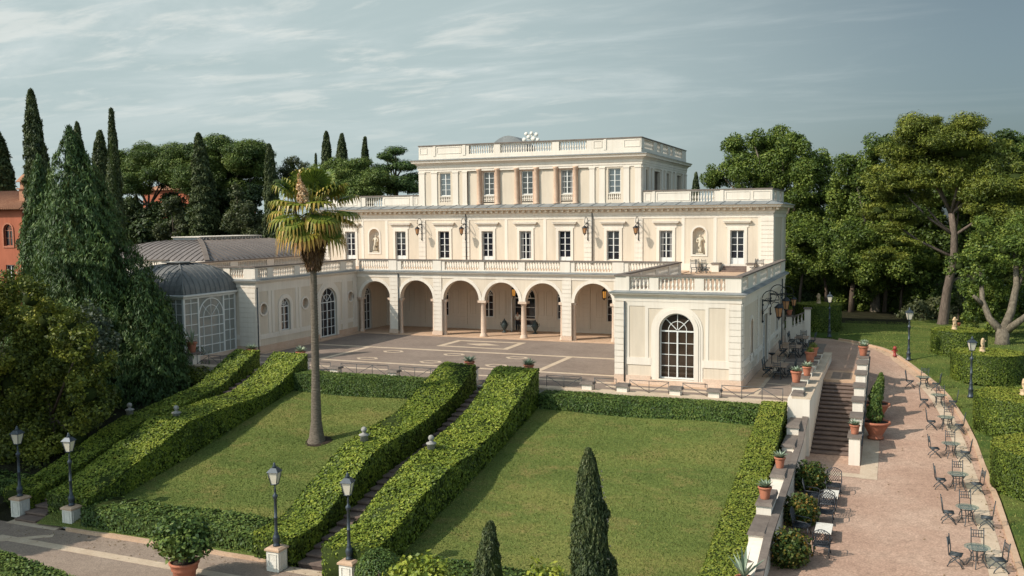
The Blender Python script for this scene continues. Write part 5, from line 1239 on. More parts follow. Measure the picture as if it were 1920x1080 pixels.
# leaning pine
t = thing('leaning_pine', 'tall pine with bare leaning pinkish trunk and layered olive crown', 'tree')
pt = [(28.45, 21.5, -0.5), (28.5, 21.5, 0.3), (28.75, 21, 3.2), (29.25, 20.6, 6.2), (29.2, 20.3, 8.2), (28.9, 20.2, 10.2)]
P = [(pt, [0.66, 0.47, 0.38, 0.34, 0.30, 0.25])]
for (x, y, z, r, rz) in [b for b in PINE_D[::2] if b[2] > 9]:
    s = pt[-2] if z > 11 else pt[-3]
    if z > 13: s = pt[-1]
    P.append(([s, ((s[0] + x) / 2, (s[1] + y) / 2, (s[2] * 0.62 + z * 0.38)), (x, y, z - 0.2)], [0.15, 0.10, 0.04]))
trunk_mb(P).build('trunk', M['pinebark'], t)
PD = [(x, y, z, r * 1.18, rz * 1.12) for x, y, z, r, rz in PINE_D + [(28.5, 20, 13.5, 2.0, 1.3), (30.5, 19.5, 13, 2, 1.4), (27.3, 20, 13.4, 1.8, 1.2), (31.8, 19, 12, 2, 1.4), (29.5, 19.3, 15.8, 2, 1.5), (33, 19, 10.5, 2, 1.5), (26.2, 20, 13.8, 1.6, 1.1)]]
Q, Tn = crown_quads(subdiv(PD, 9, 0.42, 77, 0.5), 80, 0.125, 45, nz_up=0.7, aspect=0.34, tone=0.5, hollow=0.4, rough=0.8, lump=0.3); leaf_object('crown', Q, Tn, M['pine2'], t, cores(PD, 0.5))
sb = thing('garden_shrub', 'rounded grey green shrubs massed under the leaning pine', 'shrub')
Q, Tn = crown_quads(SHRUBS_R, 45, 0.16, 46); leaf_object('foliage', Q, Tn, M['olive'], sb)
trunk_mb([([(30, 25.5, -0.3), (30, 25.5, 1.2)], [0.12, 0.06])]).build('stem', M['bark'], sb)
# understorey and far belt
def belt(name, label, pts, leaf, seed, dens, size, tone=0.35):
    b = []
    r = random.Random(seed)
    for x, y, z0, z1, rad in pts:
        z = z0 + rad * 0.6
        while z < z1:
            b.append((x + r.uniform(-.6, .6) * rad, y + r.uniform(-1, 1), z, rad * r.uniform(.8, 1.15), rad * r.uniform(.7, 1.0))); z += rad * 0.95
    Q, Tn = crown_quads(b, dens, size, seed, tone=tone, nz_up=0.4)
    o = leaf_object(name, Q, Tn, M[leaf]); o['kind'] = 'stuff'; return o
belt('far_woods', '', [(x, 62 + 6 * math.sin(x), -0.5, 7.5 + 2.5 * math.sin(x * 0.6) , 2.6) for x in np.arange(-6, 75, 3.4)], 'oak', 51, 8, 0.42, 0.4)
belt('far_woods', '', [(x, 78 + 6 * math.sin(x), -0.5, 9 + 3 * math.sin(x * 0.31), 3.4) for x in np.arange(-190, -20, 5.0)], 'oak', 52, 5, 0.6, 0.35)
hedge('shade_hedge', 'dark shaded hedge wall closing the garden lawn below the plane trees', [(x, 36.5 + 0.1 * (x - 10), x, 34.5 + 0.1 * (x - 10) - 0.4 * math.sin(x), -0.2, -0.2, 2.5 + 0.4 * math.sin(x * 1.7), 2.3) for x in np.arange(6, 46, 2.0)], M['oak'], 0.2, 26, 0.25, seed=53, tone0=0.05)
for i, (x, y, r_) in enumerate(((15.0, 31, .18), (17.6, 31.5, .2), (20.2, 30.6, .34), (23.4, 31.5, .26), (24.9, 30.5, .17), (26.4, 31.0, .14))):
    r_ *= 0.8; m = trunk_mb([([(x, y, -0.3), (x + .1, y, 2.2), (x + .4 * (-1) ** i, y + .3, 5.0)], [r_ * 1.2, r_, r_ * 0.7])])
    o = m.build('bare_trunk', M['bark'])
    tag(o, ['thin grey tree trunk nearest the villa corner, in deep shade', 'slender trunk between the first garden lamp and the thick trunk', 'thick shaded trunk behind the garden lawn', 'medium pale trunk behind the second garden lamp', 'slim trunk beside the pale trunk in the shade', 'thinnest trunk just before the leaning pine'][i], 'tree trunk')
# left of the villa: umbrella pines and oaks
tree('umbrella_pine', 'flat topped umbrella pine with bare forked trunk beyond the slim cypress row', PINE_A, (-83, 40.5, 4), 0.4, 'pine', 'pinebark', 60, 0.15, 61, 'umbrella pines behind the villa', fork=0.58, nb=6, lean=(0.8, 0), nz_up=0.7, aspect=0.4, lump=0.3, grow_r=1.22)
tree('umbrella_pine', 'tallest dark umbrella pine behind the thick cypress', PINE_B, (-70, 43, 4), 0.45, 'pine', 'pinebark', 60, 0.15, 62, 'umbrella pines behind the villa', fork=0.5, nb=8, lean=(-1, 0), nz_up=0.7, aspect=0.4, lump=0.3, tone=0.42, grow_r=1.22)
tree('umbrella_pine', 'bright rounded umbrella pine right behind the palm crown', PINE_C, (-39.5, 30, 2), 0.4, 'pine', 'pinebark', 80, 0.125, 63, 'umbrella pines behind the villa', fork=0.6, nb=6, nz_up=0.7, aspect=0.4, tone=0.52, lump=0.3, grow_r=1.2)
tree('cedar', 'dark cedar with flat spreading layers beside the villa top storey', CEDAR, (-34.6, 33.0, 2), 0.4, 'conifer', 'bark', 150, 0.13, 64, sd=None, nz_up=1.0, fork=0.82, nb=8, aspect=0.45, rb=0.25, hollow=0.3, grow_r=1.12, core=0)
tree('holm_oak', 'dark mass of holm oak foliage filling the grove behind the ballroom roof', OAK_DARK, (-71, 41, 3), 0.6, 'oak', 'bark', 22, 0.22, 65, fork=0.4, tone=0.4)
tree('olive_tree', 'pale olive tree standing near the slim cypress row', OLIVE, (-71.5, 34, 4), 0.25, 'olive', 'bark', 42, 0.17, 66, 'olive trees behind the ballroom', fork=0.45)
tree('olive_tree', 'pale olive tree between the thick cypress and the palm', OLIVE2, (-59, 33.7, 4), 0.25, 'olive', 'bark', 42, 0.17, 67, 'olive trees behind the ballroom', fork=0.45)
tree('tamarisk', 'feathery pale tree top seen above the palm crown', TAMARISK, (-59, 46, 6), 0.25, 'olive', 'bark', 34, 0.2, 68, up=np.array([0, 0, 1.0]), aspect=0.3, tone=0.35)
belt('undergrowth', '', [(x, 37 + 2 * math.sin(x), 3.0, 9.5 + 1.2 * math.sin(x * .8), 2.2) for x in np.arange(-96, -40, 3.0)], 'oak', 54, 12, 0.32, 0.3)
# cypresses: three grown shapes reused
def cypress_mesh(seed, H=14.0, Rm=1.25, n=9000, size=0.22, rag=0.16, pw=0.75):
    rng = np.random.RandomState(seed)
    v = rng.rand(n) ** 0.9; th = rng.uniform(0, 2 * PI, n)
    prof = np.clip((1 - v), 0, 1) ** pw * np.clip(0.45 + v * 4.0, 0, 1)
    pre = np.stack([np.cos(th), np.sin(th), v * 9], 1)
    rr = Rm * prof * (1 + rag * lumps(pre, 2.2, seed + 1) + rag * 0.8 * lumps(pre, 6.5, seed + 2)) * (0.8 + 0.2 * rng.rand(n) ** 0.5) + 0.03
    p = np.stack([rr * np.cos(th), rr * np.sin(th), v * H], 1) + rng.normal(size=(n, 3)) * size * 0.2
    p[:, 0] += 0.25 * np.sin(v * 3 + seed) * v
    nr = np.stack([np.cos(th), np.sin(th), np.full(n, 0.35)], 1) + rng.normal(size=(n, 3)) * 0.75
    tone = np.clip(0.48 + rng.normal(size=n) * 0.16 + 0.2 * lumps(pre, 6.5, seed + 2), 0, 1)
    return leaf_quads(p, nr, size * 1.2 * rng.uniform(0.6, 1.3, n), tone, 0.28, np.array([0, 0, 1.0]), rng), (H, Rm)
def cone_tree(name, label, base, H, Rm, pw, n, size, seed, leaf, lean=(0, 0), rag=0.3, fl=3.0, squash=1.0, extra=()):
    """conifer: shaggy cone of hanging sprays whose axis drifts by lean from base to tip"""
    rng = np.random.RandomState(seed); t = thing(name, label, 'tree', base)
    prof = lambda v: np.clip(1 - v, 0, 1) ** pw * np.clip(0.62 + v * fl, 0, 1)
    v = 1 - rng.rand(n) ** 0.62; th = rng.uniform(0, 2 * PI, n)
    pre = np.stack([np.cos(th) * 1.6, np.sin(th) * 1.6, v * 7], 1)
    big = lumps(pre, 1.9, seed + 1); fine = lumps(pre, 6.0, seed + 2); ff = lumps(pre, 13.0, seed + 4)
    rr = Rm * prof(v) * (1 + rag * (0.55 * big + 0.45 * fine + 0.25 * ff)) * (0.86 + 0.14 * rng.rand(n) ** 0.5) + 0.04
    p = np.stack([rr * np.cos(th) + lean[0] * v, rr * np.sin(th) * squash + lean[1] * v, v * H - 0.35 * rr / Rm * (1 + fine)], 1) + rng.normal(size=(n, 3)) * size * 0.35
    nr = np.stack([np.cos(th), np.sin(th), np.full(n, 0.35)], 1) + rng.normal(size=(n, 3)) * 0.6
    tone = np.clip(0.42 + 0.16 * fine + 0.12 * ff + 0.08 * big + rng.normal(size=n) * 0.14, 0, 1)
    q, tn = leaf_quads(p, nr, size * 1.25 * rng.uniform(0.5, 1.4, n), tone, 0.26, np.array([0, 0, -1.0]), rng)
    core = MB(); k = 14; ring_ = []
    for j in range(k + 1):
        w = j / k * 0.97; r_ = Rm * float(prof(w)) * 0.7 + 0.01
        ring_ += [(r_ * math.cos(a) + lean[0] * w, r_ * math.sin(a) * squash + lean[1] * w, w * H) for a in np.linspace(0, 2 * PI, 12, False)]
    core.add(ring_, [(j * 12 + i, j * 12 + (i + 1) % 12, (j + 1) * 12 + (i + 1) % 12, (j + 1) * 12 + i) for j in range(k) for i in range(12)])
    leaf_object('crown', q, tn, M[leaf], t, core)
    m = MB(); m.tube([(0, 0, -0.6), (0, 0, 1.2)], [0.4, 0.3], 8); m.build('trunk', M['bark'], t)
    return t
def cypress_core(H, Rm, pw):
    m = MB(); m.lathe([(Rm * 0.78 * max(0.02, (1 - v) ** pw * min(1, 0.45 + 4 * v)), v * H * 0.97) for v in np.linspace(0, 1, 12)], 9); return m
protos = []
for s, (rm, pw) in enumerate(((1.25, 0.62), (1.1, 0.5), (0.9, 0.8))):
    (q, tn), hr = cypress_mesh(70 + s, 14.0, rm, 17000, 0.13, 0.28, pw)
    protos.append((q, tn, rm, pw))
cyp0 = []
CY_ = [(-61.1, 2.0, 24.2, 1.95, 4.5, 0, 'tallest cypress of all, above the red house', 0.0), (-95.3, 26.0, 23.4, 2.7, 4, 1, 'broad dark cypress cut by the picture edge above the red house roof', 0.0),
       (-59.3, 6.0, 21.0, 1.5, 4, 0, 'cypress tip rising directly behind the great dark conifer', 0.0), (-60.6, 10.0, 20.5, 1.55, 4, 1, 'shorter full cypress beside the slender curved one', 0.0),
       (-50.3, 2.0, 21.6, 1.3, 3, 2, 'slender tall cypress with a bent tip', 0.0), (-66.2, 34.0, 22.4, 2.5, 3, 0, 'thick cypress standing before the tallest umbrella pine', 0.0),
       (-51.4, 30.0, 20.0, 1.4, 3, 1, 'straight dark cypress just beyond the palm crown', 0.0), (-56.2, 50.0, 23.5, 1.5, 6, 1, 'twin cypress over the bright pine, the one nearer the palm', 0.0),
       (-53.6, 50.0, 23.1, 1.5, 6, 1, 'twin cypress over the bright pine, the one nearer the villa', 0.0), (-61.3, 55.0, 20.7, 0.9, 6, 2, 'small cypress tip before the twin cypresses', 0.0),
       (-49.0, 50.0, 22.4, 1.5, 6, 2, 'cypress tip beside the flat layered cedar', 0.0), (-55.0, 52.0, 21.3, 0.8, 6, 2, 'thin cypress squeezed between the twin cypresses', 0.0),
       (-88.7, 42.0, 11.6, 0.85, 3, 1, 'clipped slim cypress, first of the row beyond the slender cypress', 0.0), (-87.1, 42.0, 12.0, 0.8, 3, 1, 'clipped slim cypress, second of the row beyond the slender cypress', 0.0),
       (-84.0, 40.0, 14.3, 0.85, 3, 1, 'tallest clipped slim cypress of the row', 0.0), (-84.5, 42.0, 11.9, 0.8, 3, 1, 'clipped slim cypress hidden partly by the tallest of the row', 0.0),
       (-80.9, 40.0, 11.6, 0.9, 3, 1, 'clipped slim cypress, last of the row towards the olive tree', 0.0), (1.0, 45.0, 15.6, 0.9, 3, 1, 'small cypress tip showing over the villa roof near the plane trees', 0.0)]
for i, (x, y, zt, rr, z0_, k, lb, _) in enumerate(CY_):
    t = thing('cypress', lb, 'cypress', (x, y, z0_), i * 1.3, 'cypresses around the villa')
    q, tn, rm, pw = protos[k]; H = zt - z0_
    if len([c for c in cyp0 if c[0] == k]) == 0:
        o = leaf_object('crown', q, tn, M['cypress'], t, cypress_core(14.0, rm, pw)); cyp0.append((k, o))
    else:
        o = [c for c in cyp0 if c[0] == k][0][1].copy(); COL.objects.link(o); o.parent = t
    o.location = (0, 0, 0); o.scale = (rr / rm, rr / rm, H / 14.0)
    m = MB(); m.tube([(0, 0, -0.5), (0, 0, 1.0)], [0.2, 0.16], 7); m.build('trunk', M['bark'], t)
# dark conifers and bushes in front of the wing
cone_tree('weeping_conifer', 'huge dark cone shaped conifer of weeping sprays beside the conservatory', (-24.3, -24.6, -2.2), 18.7, 5.5, 0.9, 60000, 0.12, 81, 'conifer', (-2.6, -0.4), 0.75, 3.0)
cone_tree('weeping_conifer', 'lower bushy conifer shoulder between the huge conifer and the conservatory', (-20.9, -24.6, -2.2), 9.0, 3.1, 0.62, 22000, 0.11, 86, 'conifer', (-0.6, 0), 0.7, 3.0)
cone_tree('slim_conifer', 'narrow conifer column leaning on the huge dark conifer', (-36.2, -20.0, -2.2), 17.4, 2.05, 0.66, 26000, 0.12, 82, 'conifer', (0.7, 0), 0.65, 3.0)
cone_tree('slim_conifer', 'second narrow conifer tip hugging the huge dark conifer', (-29.5, -23.2, -2.2), 15.0, 3.0, 0.7, 22000, 0.12, 87, 'conifer', (-0.8, 0), 0.7, 3.0)
tree('holm_oak', 'spreading holm oak outside the picture that shades the road end', [(-26, -48, 6, 4.6, 3.8), (-22.5, -49.5, 5, 3.2, 2.8), (-29.5, -46, 7, 3.8, 3.2)], (-26, -48, -4.5), 0.4, 'oak', 'bark', 18, 0.34, 88, nb=3, core=0.9)
tree('holm_oak', 'spreading holm oak outside the picture that shades the bay tree foot', [(-27, -41, 6.3, 4.8, 4.0), (-32, -39.5, 6.5, 4.6, 4.0), (-24.5, -44.5, 5.5, 3.4, 3.0), (-30, -37, 4, 3.5, 3)], (-28.5, -41, -4.5), 0.4, 'oak', 'bark', 18, 0.34, 89, nb=3, core=0.9)
tree('bay_tree', 'broad yellow green bay tree over the shaded ivy hedge', BUSH_TREE, (-20.5, -33, -3.8), 0.2, 'bushleaf', 'bark', 90, 0.1, 83, sd=(13, 0.36), fork=0.3, lump=0.4, tone=0.45, nb=4, core=0.7)
sb = thing('grey_shrub', 'small silvery shrub between the bay tree and the huge dark conifer', 'shrub')
Q, Tn = crown_quads(GREY_SHRUB, 60, 0.13, 84); leaf_object('foliage', Q, Tn, M['greyleaf'], sb)
trunk_mb([([(-19.6, -31, -2), (-19.5, -30.8, 3.8)], [0.1, 0.05])]).build('stem', M['bark'], sb)
sb = thing('low_shrub', 'low dark shrub at the foot of the conservatory', 'shrub')
Q, Tn = crown_quads([(-19.3, -21.9, -0.5, 0.9, 0.6), (-18.4, -22.3, -0.7, 0.8, 0.55), (-20.6, -22.0, -0.4, 0.8, 0.6)], 90, 0.1, 85); leaf_object('foliage', Q, Tn, M['bushleaf'], sb)
# front: two cypresses, shrubs, clipped ball
t = thing('cypress', 'tall front cypress with pale cones rising before the open lawn', 'cypress', (17.0, -48.6, -4.5), 0, 'cypresses around the villa')
q, tn = cypress_mesh(90, 8.35, 1.02, 42000, 0.05, 0.26, 0.66)[0]; leaf_object('crown', q, tn, M['cypress'], t, cypress_core(8.35, 1.02, 0.66)).rotation_euler = (0, 0, 1)
rng = np.random.RandomState(5); m = MB()
for i in range(90):
    v = rng.uniform(0.25, 0.93); a = rng.uniform(0, 6.28); rr = 1.02 * (1 - v) ** 0.66 * 0.86 + 0.02
    m.ball((rr * math.cos(a), rr * math.sin(a), v * 8.35), 0.026, 6, 4)
cn = m.build('cone', M['bandstone'], t); cn['kind'] = 'stuff'
m = MB(); m.tube([(0, 0, -0.5), (0, 0, 1.0)], [0.2, 0.16], 7); m.build('trunk', M['bark'], t)
t = thing('cypress', 'small front cypress beside the pale leafed shrub', 'cypress', (13.55, -47.6, -4.5), 0, 'cypresses around the villa')
q, tn = cypress_mesh(91, 5.6, 0.85, 20000, 0.05, 0.26, 0.6)[0]; leaf_object('crown', q, tn, M['cypress'], t, cypress_core(5.6, 0.85, 0.6))
m = MB(); m.tube([(0, 0, -0.5), (0, 0, 1.0)], [0.2, 0.16], 7); m.build('trunk', M['bark'], t)
def shrub(name, label, blobs, leaf, dens, size, seed, **k):
    t = thing(name, label, 'shrub'); Q, Tn = crown_quads(blobs, dens, size, seed, **k); leaf_object('foliage', Q, Tn, M[leaf], t)
    b = blobs[0]; trunk_mb([([(b[0], b[1], b[2] - b[4] - 1.2), (b[0], b[1], b[2])], [0.09, 0.04])]).build('stem', M['bark'], t); return t
shrub('pale_shrub', 'pale green leafy shrub in front of the clipped ball', [(10.2, -45.6, -1.55, 0.75, 0.65), (10.8, -45.9, -1.7, 0.7, 0.6), (9.4, -45.4, -1.9, 0.7, 0.6), (11.4, -45.8, -2.3, 0.7, 0.6), (10.3, -45.8, -2.5, 1.1, 0.8)], 'hedge', 70, 0.1, 92, tone=0.6, hollow=0.4)
shrub('pale_shrub', 'pale green shoots between the two front cypresses', [(14.9, -47.4, -0.35, 0.35, 0.45), (15.5, -47.6, -0.3, 0.3, 0.4), (14.6, -47.5, -0.9, 0.5, 0.5), (15.7, -47.6, -1.0, 0.5, 0.6)], 'hedge', 90, 0.09, 93, tone=0.65, hollow=0.3)
cb = shrub('clipped_ball', 'dark clipped ball of box beside the road lamp of the stair foot', [(6.0, -41.4, -3.6, 0.85, 0.75)], 'hedge2', 420, 0.05, 94, hollow=0.96, lump=0.03, rough=0.4)
# ------------------------------------------------------------------ fan palm
pm = thing('fan_palm', 'tall fan palm on the lawn with a brown skirt of dead fronds', 'palm', (-5.13, -29.06, -2.25))
m = MB(); m.tube([(0, 0, -0.3), (0, 0, 0.06), (0, 0, 0.35), (0.0, 0, 1.2), (0.03, 0, 4), (0.05, 0, 9.6), (0.05, 0, 12.9)], [0.6, 0.52, 0.41, 0.29, 0.215, 0.175, 0.17], 14); 
for k in range(60):
    z = 0.5 + k * 0.155; r_ = float(np.interp(z, [0.35, 1.2, 4, 9.6], [0.40, 0.29, 0.217, 0.178])); m.tube([(0.05 * min(1, z / 6) + (r_ + .004) * math.cos(a), (r_ + .004) * math.sin(a), z + .012 * math.sin(3 * a + k)) for a in np.linspace(0, 2 * PI, 12, False)], 0.012, 4, None, True, True)
m.build('trunk', M['palmbark'], pm)
m = MB(); m.lathe([(0.95, -0.28), (0.9, 0.02), (0.6, 0.09), (0.3, 0.11)], 18, lambda a, b, c: (a * (1 + .1 * math.sin(3 * math.atan2(b, a))), b, c + b * .19)); m.build('root_soil', M['soil'], pm)
def frond(rng, az, el, L, fan, droop, dead=0.0):
    """petiole + folded fan blade cut into drooping segments; returns quads"""
    d = np.array([math.cos(az) * math.cos(el), math.sin(az) * math.cos(el), math.sin(el)])
    side = np.array([-math.sin(az), math.cos(az), 0]); nrm = np.cross(d, side)
    if nrm[2] < 0: nrm = -nrm
    hub = d * L; Q = []; Tn = []
    Q.append(np.stack([side * 0.03, -side * 0.03, hub - side * 0.02, hub + side * 0.02])); Tn.append(0.55)
    n = 19
    for i in range(n):
        a = -1.95 + 3.9 * i / (n - 1); ln = fan * (0.74 + 0.26 * math.cos(a * 0.75)) * rng.uniform(0.93, 1.06)
        v = d * math.cos(a) + side * math.sin(a); wv = np.cross(v, nrm) * fan * 0.105
        p0 = hub; bend = droop * 0.20 * ln
        p1 = hub + v * ln * 0.58 - np.array([0, 0, bend * 0.4]); p2 = p1 + v * ln * 0.2 - np.array([0, 0, bend * 0.7 + 0.04]); p3 = p2 + v * ln * 0.12 - np.array([0, 0, (0.12 + 0.4 * droop) * ln * rng.uniform(.7, 1.2)])
        rp = nrm * 0.035 * fan
        t0 = 0.30 + dead * 0.25 + rng.uniform(-.06, .06)
        Q.append(np.stack([p0, p0, p1 + rp, p1 - wv * 0.62])); Tn.append(t0)
        Q.append(np.stack([p0, p0, p1 + wv * 0.62, p1 + rp])); Tn.append(t0 + 0.07)
        Q.append(np.stack([p1 - wv * 0.62, p1 + wv * 0.62, p2 + wv * 0.42, p2 - wv * 0.42])); Tn.append(0.42 + dead * 0.5 + rng.uniform(-.08, .12))
        Q.append(np.stack([p2 - wv * 0.42, p2 + wv * 0.42, p3 + wv * 0.06, p3 - wv * 0.06])); Tn.append(0.5 + dead * 0.6 + rng.uniform(-.05, .2))
    return np.stack(Q), np.array(Tn)
rng = np.random.RandomState(8); hubz = np.array([0.05, 0, 12.95])
for ring_, (cnt, el, L, fan, droop, dead) in enumerate(((5, 1.2, 1.05, 1.15, 0.15, 0.0), (9, 0.8, 1.3, 1.25, 0.25, 0.0), (10, 0.35, 1.5, 1.2, 0.45, 0.05), (10, -0.1, 1.5, 1.15, 0.7, 0.2), (9, -0.55, 1.45, 1.15, 0.8, 0.5), (8, -0.95, 1.3, 1.0, 0.7, 0.95))):
    for i in range(cnt):
        q, tn = frond(rng, 2 * PI * (i + 0.5 * (ring_ % 2)) / cnt + rng.uniform(-.35, .35), el + rng.uniform(-.3, .3), L * rng.uniform(.85, 1.3), fan * rng.uniform(.95, 1.28), droop * rng.uniform(.6, 1.3), dead * rng.uniform(0.4, 1.3))
        leaf_object('frond', q + hubz, np.clip(tn, 0, 1), M['palmleaf'], pm)
n = 2600; th = rng.uniform(0, 6.28, n); v = rng.rand(n); rr = (0.28 + 0.62 * v ** 0.8) * (1 + .25 * np.sin(th * 5) * v)
p = np.stack([rr * np.cos(th) + .05, rr * np.sin(th), 9.6 + 2.6 * v], 1); nr = np.stack([np.cos(th), np.sin(th), 0 * th], 1) + rng.normal(size=(n, 3)) * .5
q, tn = leaf_quads(p, nr, 0.2 * rng.uniform(.6, 1.6, n), np.clip(.4 + rng.normal(size=n) * .2, 0, 1), 0.18, np.array([0, 0, 1.0]), rng); leaf_object('dead_skirt', q, tn, M['palmdead'], pm)
n = 1300; v = rng.rand(n); th = rng.uniform(0, 6.28, n); rr = 0.42 * np.sin(PI * (0.12 + 0.8 * v)) * (1.1 - v) * (1 + 0.5 * np.sin(th * 3 + v * 14)); p = np.stack([0.6 - 0.35 * v + 0.7 * rr * np.cos(th), -1.45 + 0.7 * rr * np.sin(th), 13.0 + 1.7 * v], 1)
q, tn = leaf_quads(p, rng.normal(size=(n, 3)), 0.07 * rng.uniform(.6, 1.5, n), np.clip(.75 + rng.normal(size=n) * .2, 0, 1), 0.6, None, rng); leaf_object('flower_spike', q, tn, M['palmflower'], pm)
# ------------------------------------------------------------------ hedge drums on the garden lawn
def drum(x, y, r_, h, label, seed):
    z = zp(y) + 0.05; st = []
    n = 28
    for i in range(n):
        a = -2 * PI * i / n; st.append((x + 0.02 * math.cos(a), y + 0.02 * math.sin(a), x + r_ * math.cos(a), y + r_ * math.sin(a), z, z - 0.1, z + h, z + h))
    hedge('hedge_drum', label, st, M['hedge3'], 0.055, 330, 0.02, tone0=-0.17, up_tone=0.52, group= 'clipped hedge drums on the garden lawn', closed=True, seed=seed, skip=(3,))  # sunlit top and shaded side put into the leaf tone
    return z + h
DR = [(18.2, 13.6, 1.95, 2.35, 'clipped hedge drum farthest away, beside the villa corner'), (28.7, 1.9, 1.85, 1.75, 'clipped hedge drum before the leaning pine'), (30.0, -5.0, 2.15, 1.75, 'clipped hedge drum behind the lamp, before the forked plane tree'),
      (31.25, -15.2, 2.75, 1.9, 'widest clipped hedge drum beside the bend of the drive'), (31.6, -24.4, 3.0, 1.95, 'nearest clipped hedge drum, cut by the picture edge')]
drum_top = [drum(*d, 100 + i) for i, d in enumerate(DR)]
# ------------------------------------------------------------------ figures grown with a skin
def skin(name, pts, edges, rad, mat, parent, sub=1, root=0):
    me = bpy.data.meshes.new(name); me.from_pydata(pts, edges, []); me.update()
    o = bpy.data.objects.new(name, me); COL.objects.link(o)
    if parent is not None: o.parent = parent
    sm_ = o.modifiers.new('skin', 'SKIN'); sm_.use_smooth_shade = True
    for i, r_ in enumerate(rad):
        me.skin_vertices[0].data[i].radius = r_ if isinstance(r_, tuple) else (r_, r_)
        me.skin_vertices[0].data[i].use_root = (i == root)
    s = o.modifiers.new('sub', 'SUBSURF'); s.levels = sub; s.render_levels = sub
    me.materials.append(mat); return o
BONES = ['pelvis', 'waist', 'chest', 'neckb', 'neck', 'head', 'crown', 'shl', 'ell', 'wrl', 'hal', 'shr', 'elr', 'wrr', 'har', 'hil', 'knl', 'anl', 'tol', 'hir', 'knr', 'anr', 'tor']
BE = [(0, 1), (1, 2), (2, 3), (3, 4), (4, 5), (5, 6), (2, 7), (7, 8), (8, 9), (9, 10), (2, 11), (11, 12), (12, 13), (13, 14), (0, 15), (15, 16), (16, 17), (17, 18), (0, 19), (19, 20), (20, 21), (21, 22)]
def body_pts(H=1.75, arms=None, step=0.0):
    k = H / 1.75
    p = [(0, 0, .95), (0, 0, 1.12), (0, 0, 1.34), (0, 0, 1.47), (0, -.01, 1.53), (0, -.02, 1.62), (0, -.015, 1.70),
         (-.19, 0, 1.40), (-.25, .02, 1.13), (-.24, -.08, .90), (-.23, -.11, .82), (.19, 0, 1.40), (.25, .02, 1.13), (.24, -.08, .90), (.23, -.11, .82),
         (-.09, 0, .90), (-.1, -.02 - step, .50), (-.1, .02 - step, .08), (-.11, -.12 - step, .03), (.09, 0, .90), (.1, -.02 + step, .50), (.1, .04 + step, .08), (.11, -.10 + step, .03)]
    if arms:
        for i, q in arms.items(): p[BONES.index(i)] = q
    return [tuple(c * k for c in q) for q in p]
BR = [(.15, .11), (.135, .10), (.165, .11), (.07, .06), (.052, .052), (.078, .092), (.06, .07), .06, .045, .03, .028, .06, .045, .03, .028, .085, .06, .042, .035, .085, .06, .042, .035]
# doorman in the loggia door
per = thing('person', 'man in white shirt and dark trousers standing in the open loggia doorway', 'person', (-6.72, 4.85, 0.05), R(15))
M['skin'] = NT('skin').set((0.42, 0.24, 0.16), 0.6)
bp = body_pts(1.76, {'wrl': (-.2, -.16, 1.0), 'hal': (-.13, -.2, 1.02)}, 0.05)
skin('body', bp, BE, BR, M['skin'], per, 2)
sel = [0, 1, 2, 3, 7, 8, 11, 12]; mp = {b: i for i, b in enumerate(sel)}
skin('shirt', [bp[i] for i in sel], [(mp[a], mp[b]) for a, b in BE if a in mp and b in mp], [(.165, .125), (.15, .115), (.18, .125), (.075, .07), .075, .06, .075, .06], M['white'], per, 2)
sel = [0, 15, 16, 17, 19, 20, 21]; mp = {b: i for i, b in enumerate(sel)}
M['cloth'] = NT('dark_trousers').set((0.02, 0.02, 0.025), 0.9)
skin('trousers', [bp[i] for i in sel], [(mp[a], mp[b]) for a, b in BE if a in mp and b in mp], [(.16, .12), .1, .078, .06, .1, .078, .06], M['cloth'], per, 2)
m = MB(); m.ball((0, 0, 1.685), 0.098, 12, 8, 0.85); m.build('hair', M['soil'], per)
# draped statues in the two niches
def statue(x, label, flip):
    t = thing('niche_statue', label, 'statue', (x, YM + 0.27, 6.96), 0, 'statues in the facade niches')
    s = -1 if flip else 1
    m = MB(); m.box((-0.3, -0.2, 0), (0.3, 0.2, 0.1)); m.build('base', M['statue'], t)
    pts = [(0, 0, .12), (.02 * s, 0, .45), (-.03 * s, -.02, .85), (0, 0, 1.08), (.03 * s, 0, 1.3), (.02 * s, 0, 1.43), (.01 * s, -.03, 1.56), (.0, -.03, 1.64), (-.2 * s, 0, 1.28), (-.27 * s, -.06, 1.05), (-.1 * s, -.2, 1.0), (.22 * s, 0, 1.28), (.3 * s, -.05, 1.08), (.2 * s, -.18, 1.3), (.12 * s, -.16, .5), (.13 * s, -.14, .14)]
    ed = [(0, 1), (1, 2), (2, 3), (3, 4), (4, 5), (5, 6), (6, 7), (4, 8), (8, 9), (9, 10), (4, 11), (11, 12), (12, 13), (2, 14), (14, 15)]
    skin('figure', pts, ed, [(.24, .18), (.2, .16), (.2, .15), (.15, .12), (.17, .12), .055, (.085, .09), .07, .07, .055, .04, .07, .055, .04, .1, .09], M['statue'], t, 2)
statue(-21.75, 'pale draped statue in the round headed niche nearest the palm', True)
statue(9.25, 'pale draped statue in the round headed niche over the pavilion terrace', False)
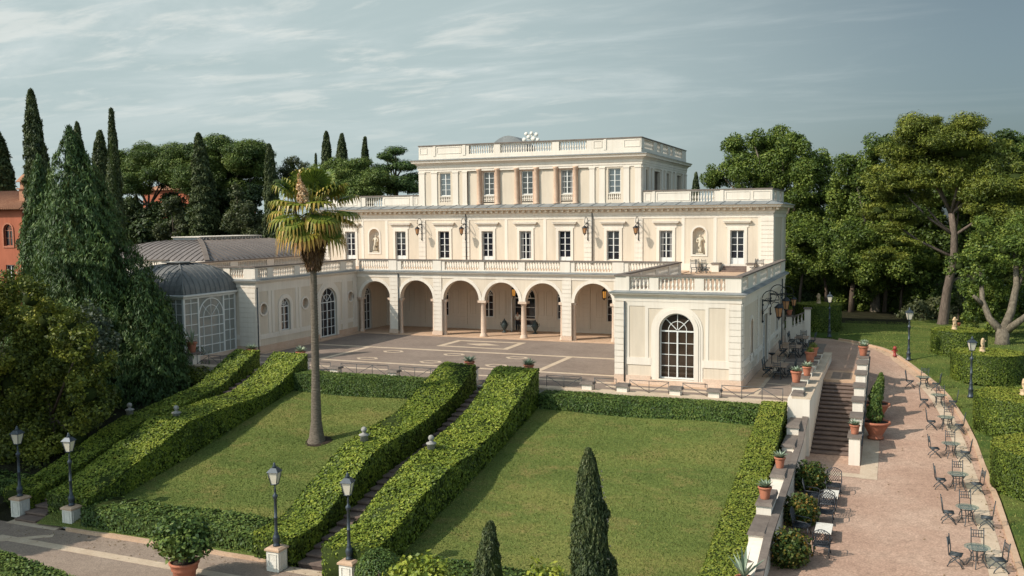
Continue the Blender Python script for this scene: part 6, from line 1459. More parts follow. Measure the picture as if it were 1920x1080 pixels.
# putti standing on the drums
for i, ((x, y, r_, h, _), zt) in enumerate(zip(DR[:4], drum_top[:4])):
    t = thing('garden_statue', ['small cherub statue on the farthest hedge drum', 'small cherub statue with a red pot on the drum before the pine', 'small cherub statue on the drum behind the garden lamp', 'small cherub statue on the widest hedge drum'][i], 'statue', (x - (0.3 if i else 0.0), y + 0.1, zt - 0.05), 0.4 * i, 'cherub statues on hedge drums')
    m = MB(); m.lathe([(0.2, 0), (0.2, 0.1), (0.16, 0.14), (0.17, 0.3), (0.2, 0.33)], 10); m.build('base', M['putto'], t)
    pts = [(0, 0, .55), (0, 0, .68), (0, -.02, .86), (0, -.03, .95), (-.13, -.03, .72), (-.17, -.12, .6 + .1 * (i % 2)), (.13, -.03, .72), (.12, -.15, .75), (-.07, -.03, .45), (-.08, -.06, .32), (.07, -.05, .45), (.09, -.03, .32), (0, 0, .6)]
    skin('figure', pts, [(0, 12), (12, 1), (1, 2), (2, 3), (1, 4), (4, 5), (1, 6), (6, 7), (0, 8), (8, 9), (0, 10), (10, 11)], [(.12, .1), (.12, .1), (.1, .1), .07, .05, .04, .05, .04, .065, .045, .065, .045, (.12, .1)], M['putto'], t, 2)
    if i == 1:
        m = MB(); m.lathe([(0.08, 0.3), (0.13, 0.5), (0.15, 0.52)], 10, lambda a, b, c: (a + .3, b - .05, c)); m.build('pot', M['terra'], t)
# stone ball finials half swallowed by the ivy
for i, (x, y, z, lb) in enumerate(((-0.05, -32.4, -0.85, 'stone ball finial poking out of the ivy hedge nearest the palm'), (3.45, -31.9, -1.1, 'stone ball finial in the ivy on the open lawn side of the central stair'), (-12.9, -31.3, -0.85, 'stone ball finial on the ivy hedge bordering the palm lawn far edge'), (-17.0, -30.6, -1.1, 'stone ball finial on the outermost shaded ivy hedge'))):
    t = thing('stone_finial', lb, 'finial', (x, y, z), 0, 'stone finials in the ivy hedges')
    m = MB(); m.lathe([(0.2, -0.6), (0.2, 0.1), (0.26, 0.12), (0.26, 0.18), (0.1, 0.24), (0.08, 0.3)], 10); m.build('pedestal', M['finial'], t)
    m = MB(); m.ball((0, 0, 0.42), 0.15, 12, 8); m.build('ball', M['finial'], t)

# ------------------------------------------------------------------ lamps
def lamp_parts(t, zb_, s=1.0, mat='lampgrey'):
    """four sided lantern whose bottom sits at zb_"""
    f = MB(); b, tp, h = 0.115 * s, 0.2 * s, 0.5 * s
    co = [(-1, -1), (1, -1), (1, 1), (-1, 1)]
    for x, y in co: f.tube([(x * b, y * b, zb_), (x * tp, y * tp, zb_ + h)], 0.016 * s, 5)
    for r_, z in ((b, zb_), (tp, zb_ + h)): f.tube([(x * r_, y * r_, z) for x, y in co], 0.02 * s, 5, None, True, True)
    f.lathe([(0.03 * s, zb_ - 0.06 * s), (b * 1.3, zb_), (b * 1.3, zb_ + 0.02)], 8)
    o = f.build('lantern_frame', M[mat], t)
    g = MB(); g.hexa([(x * b * .92, y * b * .92, zb_ + 0.022) for x, y in co], [(x * tp * .94, y * tp * .94, zb_ + h - 0.02) for x, y in co])
    g.build('pane', M['lampglass'] if mat == 'lampgrey' else M['amber'], o)
    r_ = MB(); r_.hexa([(x * tp * 1.22, y * tp * 1.22, zb_ + h) for x, y in co], [(x * tp * .55, y * tp * .55, zb_ + h + 0.16 * s) for x, y in co])
    r_.lathe([(0.07 * s, zb_ + h + .15 * s), (0.1 * s, zb_ + h + .2 * s), (0.05 * s, zb_ + h + .26 * s), (0.06 * s, zb_ + h + .3 * s), (0.005, zb_ + h + .38 * s)], 8)
    r_.build('lantern_cap', M[mat], t)
def post_prof(h):
    return [(0.15, 0), (0.15, 0.06), (0.1, 0.1), (0.13, 0.2), (0.155, 0.32), (0.13, 0.44), (0.09, 0.5), (0.1, 0.53), (0.072, 0.58), (0.066, h * 0.45), (0.08, h * 0.455), (0.08, h * 0.47), (0.064, h * 0.475), (0.06, h * 0.76), (0.075, h * 0.765), (0.075, h * 0.775), (0.11, h * 0.80), (0.115, h * 0.825), (0.05, h * 0.85), (0.04, h * 0.9), (0.055, h * 0.91), (0.03, h * 0.94), (0.026, h)]
lamp0 = None
for x, y, zg, lb in ((0.73, -40.75, -4.5, 'road lamp on pedestal at the palm lawn corner by the central stair foot'), (4.41, -41.0, -4.5, 'road lamp on pedestal beside the clipped ball, nearest the front'), (-15.62, -39.35, -4.5, 'outermost road lamp in the shade of the bay tree'), (-11.93, -39.6, -4.5, 'road lamp on the sunlit panelled pedestal at the far stair foot')):
    if lamp0 is None:
        ped0 = thing('lamp_pedestal', lb.replace('road lamp on pedestal', 'stone pedestal carrying the road lamp'), 'pedestal', (x, y, zg), 0, 'stone lamp pedestals along the road')
        m = MB(); m.box((-0.3, -0.3, -0.1), (0.3, 0.3, 0.86)); panel_frame(m, lambda u, v, w: (u, -0.3 - w, v), -0.2, 0.14, 0.2, 0.76, 0.025, 0.03); panel_frame(m, lambda u, v, w: (0.3 + w, u, v), -0.2, 0.14, 0.2, 0.76, 0.025, 0.03); m.build('shaft', M['white'], ped0)
        m = MB(); m.box((-0.36, -0.36, 0.86), (0.36, 0.36, 0.93)); m.hexa([(-0.36, -0.36, 0.93), (0.36, -0.36, 0.93), (0.36, 0.36, 0.93), (-0.36, 0.36, 0.93)], [(-0.26, -0.26, 1.0), (0.26, -0.26, 1.0), (0.26, 0.26, 1.0), (-0.26, 0.26, 1.0)]); m.build('cap', M['bandpink'], ped0)
        lamp0 = thing('road_lamp', lb, 'lamp', (x, y, zg + 1.0), 0.2, 'road lamps on stone pedestals')
        m = MB(); m.lathe(post_prof(2.6), 12); m.build('post', M['lampgrey'], lamp0); lamp_parts(lamp0, 2.62, 1.05)
    else:
        dup(ped0, (x, y, zg), 0, {4.41: 'stone pedestal carrying the road lamp beside the clipped ball', -15.62: 'worn grey pedestal carrying the outermost shaded road lamp', -11.93: 'sunlit panelled pedestal carrying the lamp at the far stair foot'}[x]); dup(lamp0, (x, y, zg + 1.0), 0.2, lb)
gl0 = None
for x, y, lb in ((19.45, 8.45, 'garden lamp before the farthest hedge drum'), (25.35, -1.25, 'garden lamp beside the red hydrant at the drive bend'), (28.75, -9.7, 'garden lamp standing between two hedge drums'), (34.2, 3.0, 'garden lamp under the forked plane tree')):
    z = zp(y) + 0.1
    if gl0 is None:
        gl0 = thing('garden_lamp', lb, 'lamp', (x, y, z), 0, 'garden lamps along the drive')
        m = MB(); m.lathe([(0.2, 0), (0.2, 0.08), (0.14, 0.14), (0.14, 0.45), (0.17, 0.48), (0.11, 0.56)] + [(a, b + 0.3) for a, b in post_prof(2.55)[6:]], 12); m.build('post', M['lampgrey'], gl0); lamp_parts(gl0, 2.87, 1.0)
    else: dup(gl0, (x, y, z), 0.3, lb)
# wall lanterns on scroll brackets
def wall_lantern(name, label, loc, rz, reach, drop, s, group):
    t = thing(name, label, 'wall lamp', loc, rz, group)
    m = MB()
    m.tube([(0, -0.04, -1.0), (0, -0.04, 0.55)], 0.03 * s, 6)
    pts = [(0, -0.05, 0.45)] + [(0, -reach / 2 - reach / 2 * math.cos(a), 0.55 + reach * 0.55 * math.sin(a)) for a in np.linspace(0, PI, 10)] + [(0, -reach, 0.35)]
    m.tube(pts, 0.026 * s, 6)
    m.tube([(0, -reach * 0.35 + reach * 0.16 * (1 - a / 12) * math.cos(a), 0.5 + reach * 0.16 * (1 - a / 12) * math.sin(a)) for a in np.linspace(0, 9, 24)], 0.014 * s, 5)
    m.tube([(0, -0.05, -0.3), (0, -reach * 0.3, 0.0), (0, -reach * 0.45, 0.42)], 0.014 * s, 5)
    for z in (-0.9, -0.35, 0.2): m.ball((0, -0.06, z), 0.06 * s, 8, 5)
    m.build('bracket', M['iron'], t)
    L = thing('x', None, None); bpy.data.objects.remove(L)
    zt = 0.35
    f = MB(); TT = lambda a, b, c: (a, -reach + b, zt - c)
    f.lathe([(0.02, 0), (0.03, 0.05), (0.09 * s, 0.08), (0.26 * s, 0.22 * s), (0.26 * s, 0.26 * s)], 6, TT)
    n = 6
    for k in range(n):
        a = 2 * PI * k / n
        f.tube([(0.23 * s * math.cos(a), -reach + 0.23 * s * math.sin(a), zt - 0.25 * s), (0.13 * s * math.cos(a), -reach + 0.13 * s * math.sin(a), zt - 0.72 * s)], 0.012 * s, 4)
    f.lathe([(0.14 * s, 0.71 * s), (0.14 * s, 0.75 * s), (0.05 * s, 0.82 * s), (0.01, 0.92 * s)], 6, TT)
    o = f.build('lantern', M['iron'], t)
    g = MB(); g.lathe([(0.215 * s, 0.26 * s), (0.125 * s, 0.715 * s)], 6, TT, False); g.build('pane', M['amber'], o)
for i, (x, lb) in enumerate(((-16.6, 'black scroll bracket lantern on the upper wall nearest the palm'), (-12.1, 'black scroll bracket lantern on the upper wall, second from the palm'), (-0.4, 'black scroll bracket lantern on the upper wall above the right centre arches'), (4.1, 'black scroll bracket lantern on the upper wall nearest the pavilion'))):
    wall_lantern('wall_lantern', lb.replace('right centre', 'fifth and sixth'), (x, YM - 0.08, 9.1), 0, 0.9, 0.3, 1.0, 'scroll lanterns on the villa facade')
wall_lantern('wall_lantern', 'large scroll bracket lantern on the shaded pavilion side, nearer the corner', (PX1 + 0.08, -8.9, 4.0), R(90), 1.1, 0.3, 1.25, 'scroll lanterns on the pavilion side')
wall_lantern('wall_lantern', 'large scroll bracket lantern on the shaded pavilion side, beyond the glazed door', (PX1 + 0.08, -4.6, 4.1), R(90), 1.1, 0.3, 1.25, 'scroll lanterns on the pavilion side')
wall_lantern('wall_lantern', 'scroll bracket lantern at the far end of the shaded pavilion side', (PX1 + 0.08, 1.9, 3.6), R(90), 1.0, 0.3, 1.0, 'scroll lanterns on the pavilion side')
for x, lb in ((-6.13, 'hanging lantern glowing amber in front of the loggia doorway'), (2.0, 'hanging lantern glowing amber in the loggia arch nearest the pavilion')):
    t = thing('hanging_lantern', lb, 'lantern', (x, 2.5, 3.35), 0, 'hanging lanterns in the loggia')
    f = MB(); f.tube([(0, 0, 0.85), (0, 0, 1.6)], 0.015, 5); f.lathe([(0.02, 0.86), (0.08, 0.8), (0.2, 0.66), (0.2, 0.6)], 6); f.lathe([(0.17, 0.0), (0.17, 0.04), (0.05, -0.1), (0.01, -0.16)], 6)
    for k in range(6): a = 2 * PI * k / 6; f.tube([(0.18 * math.cos(a), 0.18 * math.sin(a), 0.63), (0.135 * math.cos(a), 0.135 * math.sin(a), 0.03)], 0.02, 4)
    f.build('frame', M['iron'], t)
    g = MB(); g.lathe([(0.12, 0.04), (0.16, 0.6)], 6, None, False); g.build('pane', M['lit'], t)

# ------------------------------------------------------------------ garden furniture
def iron_chair(mat='greyiron', lab='', grp=''):
    t = thing('garden_chair', lab, 'chair', (0, 0, 0), 0, grp)
    m = MB()
    for i in range(8): x = -0.2 + 0.4 * i / 7; m.tube([(x, -0.2, 0.45), (x, 0.2, 0.45)], 0.015, 4)
    m.tube([(-.22, -.21, .45), (.22, -.21, .45), (.22, .21, .45), (-.22, .21, .45)], 0.019, 5, None, True, True); m.build('seat', M[mat], t)
    m = MB()
    for x in (-.22, .22): m.tube([(x, .21, .45), (x, .24, .75), (x, .29, 1.08)], 0.021, 5)
    m.tube([(-.22, .285, 1.03), (.22, .285, 1.03)], 0.018, 5); m.tube([(-.22, .27, 0.9), (.22, .27, 0.9)], 0.014, 4); m.tube([(-.22, .255, 0.77), (.22, .255, 0.77)], 0.016, 4)
    for x in (-.13, -.045, .045, .13): m.tube([(x, .255, .77), (x, .285, 1.03)], 0.014, 4)
    for x in (-.22, .22): m.ball((x, .292, 1.1), 0.026, 6, 4)
    m.build('backrest', M[mat], t)
    for s in (-1, 1):
        m = MB(); m.tube([(s * .21, -.2, .45), (s * .2, 0.0, .3), (s * .21, .2, .12), (s * .22, .26, .0)], 0.021, 5); m.tube([(s * .21, .2, .45), (s * .2, 0.0, .3), (s * .21, -.2, .12), (s * .22, -.26, .0)], 0.021, 5)
        m.build('leg', M[mat], t)
    m = MB(); m.tube([(-.2, 0, .3), (.2, 0, .3)], 0.016, 4); m.build('stretcher', M[mat], t)
    return t
def round_table(lab, grp, mat='greyiron'):
    t = thing('cafe_table', lab, 'table', (0, 0, 0), 0, grp)
    m = MB(); m.lathe([(0.44, 0.725), (0.45, 0.73), (0.45, 0.742), (0.44, 0.745)], 26); m.build('tabletop', M['glass_table'], t)
    m = MB(); m.tube([(0.34 * math.cos(a), 0.34 * math.sin(a), 0.705) for a in np.linspace(0, 2 * PI, 20, False)], 0.016, 5, None, True, True); m.tube([(0.2 * math.cos(a), 0.2 * math.sin(a), 0.3) for a in np.linspace(0, 2 * PI, 16, False)], 0.012, 5, None, True, True); m.build('ring', M[mat], t)
    for k in range(4):
        a = PI / 4 + PI / 2 * k; c, s = math.cos(a), math.sin(a)
        m = MB(); m.tube([(.34 * c, .34 * s, .705), (.2 * c, .2 * s, .5), (.19 * c, .19 * s, .3), (.3 * c, .3 * s, .08), (.36 * c, .36 * s, 0)], 0.02, 5); m.build('leg', M[mat], t)
    return t
GRP = [(26.15, -7.9), (26.9, -11.8), (27.1, -16.1), (27.15, -20.5), (27.2, -25.5), (27.3, -30.1), (27.35, -34.6)]
ordn = ['farthest', 'second farthest', 'third farthest', 'middle', 'third nearest', 'second nearest', 'nearest']
tb0 = ch0 = None
for i, (x, y) in enumerate(GRP):
    z = zp(y) + 0.005; tilt = 0
    lb = 'round glass cafe table on the drive edge, %s of the seven' % ordn[i]
    if tb0 is None: tb0 = round_table(lb, 'glass cafe tables along the drive'); tb0.location = (x, y, z)
    else: dup(tb0, (x, y, z), 0.1 * i, lb)
    for j, (dx, dy, rz, w_) in enumerate(((-0.72, -0.1, R(90), 'with its back to the gravel'), (0.05, 0.72, R(2), 'behind the table'), (0.72, -0.28, R(-85), 'with its back to the kerb'))):
        lb = 'iron chair %s at the %s glass cafe table' % (w_, ordn[i])
        rz = rz + random.uniform(-.28, .28); dx += random.uniform(-.08, .1); dy += random.uniform(-.1, .1); p = (x + dx, y + dy, zp(y + dy) + 0.005)
        if ch0 is None: ch0 = iron_chair('greyiron', lb, 'iron chairs at the glass cafe tables'); ch0.location = p; ch0.rotation_euler = (0, 0, rz)
        else: dup(ch0, p, rz, lb)
# long tables on the terrace beside the pavilion
tt0 = None
M['tabletop'] = mat_stone('tan_table_top', (0.44, 0.31, 0.22), (0.34, 0.23, 0.16), 3)
for i, (x, y) in enumerate(((17.75, -12.0), (17.75, -2.9), (17.8, 2.6))):
    w_ = ('nearest the pavilion corner', 'beyond the glazed door', 'by the far side stair')[i]
    if tt0 is None:
        tt0 = thing('terrace_table', 'tan topped iron table on the shaded terrace, ' + w_, 'table', (x, y, 0), 0, 'tan topped tables on the shaded terrace')
        m = MB(); m.box((-0.5, -0.9, 0.71), (0.5, 0.9, 0.745)); m.build('tabletop', M['tabletop'], tt0)
        for s in (-1, 1):
            m = MB()
            for q in (-1, 1): m.tube([(q * .2, s * .45, .71), (q * .06, s * .42, .4), (q * .28, s * .5, .1), (q * .36, s * .52, 0)], 0.025, 5)
            m.tube([(-.06, s * .42, .4), (.06, s * .42, .4)], 0.025, 5); m.build('leg', M['iron'], tt0)
        m = MB(); m.tube([(0, -.42, .4), (0, .42, .4)], 0.02, 5); m.build('stretcher', M['iron'], tt0)
    else: dup(tt0, (x, y, 0), 0, 'tan topped iron table on the shaded terrace, ' + w_)
    for j, (dx, dy, rz) in enumerate(((-.72, -.45, R(90)), (-.72, .45, R(90)), (.72, -.45, R(-90)), (.72, .45, R(-90)), (0, 1.15, 0), (0, -1.15, R(180)))):
        s_ = ('wall side near end', 'wall side far end', 'pot side near end', 'pot side far end', 'head end', 'foot end')[j]
        o = dup(ch0, (x + dx, y + dy, 0.005), rz + random.uniform(-.2, .2), 'iron chair, %s, terrace table %s' % (s_, w_)); o['group'] = 'iron chairs at the terrace tables'
# chairs on the pavilion roof terrace
for j, (x, y, rz) in enumerate(((9.9, 2.6, R(60)), (10.5, 2.1, R(150)), (9.6, 1.8, R(20)), (13.9, 3.8, R(-60)), (14.5, 3.4, R(200)))):
    o = dup(ch0, (x, y, 5.59), rz, ('iron chair on the roof terrace nearest its end pedestal', 'iron chair turned sideways beside the roof terrace table', 'iron chair in front of the roof terrace table', 'iron chair by the roof terrace steps facing the wall', 'iron chair by the roof terrace corner parapet')[j]); o['group'] = 'iron chairs on the roof terrace'
dup(tb0, (10.2, 2.8, 5.59), 0, 'round glass table on the pavilion roof terrace')['group'] = 'tables on the roof terrace'
st_ = thing('bowl_stand', 'black iron bowl stand by the pavilion wall', 'stand', (16.95, -9.2, 0.0))
m = MB(); m.lathe([(0.16, 0), (0.14, 0.03), (0.03, 0.06), (0.025, 0.9)], 10); m.build('post', M['iron'], st_)
m = MB(); m.lathe([(0.03, 0.9), (0.2, 1.0), (0.24, 1.06), (0.22, 1.06), (0.04, 0.95)], 12); m.build('bowl', M['iron'], st_)
# lattice armchairs and plaster tables on the lower landing
ac0 = None
M['dusk'] = mat_metal('dark_blue_iron', (0.05, 0.055, 0.065), 0.5, 0.3)
for i, (x, y, rz, lb) in enumerate(((21.95, -27.9, R(0), 'lattice backed armchair farthest up the lower landing'), (21.85, -30.4, R(180), 'lattice backed armchair seen from behind past the first white table'), (21.85, -31.6, R(0), 'lattice backed armchair back to back with another, mid landing'), (21.95, -35.3, R(180), 'lattice backed armchair seen from behind, nearest on the landing'),
                                    (21.15, -29.6, R(95), 'curved armchair against the first flowering shrub'), (21.05, -33.5, R(85), 'curved armchair against the second flowering shrub'))):
    z = zp(y) + 0.005
    if ac0 is None:
        ac0 = thing('iron_armchair', lb, 'armchair', (x, y, z), rz, 'lattice iron armchairs on the lower landing')
        m = MB(); m.box((-0.3, -0.3, 0.40), (0.3, 0.28, 0.43))
        for k in range(9): q = -.28 + .07 * k; m.tube([(q, -.31, .445), (q, .29, .445)], 0.012, 4)
        m.tube([(-.31, -.31, .44), (.31, -.31, .44), (.31, .3, .44), (-.31, .3, .44)], 0.022, 5, None, True, True); m.build('seat', M['dusk'], ac0)
        m = MB(); top = lambda q: 0.98 + 0.14 * math.cos(q * 5.0)
        m.tube([(-.31, .3, .44), (-.32, .34, .75), (-.3, .4, top(-.3))] + [(q, .42, top(q)) for q in np.linspace(-.24, .24, 9)] + [(.3, .4, top(.3)), (.32, .34, .75), (.31, .3, .44)], 0.02, 5)
        m.tube([(-.31, .31, .55), (.31, .31, .55)], 0.016, 4)
        for k in range(-5, 6):
            for sg in (1, -1):
                a = k * .1; P_ = []
                for v in np.linspace(.55, 1.08, 7):
                    q = a + sg * (v - .8) * .75
                    if abs(q) < .29 and v < top(q): P_.append((q, .31 + (v - .55) * .2, v))
                if len(P_) > 1: m.tube(P_, 0.011, 4)
        m.build('backrest', M['dusk'], ac0)
        for s in (-1, 1):
            m = MB(); m.tube([(s * .31, .33, .68), (s * .34, .1, .68), (s * .35, -.2, .66), (s * .34, -.32, .6), (s * .32, -.3, .45)], 0.02, 5); m.build('armrest', M['dusk'], ac0)
            for q in (-.29, .28): m = MB(); m.tube([(s * .29, q, .42), (s * .27, q * .95, .2), (s * .31, q * 1.12, 0)], 0.022, 5); m.build('leg', M['dusk'], ac0)
    else: dup(ac0, (x, y, z), rz, lb)
wt0 = None
for y, lb in ((-29.15, 'low white table between armchairs, farther up the landing'), (-33.5, 'low white table between armchairs, nearer on the landing')):
    if wt0 is None:
        wt0 = thing('low_table', lb, 'table', (21.9, y, zp(y)), 0, 'low white tables on the lower landing')
        m = MB(); m.box((-.32, -.62, .38), (.32, .62, .43)); m.build('tabletop', M['white'], wt0)
        for a in (-.27, .27):
            for b in (-.55, .55): m = MB(); m.box((a - .03, b - .03, 0), (a + .03, b + .03, .379)); m.build('leg', M['dusk'], wt0)
    else: dup(wt0, (21.9, y, zp(y)), 0, lb)
for i, (y, lb) in enumerate(((-27.6, 'round flowering shrub at the foot of the garden wall, farthest'), (-32.2, 'round flowering shrub between the two curved armchairs'), (-36.6, 'round flowering shrub nearest, cut by the picture edge'))):
    t = thing('flowering_shrub', lb, 'shrub', (20.85, y, zp(y)), 0, 'flowering shrubs below the garden wall')
    Q, Tn = crown_quads([(0, 0, 0.55, 0.78, 0.72), (0.15, -0.1, 0.75, 0.5, 0.45)], 170, 0.075, 120 + i, hollow=0.8, tone=0.5, tvar=.24); leaf_object('foliage', Q, Tn, M['flower'], t)
    m = MB(); m.ball((0, 0, .5), .6, 10, 7); m.build('stem_core', M['core'], t)

# ------------------------------------------------------------------ pots
def pot_mesh(r_, h): return [(r_ * .62, 0), (r_ * .66, h * .04), (r_ * .72, h * .3), (r_ * .88, h * .78), (r_ * .9, h * .82), (r_ * 1.02, h * .84), (r_ * 1.04, h * .97), (r_ * .98, h), (r_ * .9, h), (r_ * .88, h * .9)]
def agave_quads(n, L, seed, w=0.09, rise=0.8):
    r = np.random.RandomState(seed); Q = []; T_ = []
    for i in range(n):
        az = i * 2.4; el = rise * (0.25 + 0.75 * i / n) + r.uniform(-.1, .1); el = min(1.45, el + .15)
        d = np.array([math.cos(az) * math.cos(el), math.sin(az) * math.cos(el), math.sin(el)]); s = np.array([-math.sin(az), math.cos(az), 0]); up = np.cross(d, s); up = up if up[2] > 0 else -up
        l = L * r.uniform(.8, 1.1); m1 = d * l * .5 - up * .02; tip = d * l - np.array([0, 0, .06 * l])
        for sg in (1, -1):
            Q.append(np.stack([np.zeros(3), s * sg * w * .6 + up * .01, m1 + s * sg * w + up * .03, m1])); Q.append(np.stack([m1, m1 + s * sg * w + up * .03, tip, tip]))
            T_ += [.5 + r.uniform(-.2, .3)] * 2
    return np.stack(Q), np.array(T_)
def potted(label, loc, r_=0.24, h=0.42, kind=0, seed=0):
    t = thing('potted_agave' if kind < 2 else 'potted_shrub', label, 'potted plant', loc, seed * .7, 'potted plants on the walls')
    m = MB(); m.lathe(pot_mesh(r_, h), 16); m.build('pot', M['terra'], t)
    m = MB(); m.lathe([(r_ * .87, h * .86), (r_ * .87, h * .9)], 14); m.build('soil', M['soil'], t)
    if kind == 0: q, tn = agave_quads(26, 0.46, seed, .055)
    elif kind == 1: q, tn = agave_quads(9, 1.15, seed, .07, 1.5)
    else:
        Q, Tn = crown_quads([(0, 0, .14, .24, .2)], 420, .06, seed, hollow=.3, up=np.array([0, 0, 1.0]), aspect=.25); q, tn = np.concatenate(Q), np.concatenate(Tn)
    leaf_object('leaves', q + np.array([0, 0, h * .92]), tn, M['agave' if kind < 2 else 'hedge3'], t)
    return t
potted('terracotta pot of silvery agave on the stepped wall, higher cap', (19.72, -29.4, -1.28), .25, .5, 0, 1)
potted('terracotta pot of silvery agave on the stepped wall, lower cap', (19.72, -34.6, -1.22), .27, .5, 0, 2)
potted('terracotta pot of tall striped agave on the lowest visible wall cap', (19.7, -40.0, -2.9), .3, .45, 1, 3)
potted('terracotta pot of agave nearest the terrace corner', (19.5, -19.85, 1.02), .3, .62, 0, 4)
potted('terracotta pot of silvery agave just behind the corner pot', (19.85, -17.4, 1.02), .26, .52, 0, 5)
potted('terracotta pot of grassy green shrub on the terrace wall', (19.6, -12.2, 1.02), .32, .66, 2, 6)
potted('terracotta pot of dark green shrub farther along the terrace wall', (19.6, -9.6, 1.02), .3, .6, 2, 7)
potted('terracotta pot of agave at the head of the stair parapet', (22.62, -10.6, 1.35), .3, .6, 0, 8)
potted('terracotta pot of agave behind another on the stair parapet', (22.62, -8.4, 1.3), .28, .55, 0, 9)
potted('terracotta pot of small agave on the foot pier of the stair parapet', (22.62, -22.5, -1.0), .26, .48, 0, 10)
potted('terracotta pot standing on the far side stair pedestal', (16.6, 5.08, 2.15), .24, .45, 2, 11)
pd = thing('plant_pedestal', 'pale pedestal with dark cap at the corner of the conservatory', 'pedestal', (-21.0, -20.65, 0))
m = MB(); m.box((-.38, -.38, -.6), (.38, .38, .8)); m.build('shaft', M['trim'], pd); m = MB(); m.box((-.5, -.5, .8), (.5, .5, .92)); m.build('cap', M['coping'], pd)
potted('red pot of dark sword leaves on the pedestal at the conservatory corner', (-21.0, -20.65, .92), .36, .72, 1, 12)
for i, (x, y, lb) in enumerate(((0.3, -20.55, 'agave on the pier at the palm side of the central stair head'), (4.2, -20.55, 'agave on the pier at the pavilion side of the central stair head'), (-16.2, -20.3, 'agave on the pier nearest the conservatory'), (-12.2, -20.3, 'agave on the pier beside the wing, behind the ivy hedge end'))):
    pd = thing('plant_pedestal', 'pier under the ' + lb.replace('on the pier ', ''), 'pedestal', (x, y, 0)); m = MB(); m.box((-.4, -.4, -.1), (.4, .4, .85)); m.build('shaft', M['trim'], pd); m = MB(); m.box((-.46, -.46, .85), (.46, .46, .95)); m.build('cap', M['coping'], pd)
    t = thing('potted_agave', lb, 'potted plant', (x, y, .95), i, 'agaves at the stair heads')
    m = MB(); m.lathe(pot_mesh(.33, .36), 14); m.build('pot', M['terra'], t); q, tn = agave_quads(30, .6, 30 + i, .06); leaf_object('leaves', q + np.array([0, 0, .33]), tn, M['agave'], t)
for i, (x, y, lb) in enumerate(((23.55, -18.4, 'large terracotta bowl with clipped conifer on the drive, nearer'), (23.5, -15.0, 'large terracotta bowl with clipped conifer half hidden behind another'))):
    t = thing('potted_conifer', lb, 'potted plant', (x, y, zp(y)), 0, 'potted conifers on the drive')
    m = MB(); m.lathe([(.3, 0), (.42, .02), (.42, .12), (.34, .16), (.4, .3), (.66, .78), (.68, .82), (.76, .85), (.77, .95), (.72, .97), (.66, .95), (.64, .88)], 20); m.build('pot', M['terra'], t)
    m = MB(); m.lathe([(.64, .86), (.64, .9)], 16); m.build('soil', M['soil'], t)
    q, tn = cypress_mesh(130 + i, 1.75, .42, 2600, .075, .25, .7)[0]; leaf_object('crown', q + np.array([0, 0, .95]), tn, M['hedge2'], t)
t = thing('potted_tree', 'bushy citrus tree in a wide terracotta pot on the road', 'potted plant', (-2.0, -43.15, -4.5))
m = MB(); m.lathe([(.38, 0), (.4, .05), (.46, .45), (.52, .5), (.52, .56), (.56, .72), (.6, .74), (.61, .82), (.57, .84), (.52, .82), (.5, .74)], 24); m.build('pot', M['terra'], t)
m = MB(); m.lathe([(.5, .72), (.5, .76)], 18); m.build('soil', M['soil'], t)
m = trunk_mb([([(0, 0, .6), (.03, 0, 1.0), (.02, .02, 1.4)], [.1, .08, .07]), ([(.02, 0, 1.2), (-.4, .1, 1.7), (-.7, .1, 2.0)], [.05, .035, .02]), ([(.02, 0, 1.2), (.4, -.1, 1.6), (.75, -.1, 1.9)], [.05, .035, .02]), ([(.02, 0, 1.3), (.1, .2, 1.9), (.1, .3, 2.3)], [.05, .035, .02])]); m.build('trunk', M['bark'], t)
Q, Tn = crown_quads([(0, 0, 1.85, .95, .62), (-.75, .1, 1.65, .65, .5), (.75, -.1, 1.7, .65, .5), (-.3, -.3, 2.15, .6, .45), (.4, .1, 2.2, .55, .42), (.1, -.5, 1.6, .6, .45)], 150, .105, 140, hollow=.45, tone=.42, tvar=.2, lump=.3); leaf_object('crown', Q, Tn, M['hedge2'], t)
# bronze urns before the loggia door
u0 = None
for x, lb in ((-7.42, 'dark bronze urn before the open door leaf in the loggia'), (-4.52, 'dark bronze urn at the pavilion side of the loggia door')):
    if u0 is None:
        u0 = thing('bronze_urn', lb, 'urn', (x, 3.45, 0.05), 0, 'bronze urns in the loggia')
        m = MB(); m.lathe([(.22, 0), (.22, .06), (.1, .12), (.07, .2), (.12, .26), (.26, .5), (.3, .68), (.27, .84), (.2, .9), (.22, .94), (.2, .96)], 16); m.build('body', M['bronze'], u0)
        m = MB(); m.lathe([(.2, .96), (.12, 1.06), (.05, 1.1), (.06, 1.16), (.01, 1.24)], 12); m.build('lid', M['bronze'], u0)
        for s in (-1, 1): m = MB(); m.tube([(s * .25, 0, .82), (s * .37, 0, .88), (s * .38, 0, .7), (s * .28, 0, .6)], .025, 5); m.build('handle', M['bronze'], u0)
    else: dup(u0, (x, 3.45, 0.05), 0.3, lb)
hy = thing('fire_hydrant', 'small red fire hydrant on the lawn by the drive kerb', 'hydrant', (24.45, -0.2, zp(-.2) + .08))
M['red'] = mat_metal('red_paint', (0.32, 0.04, 0.03), .5, 0)
m = MB(); m.lathe([(.14, 0), (.14, .06), (.1, .08), (.1, .52), (.14, .54), (.14, .6), (.1, .68), (.03, .74)], 10); m.build('body', M['red'], hy)
m = MB(); m.lathe([(.05, -.2), (.05, .2)], 8, lambda a, b, c: (c, a, .4 + b)); m.build('outlet', M['red'], hy)

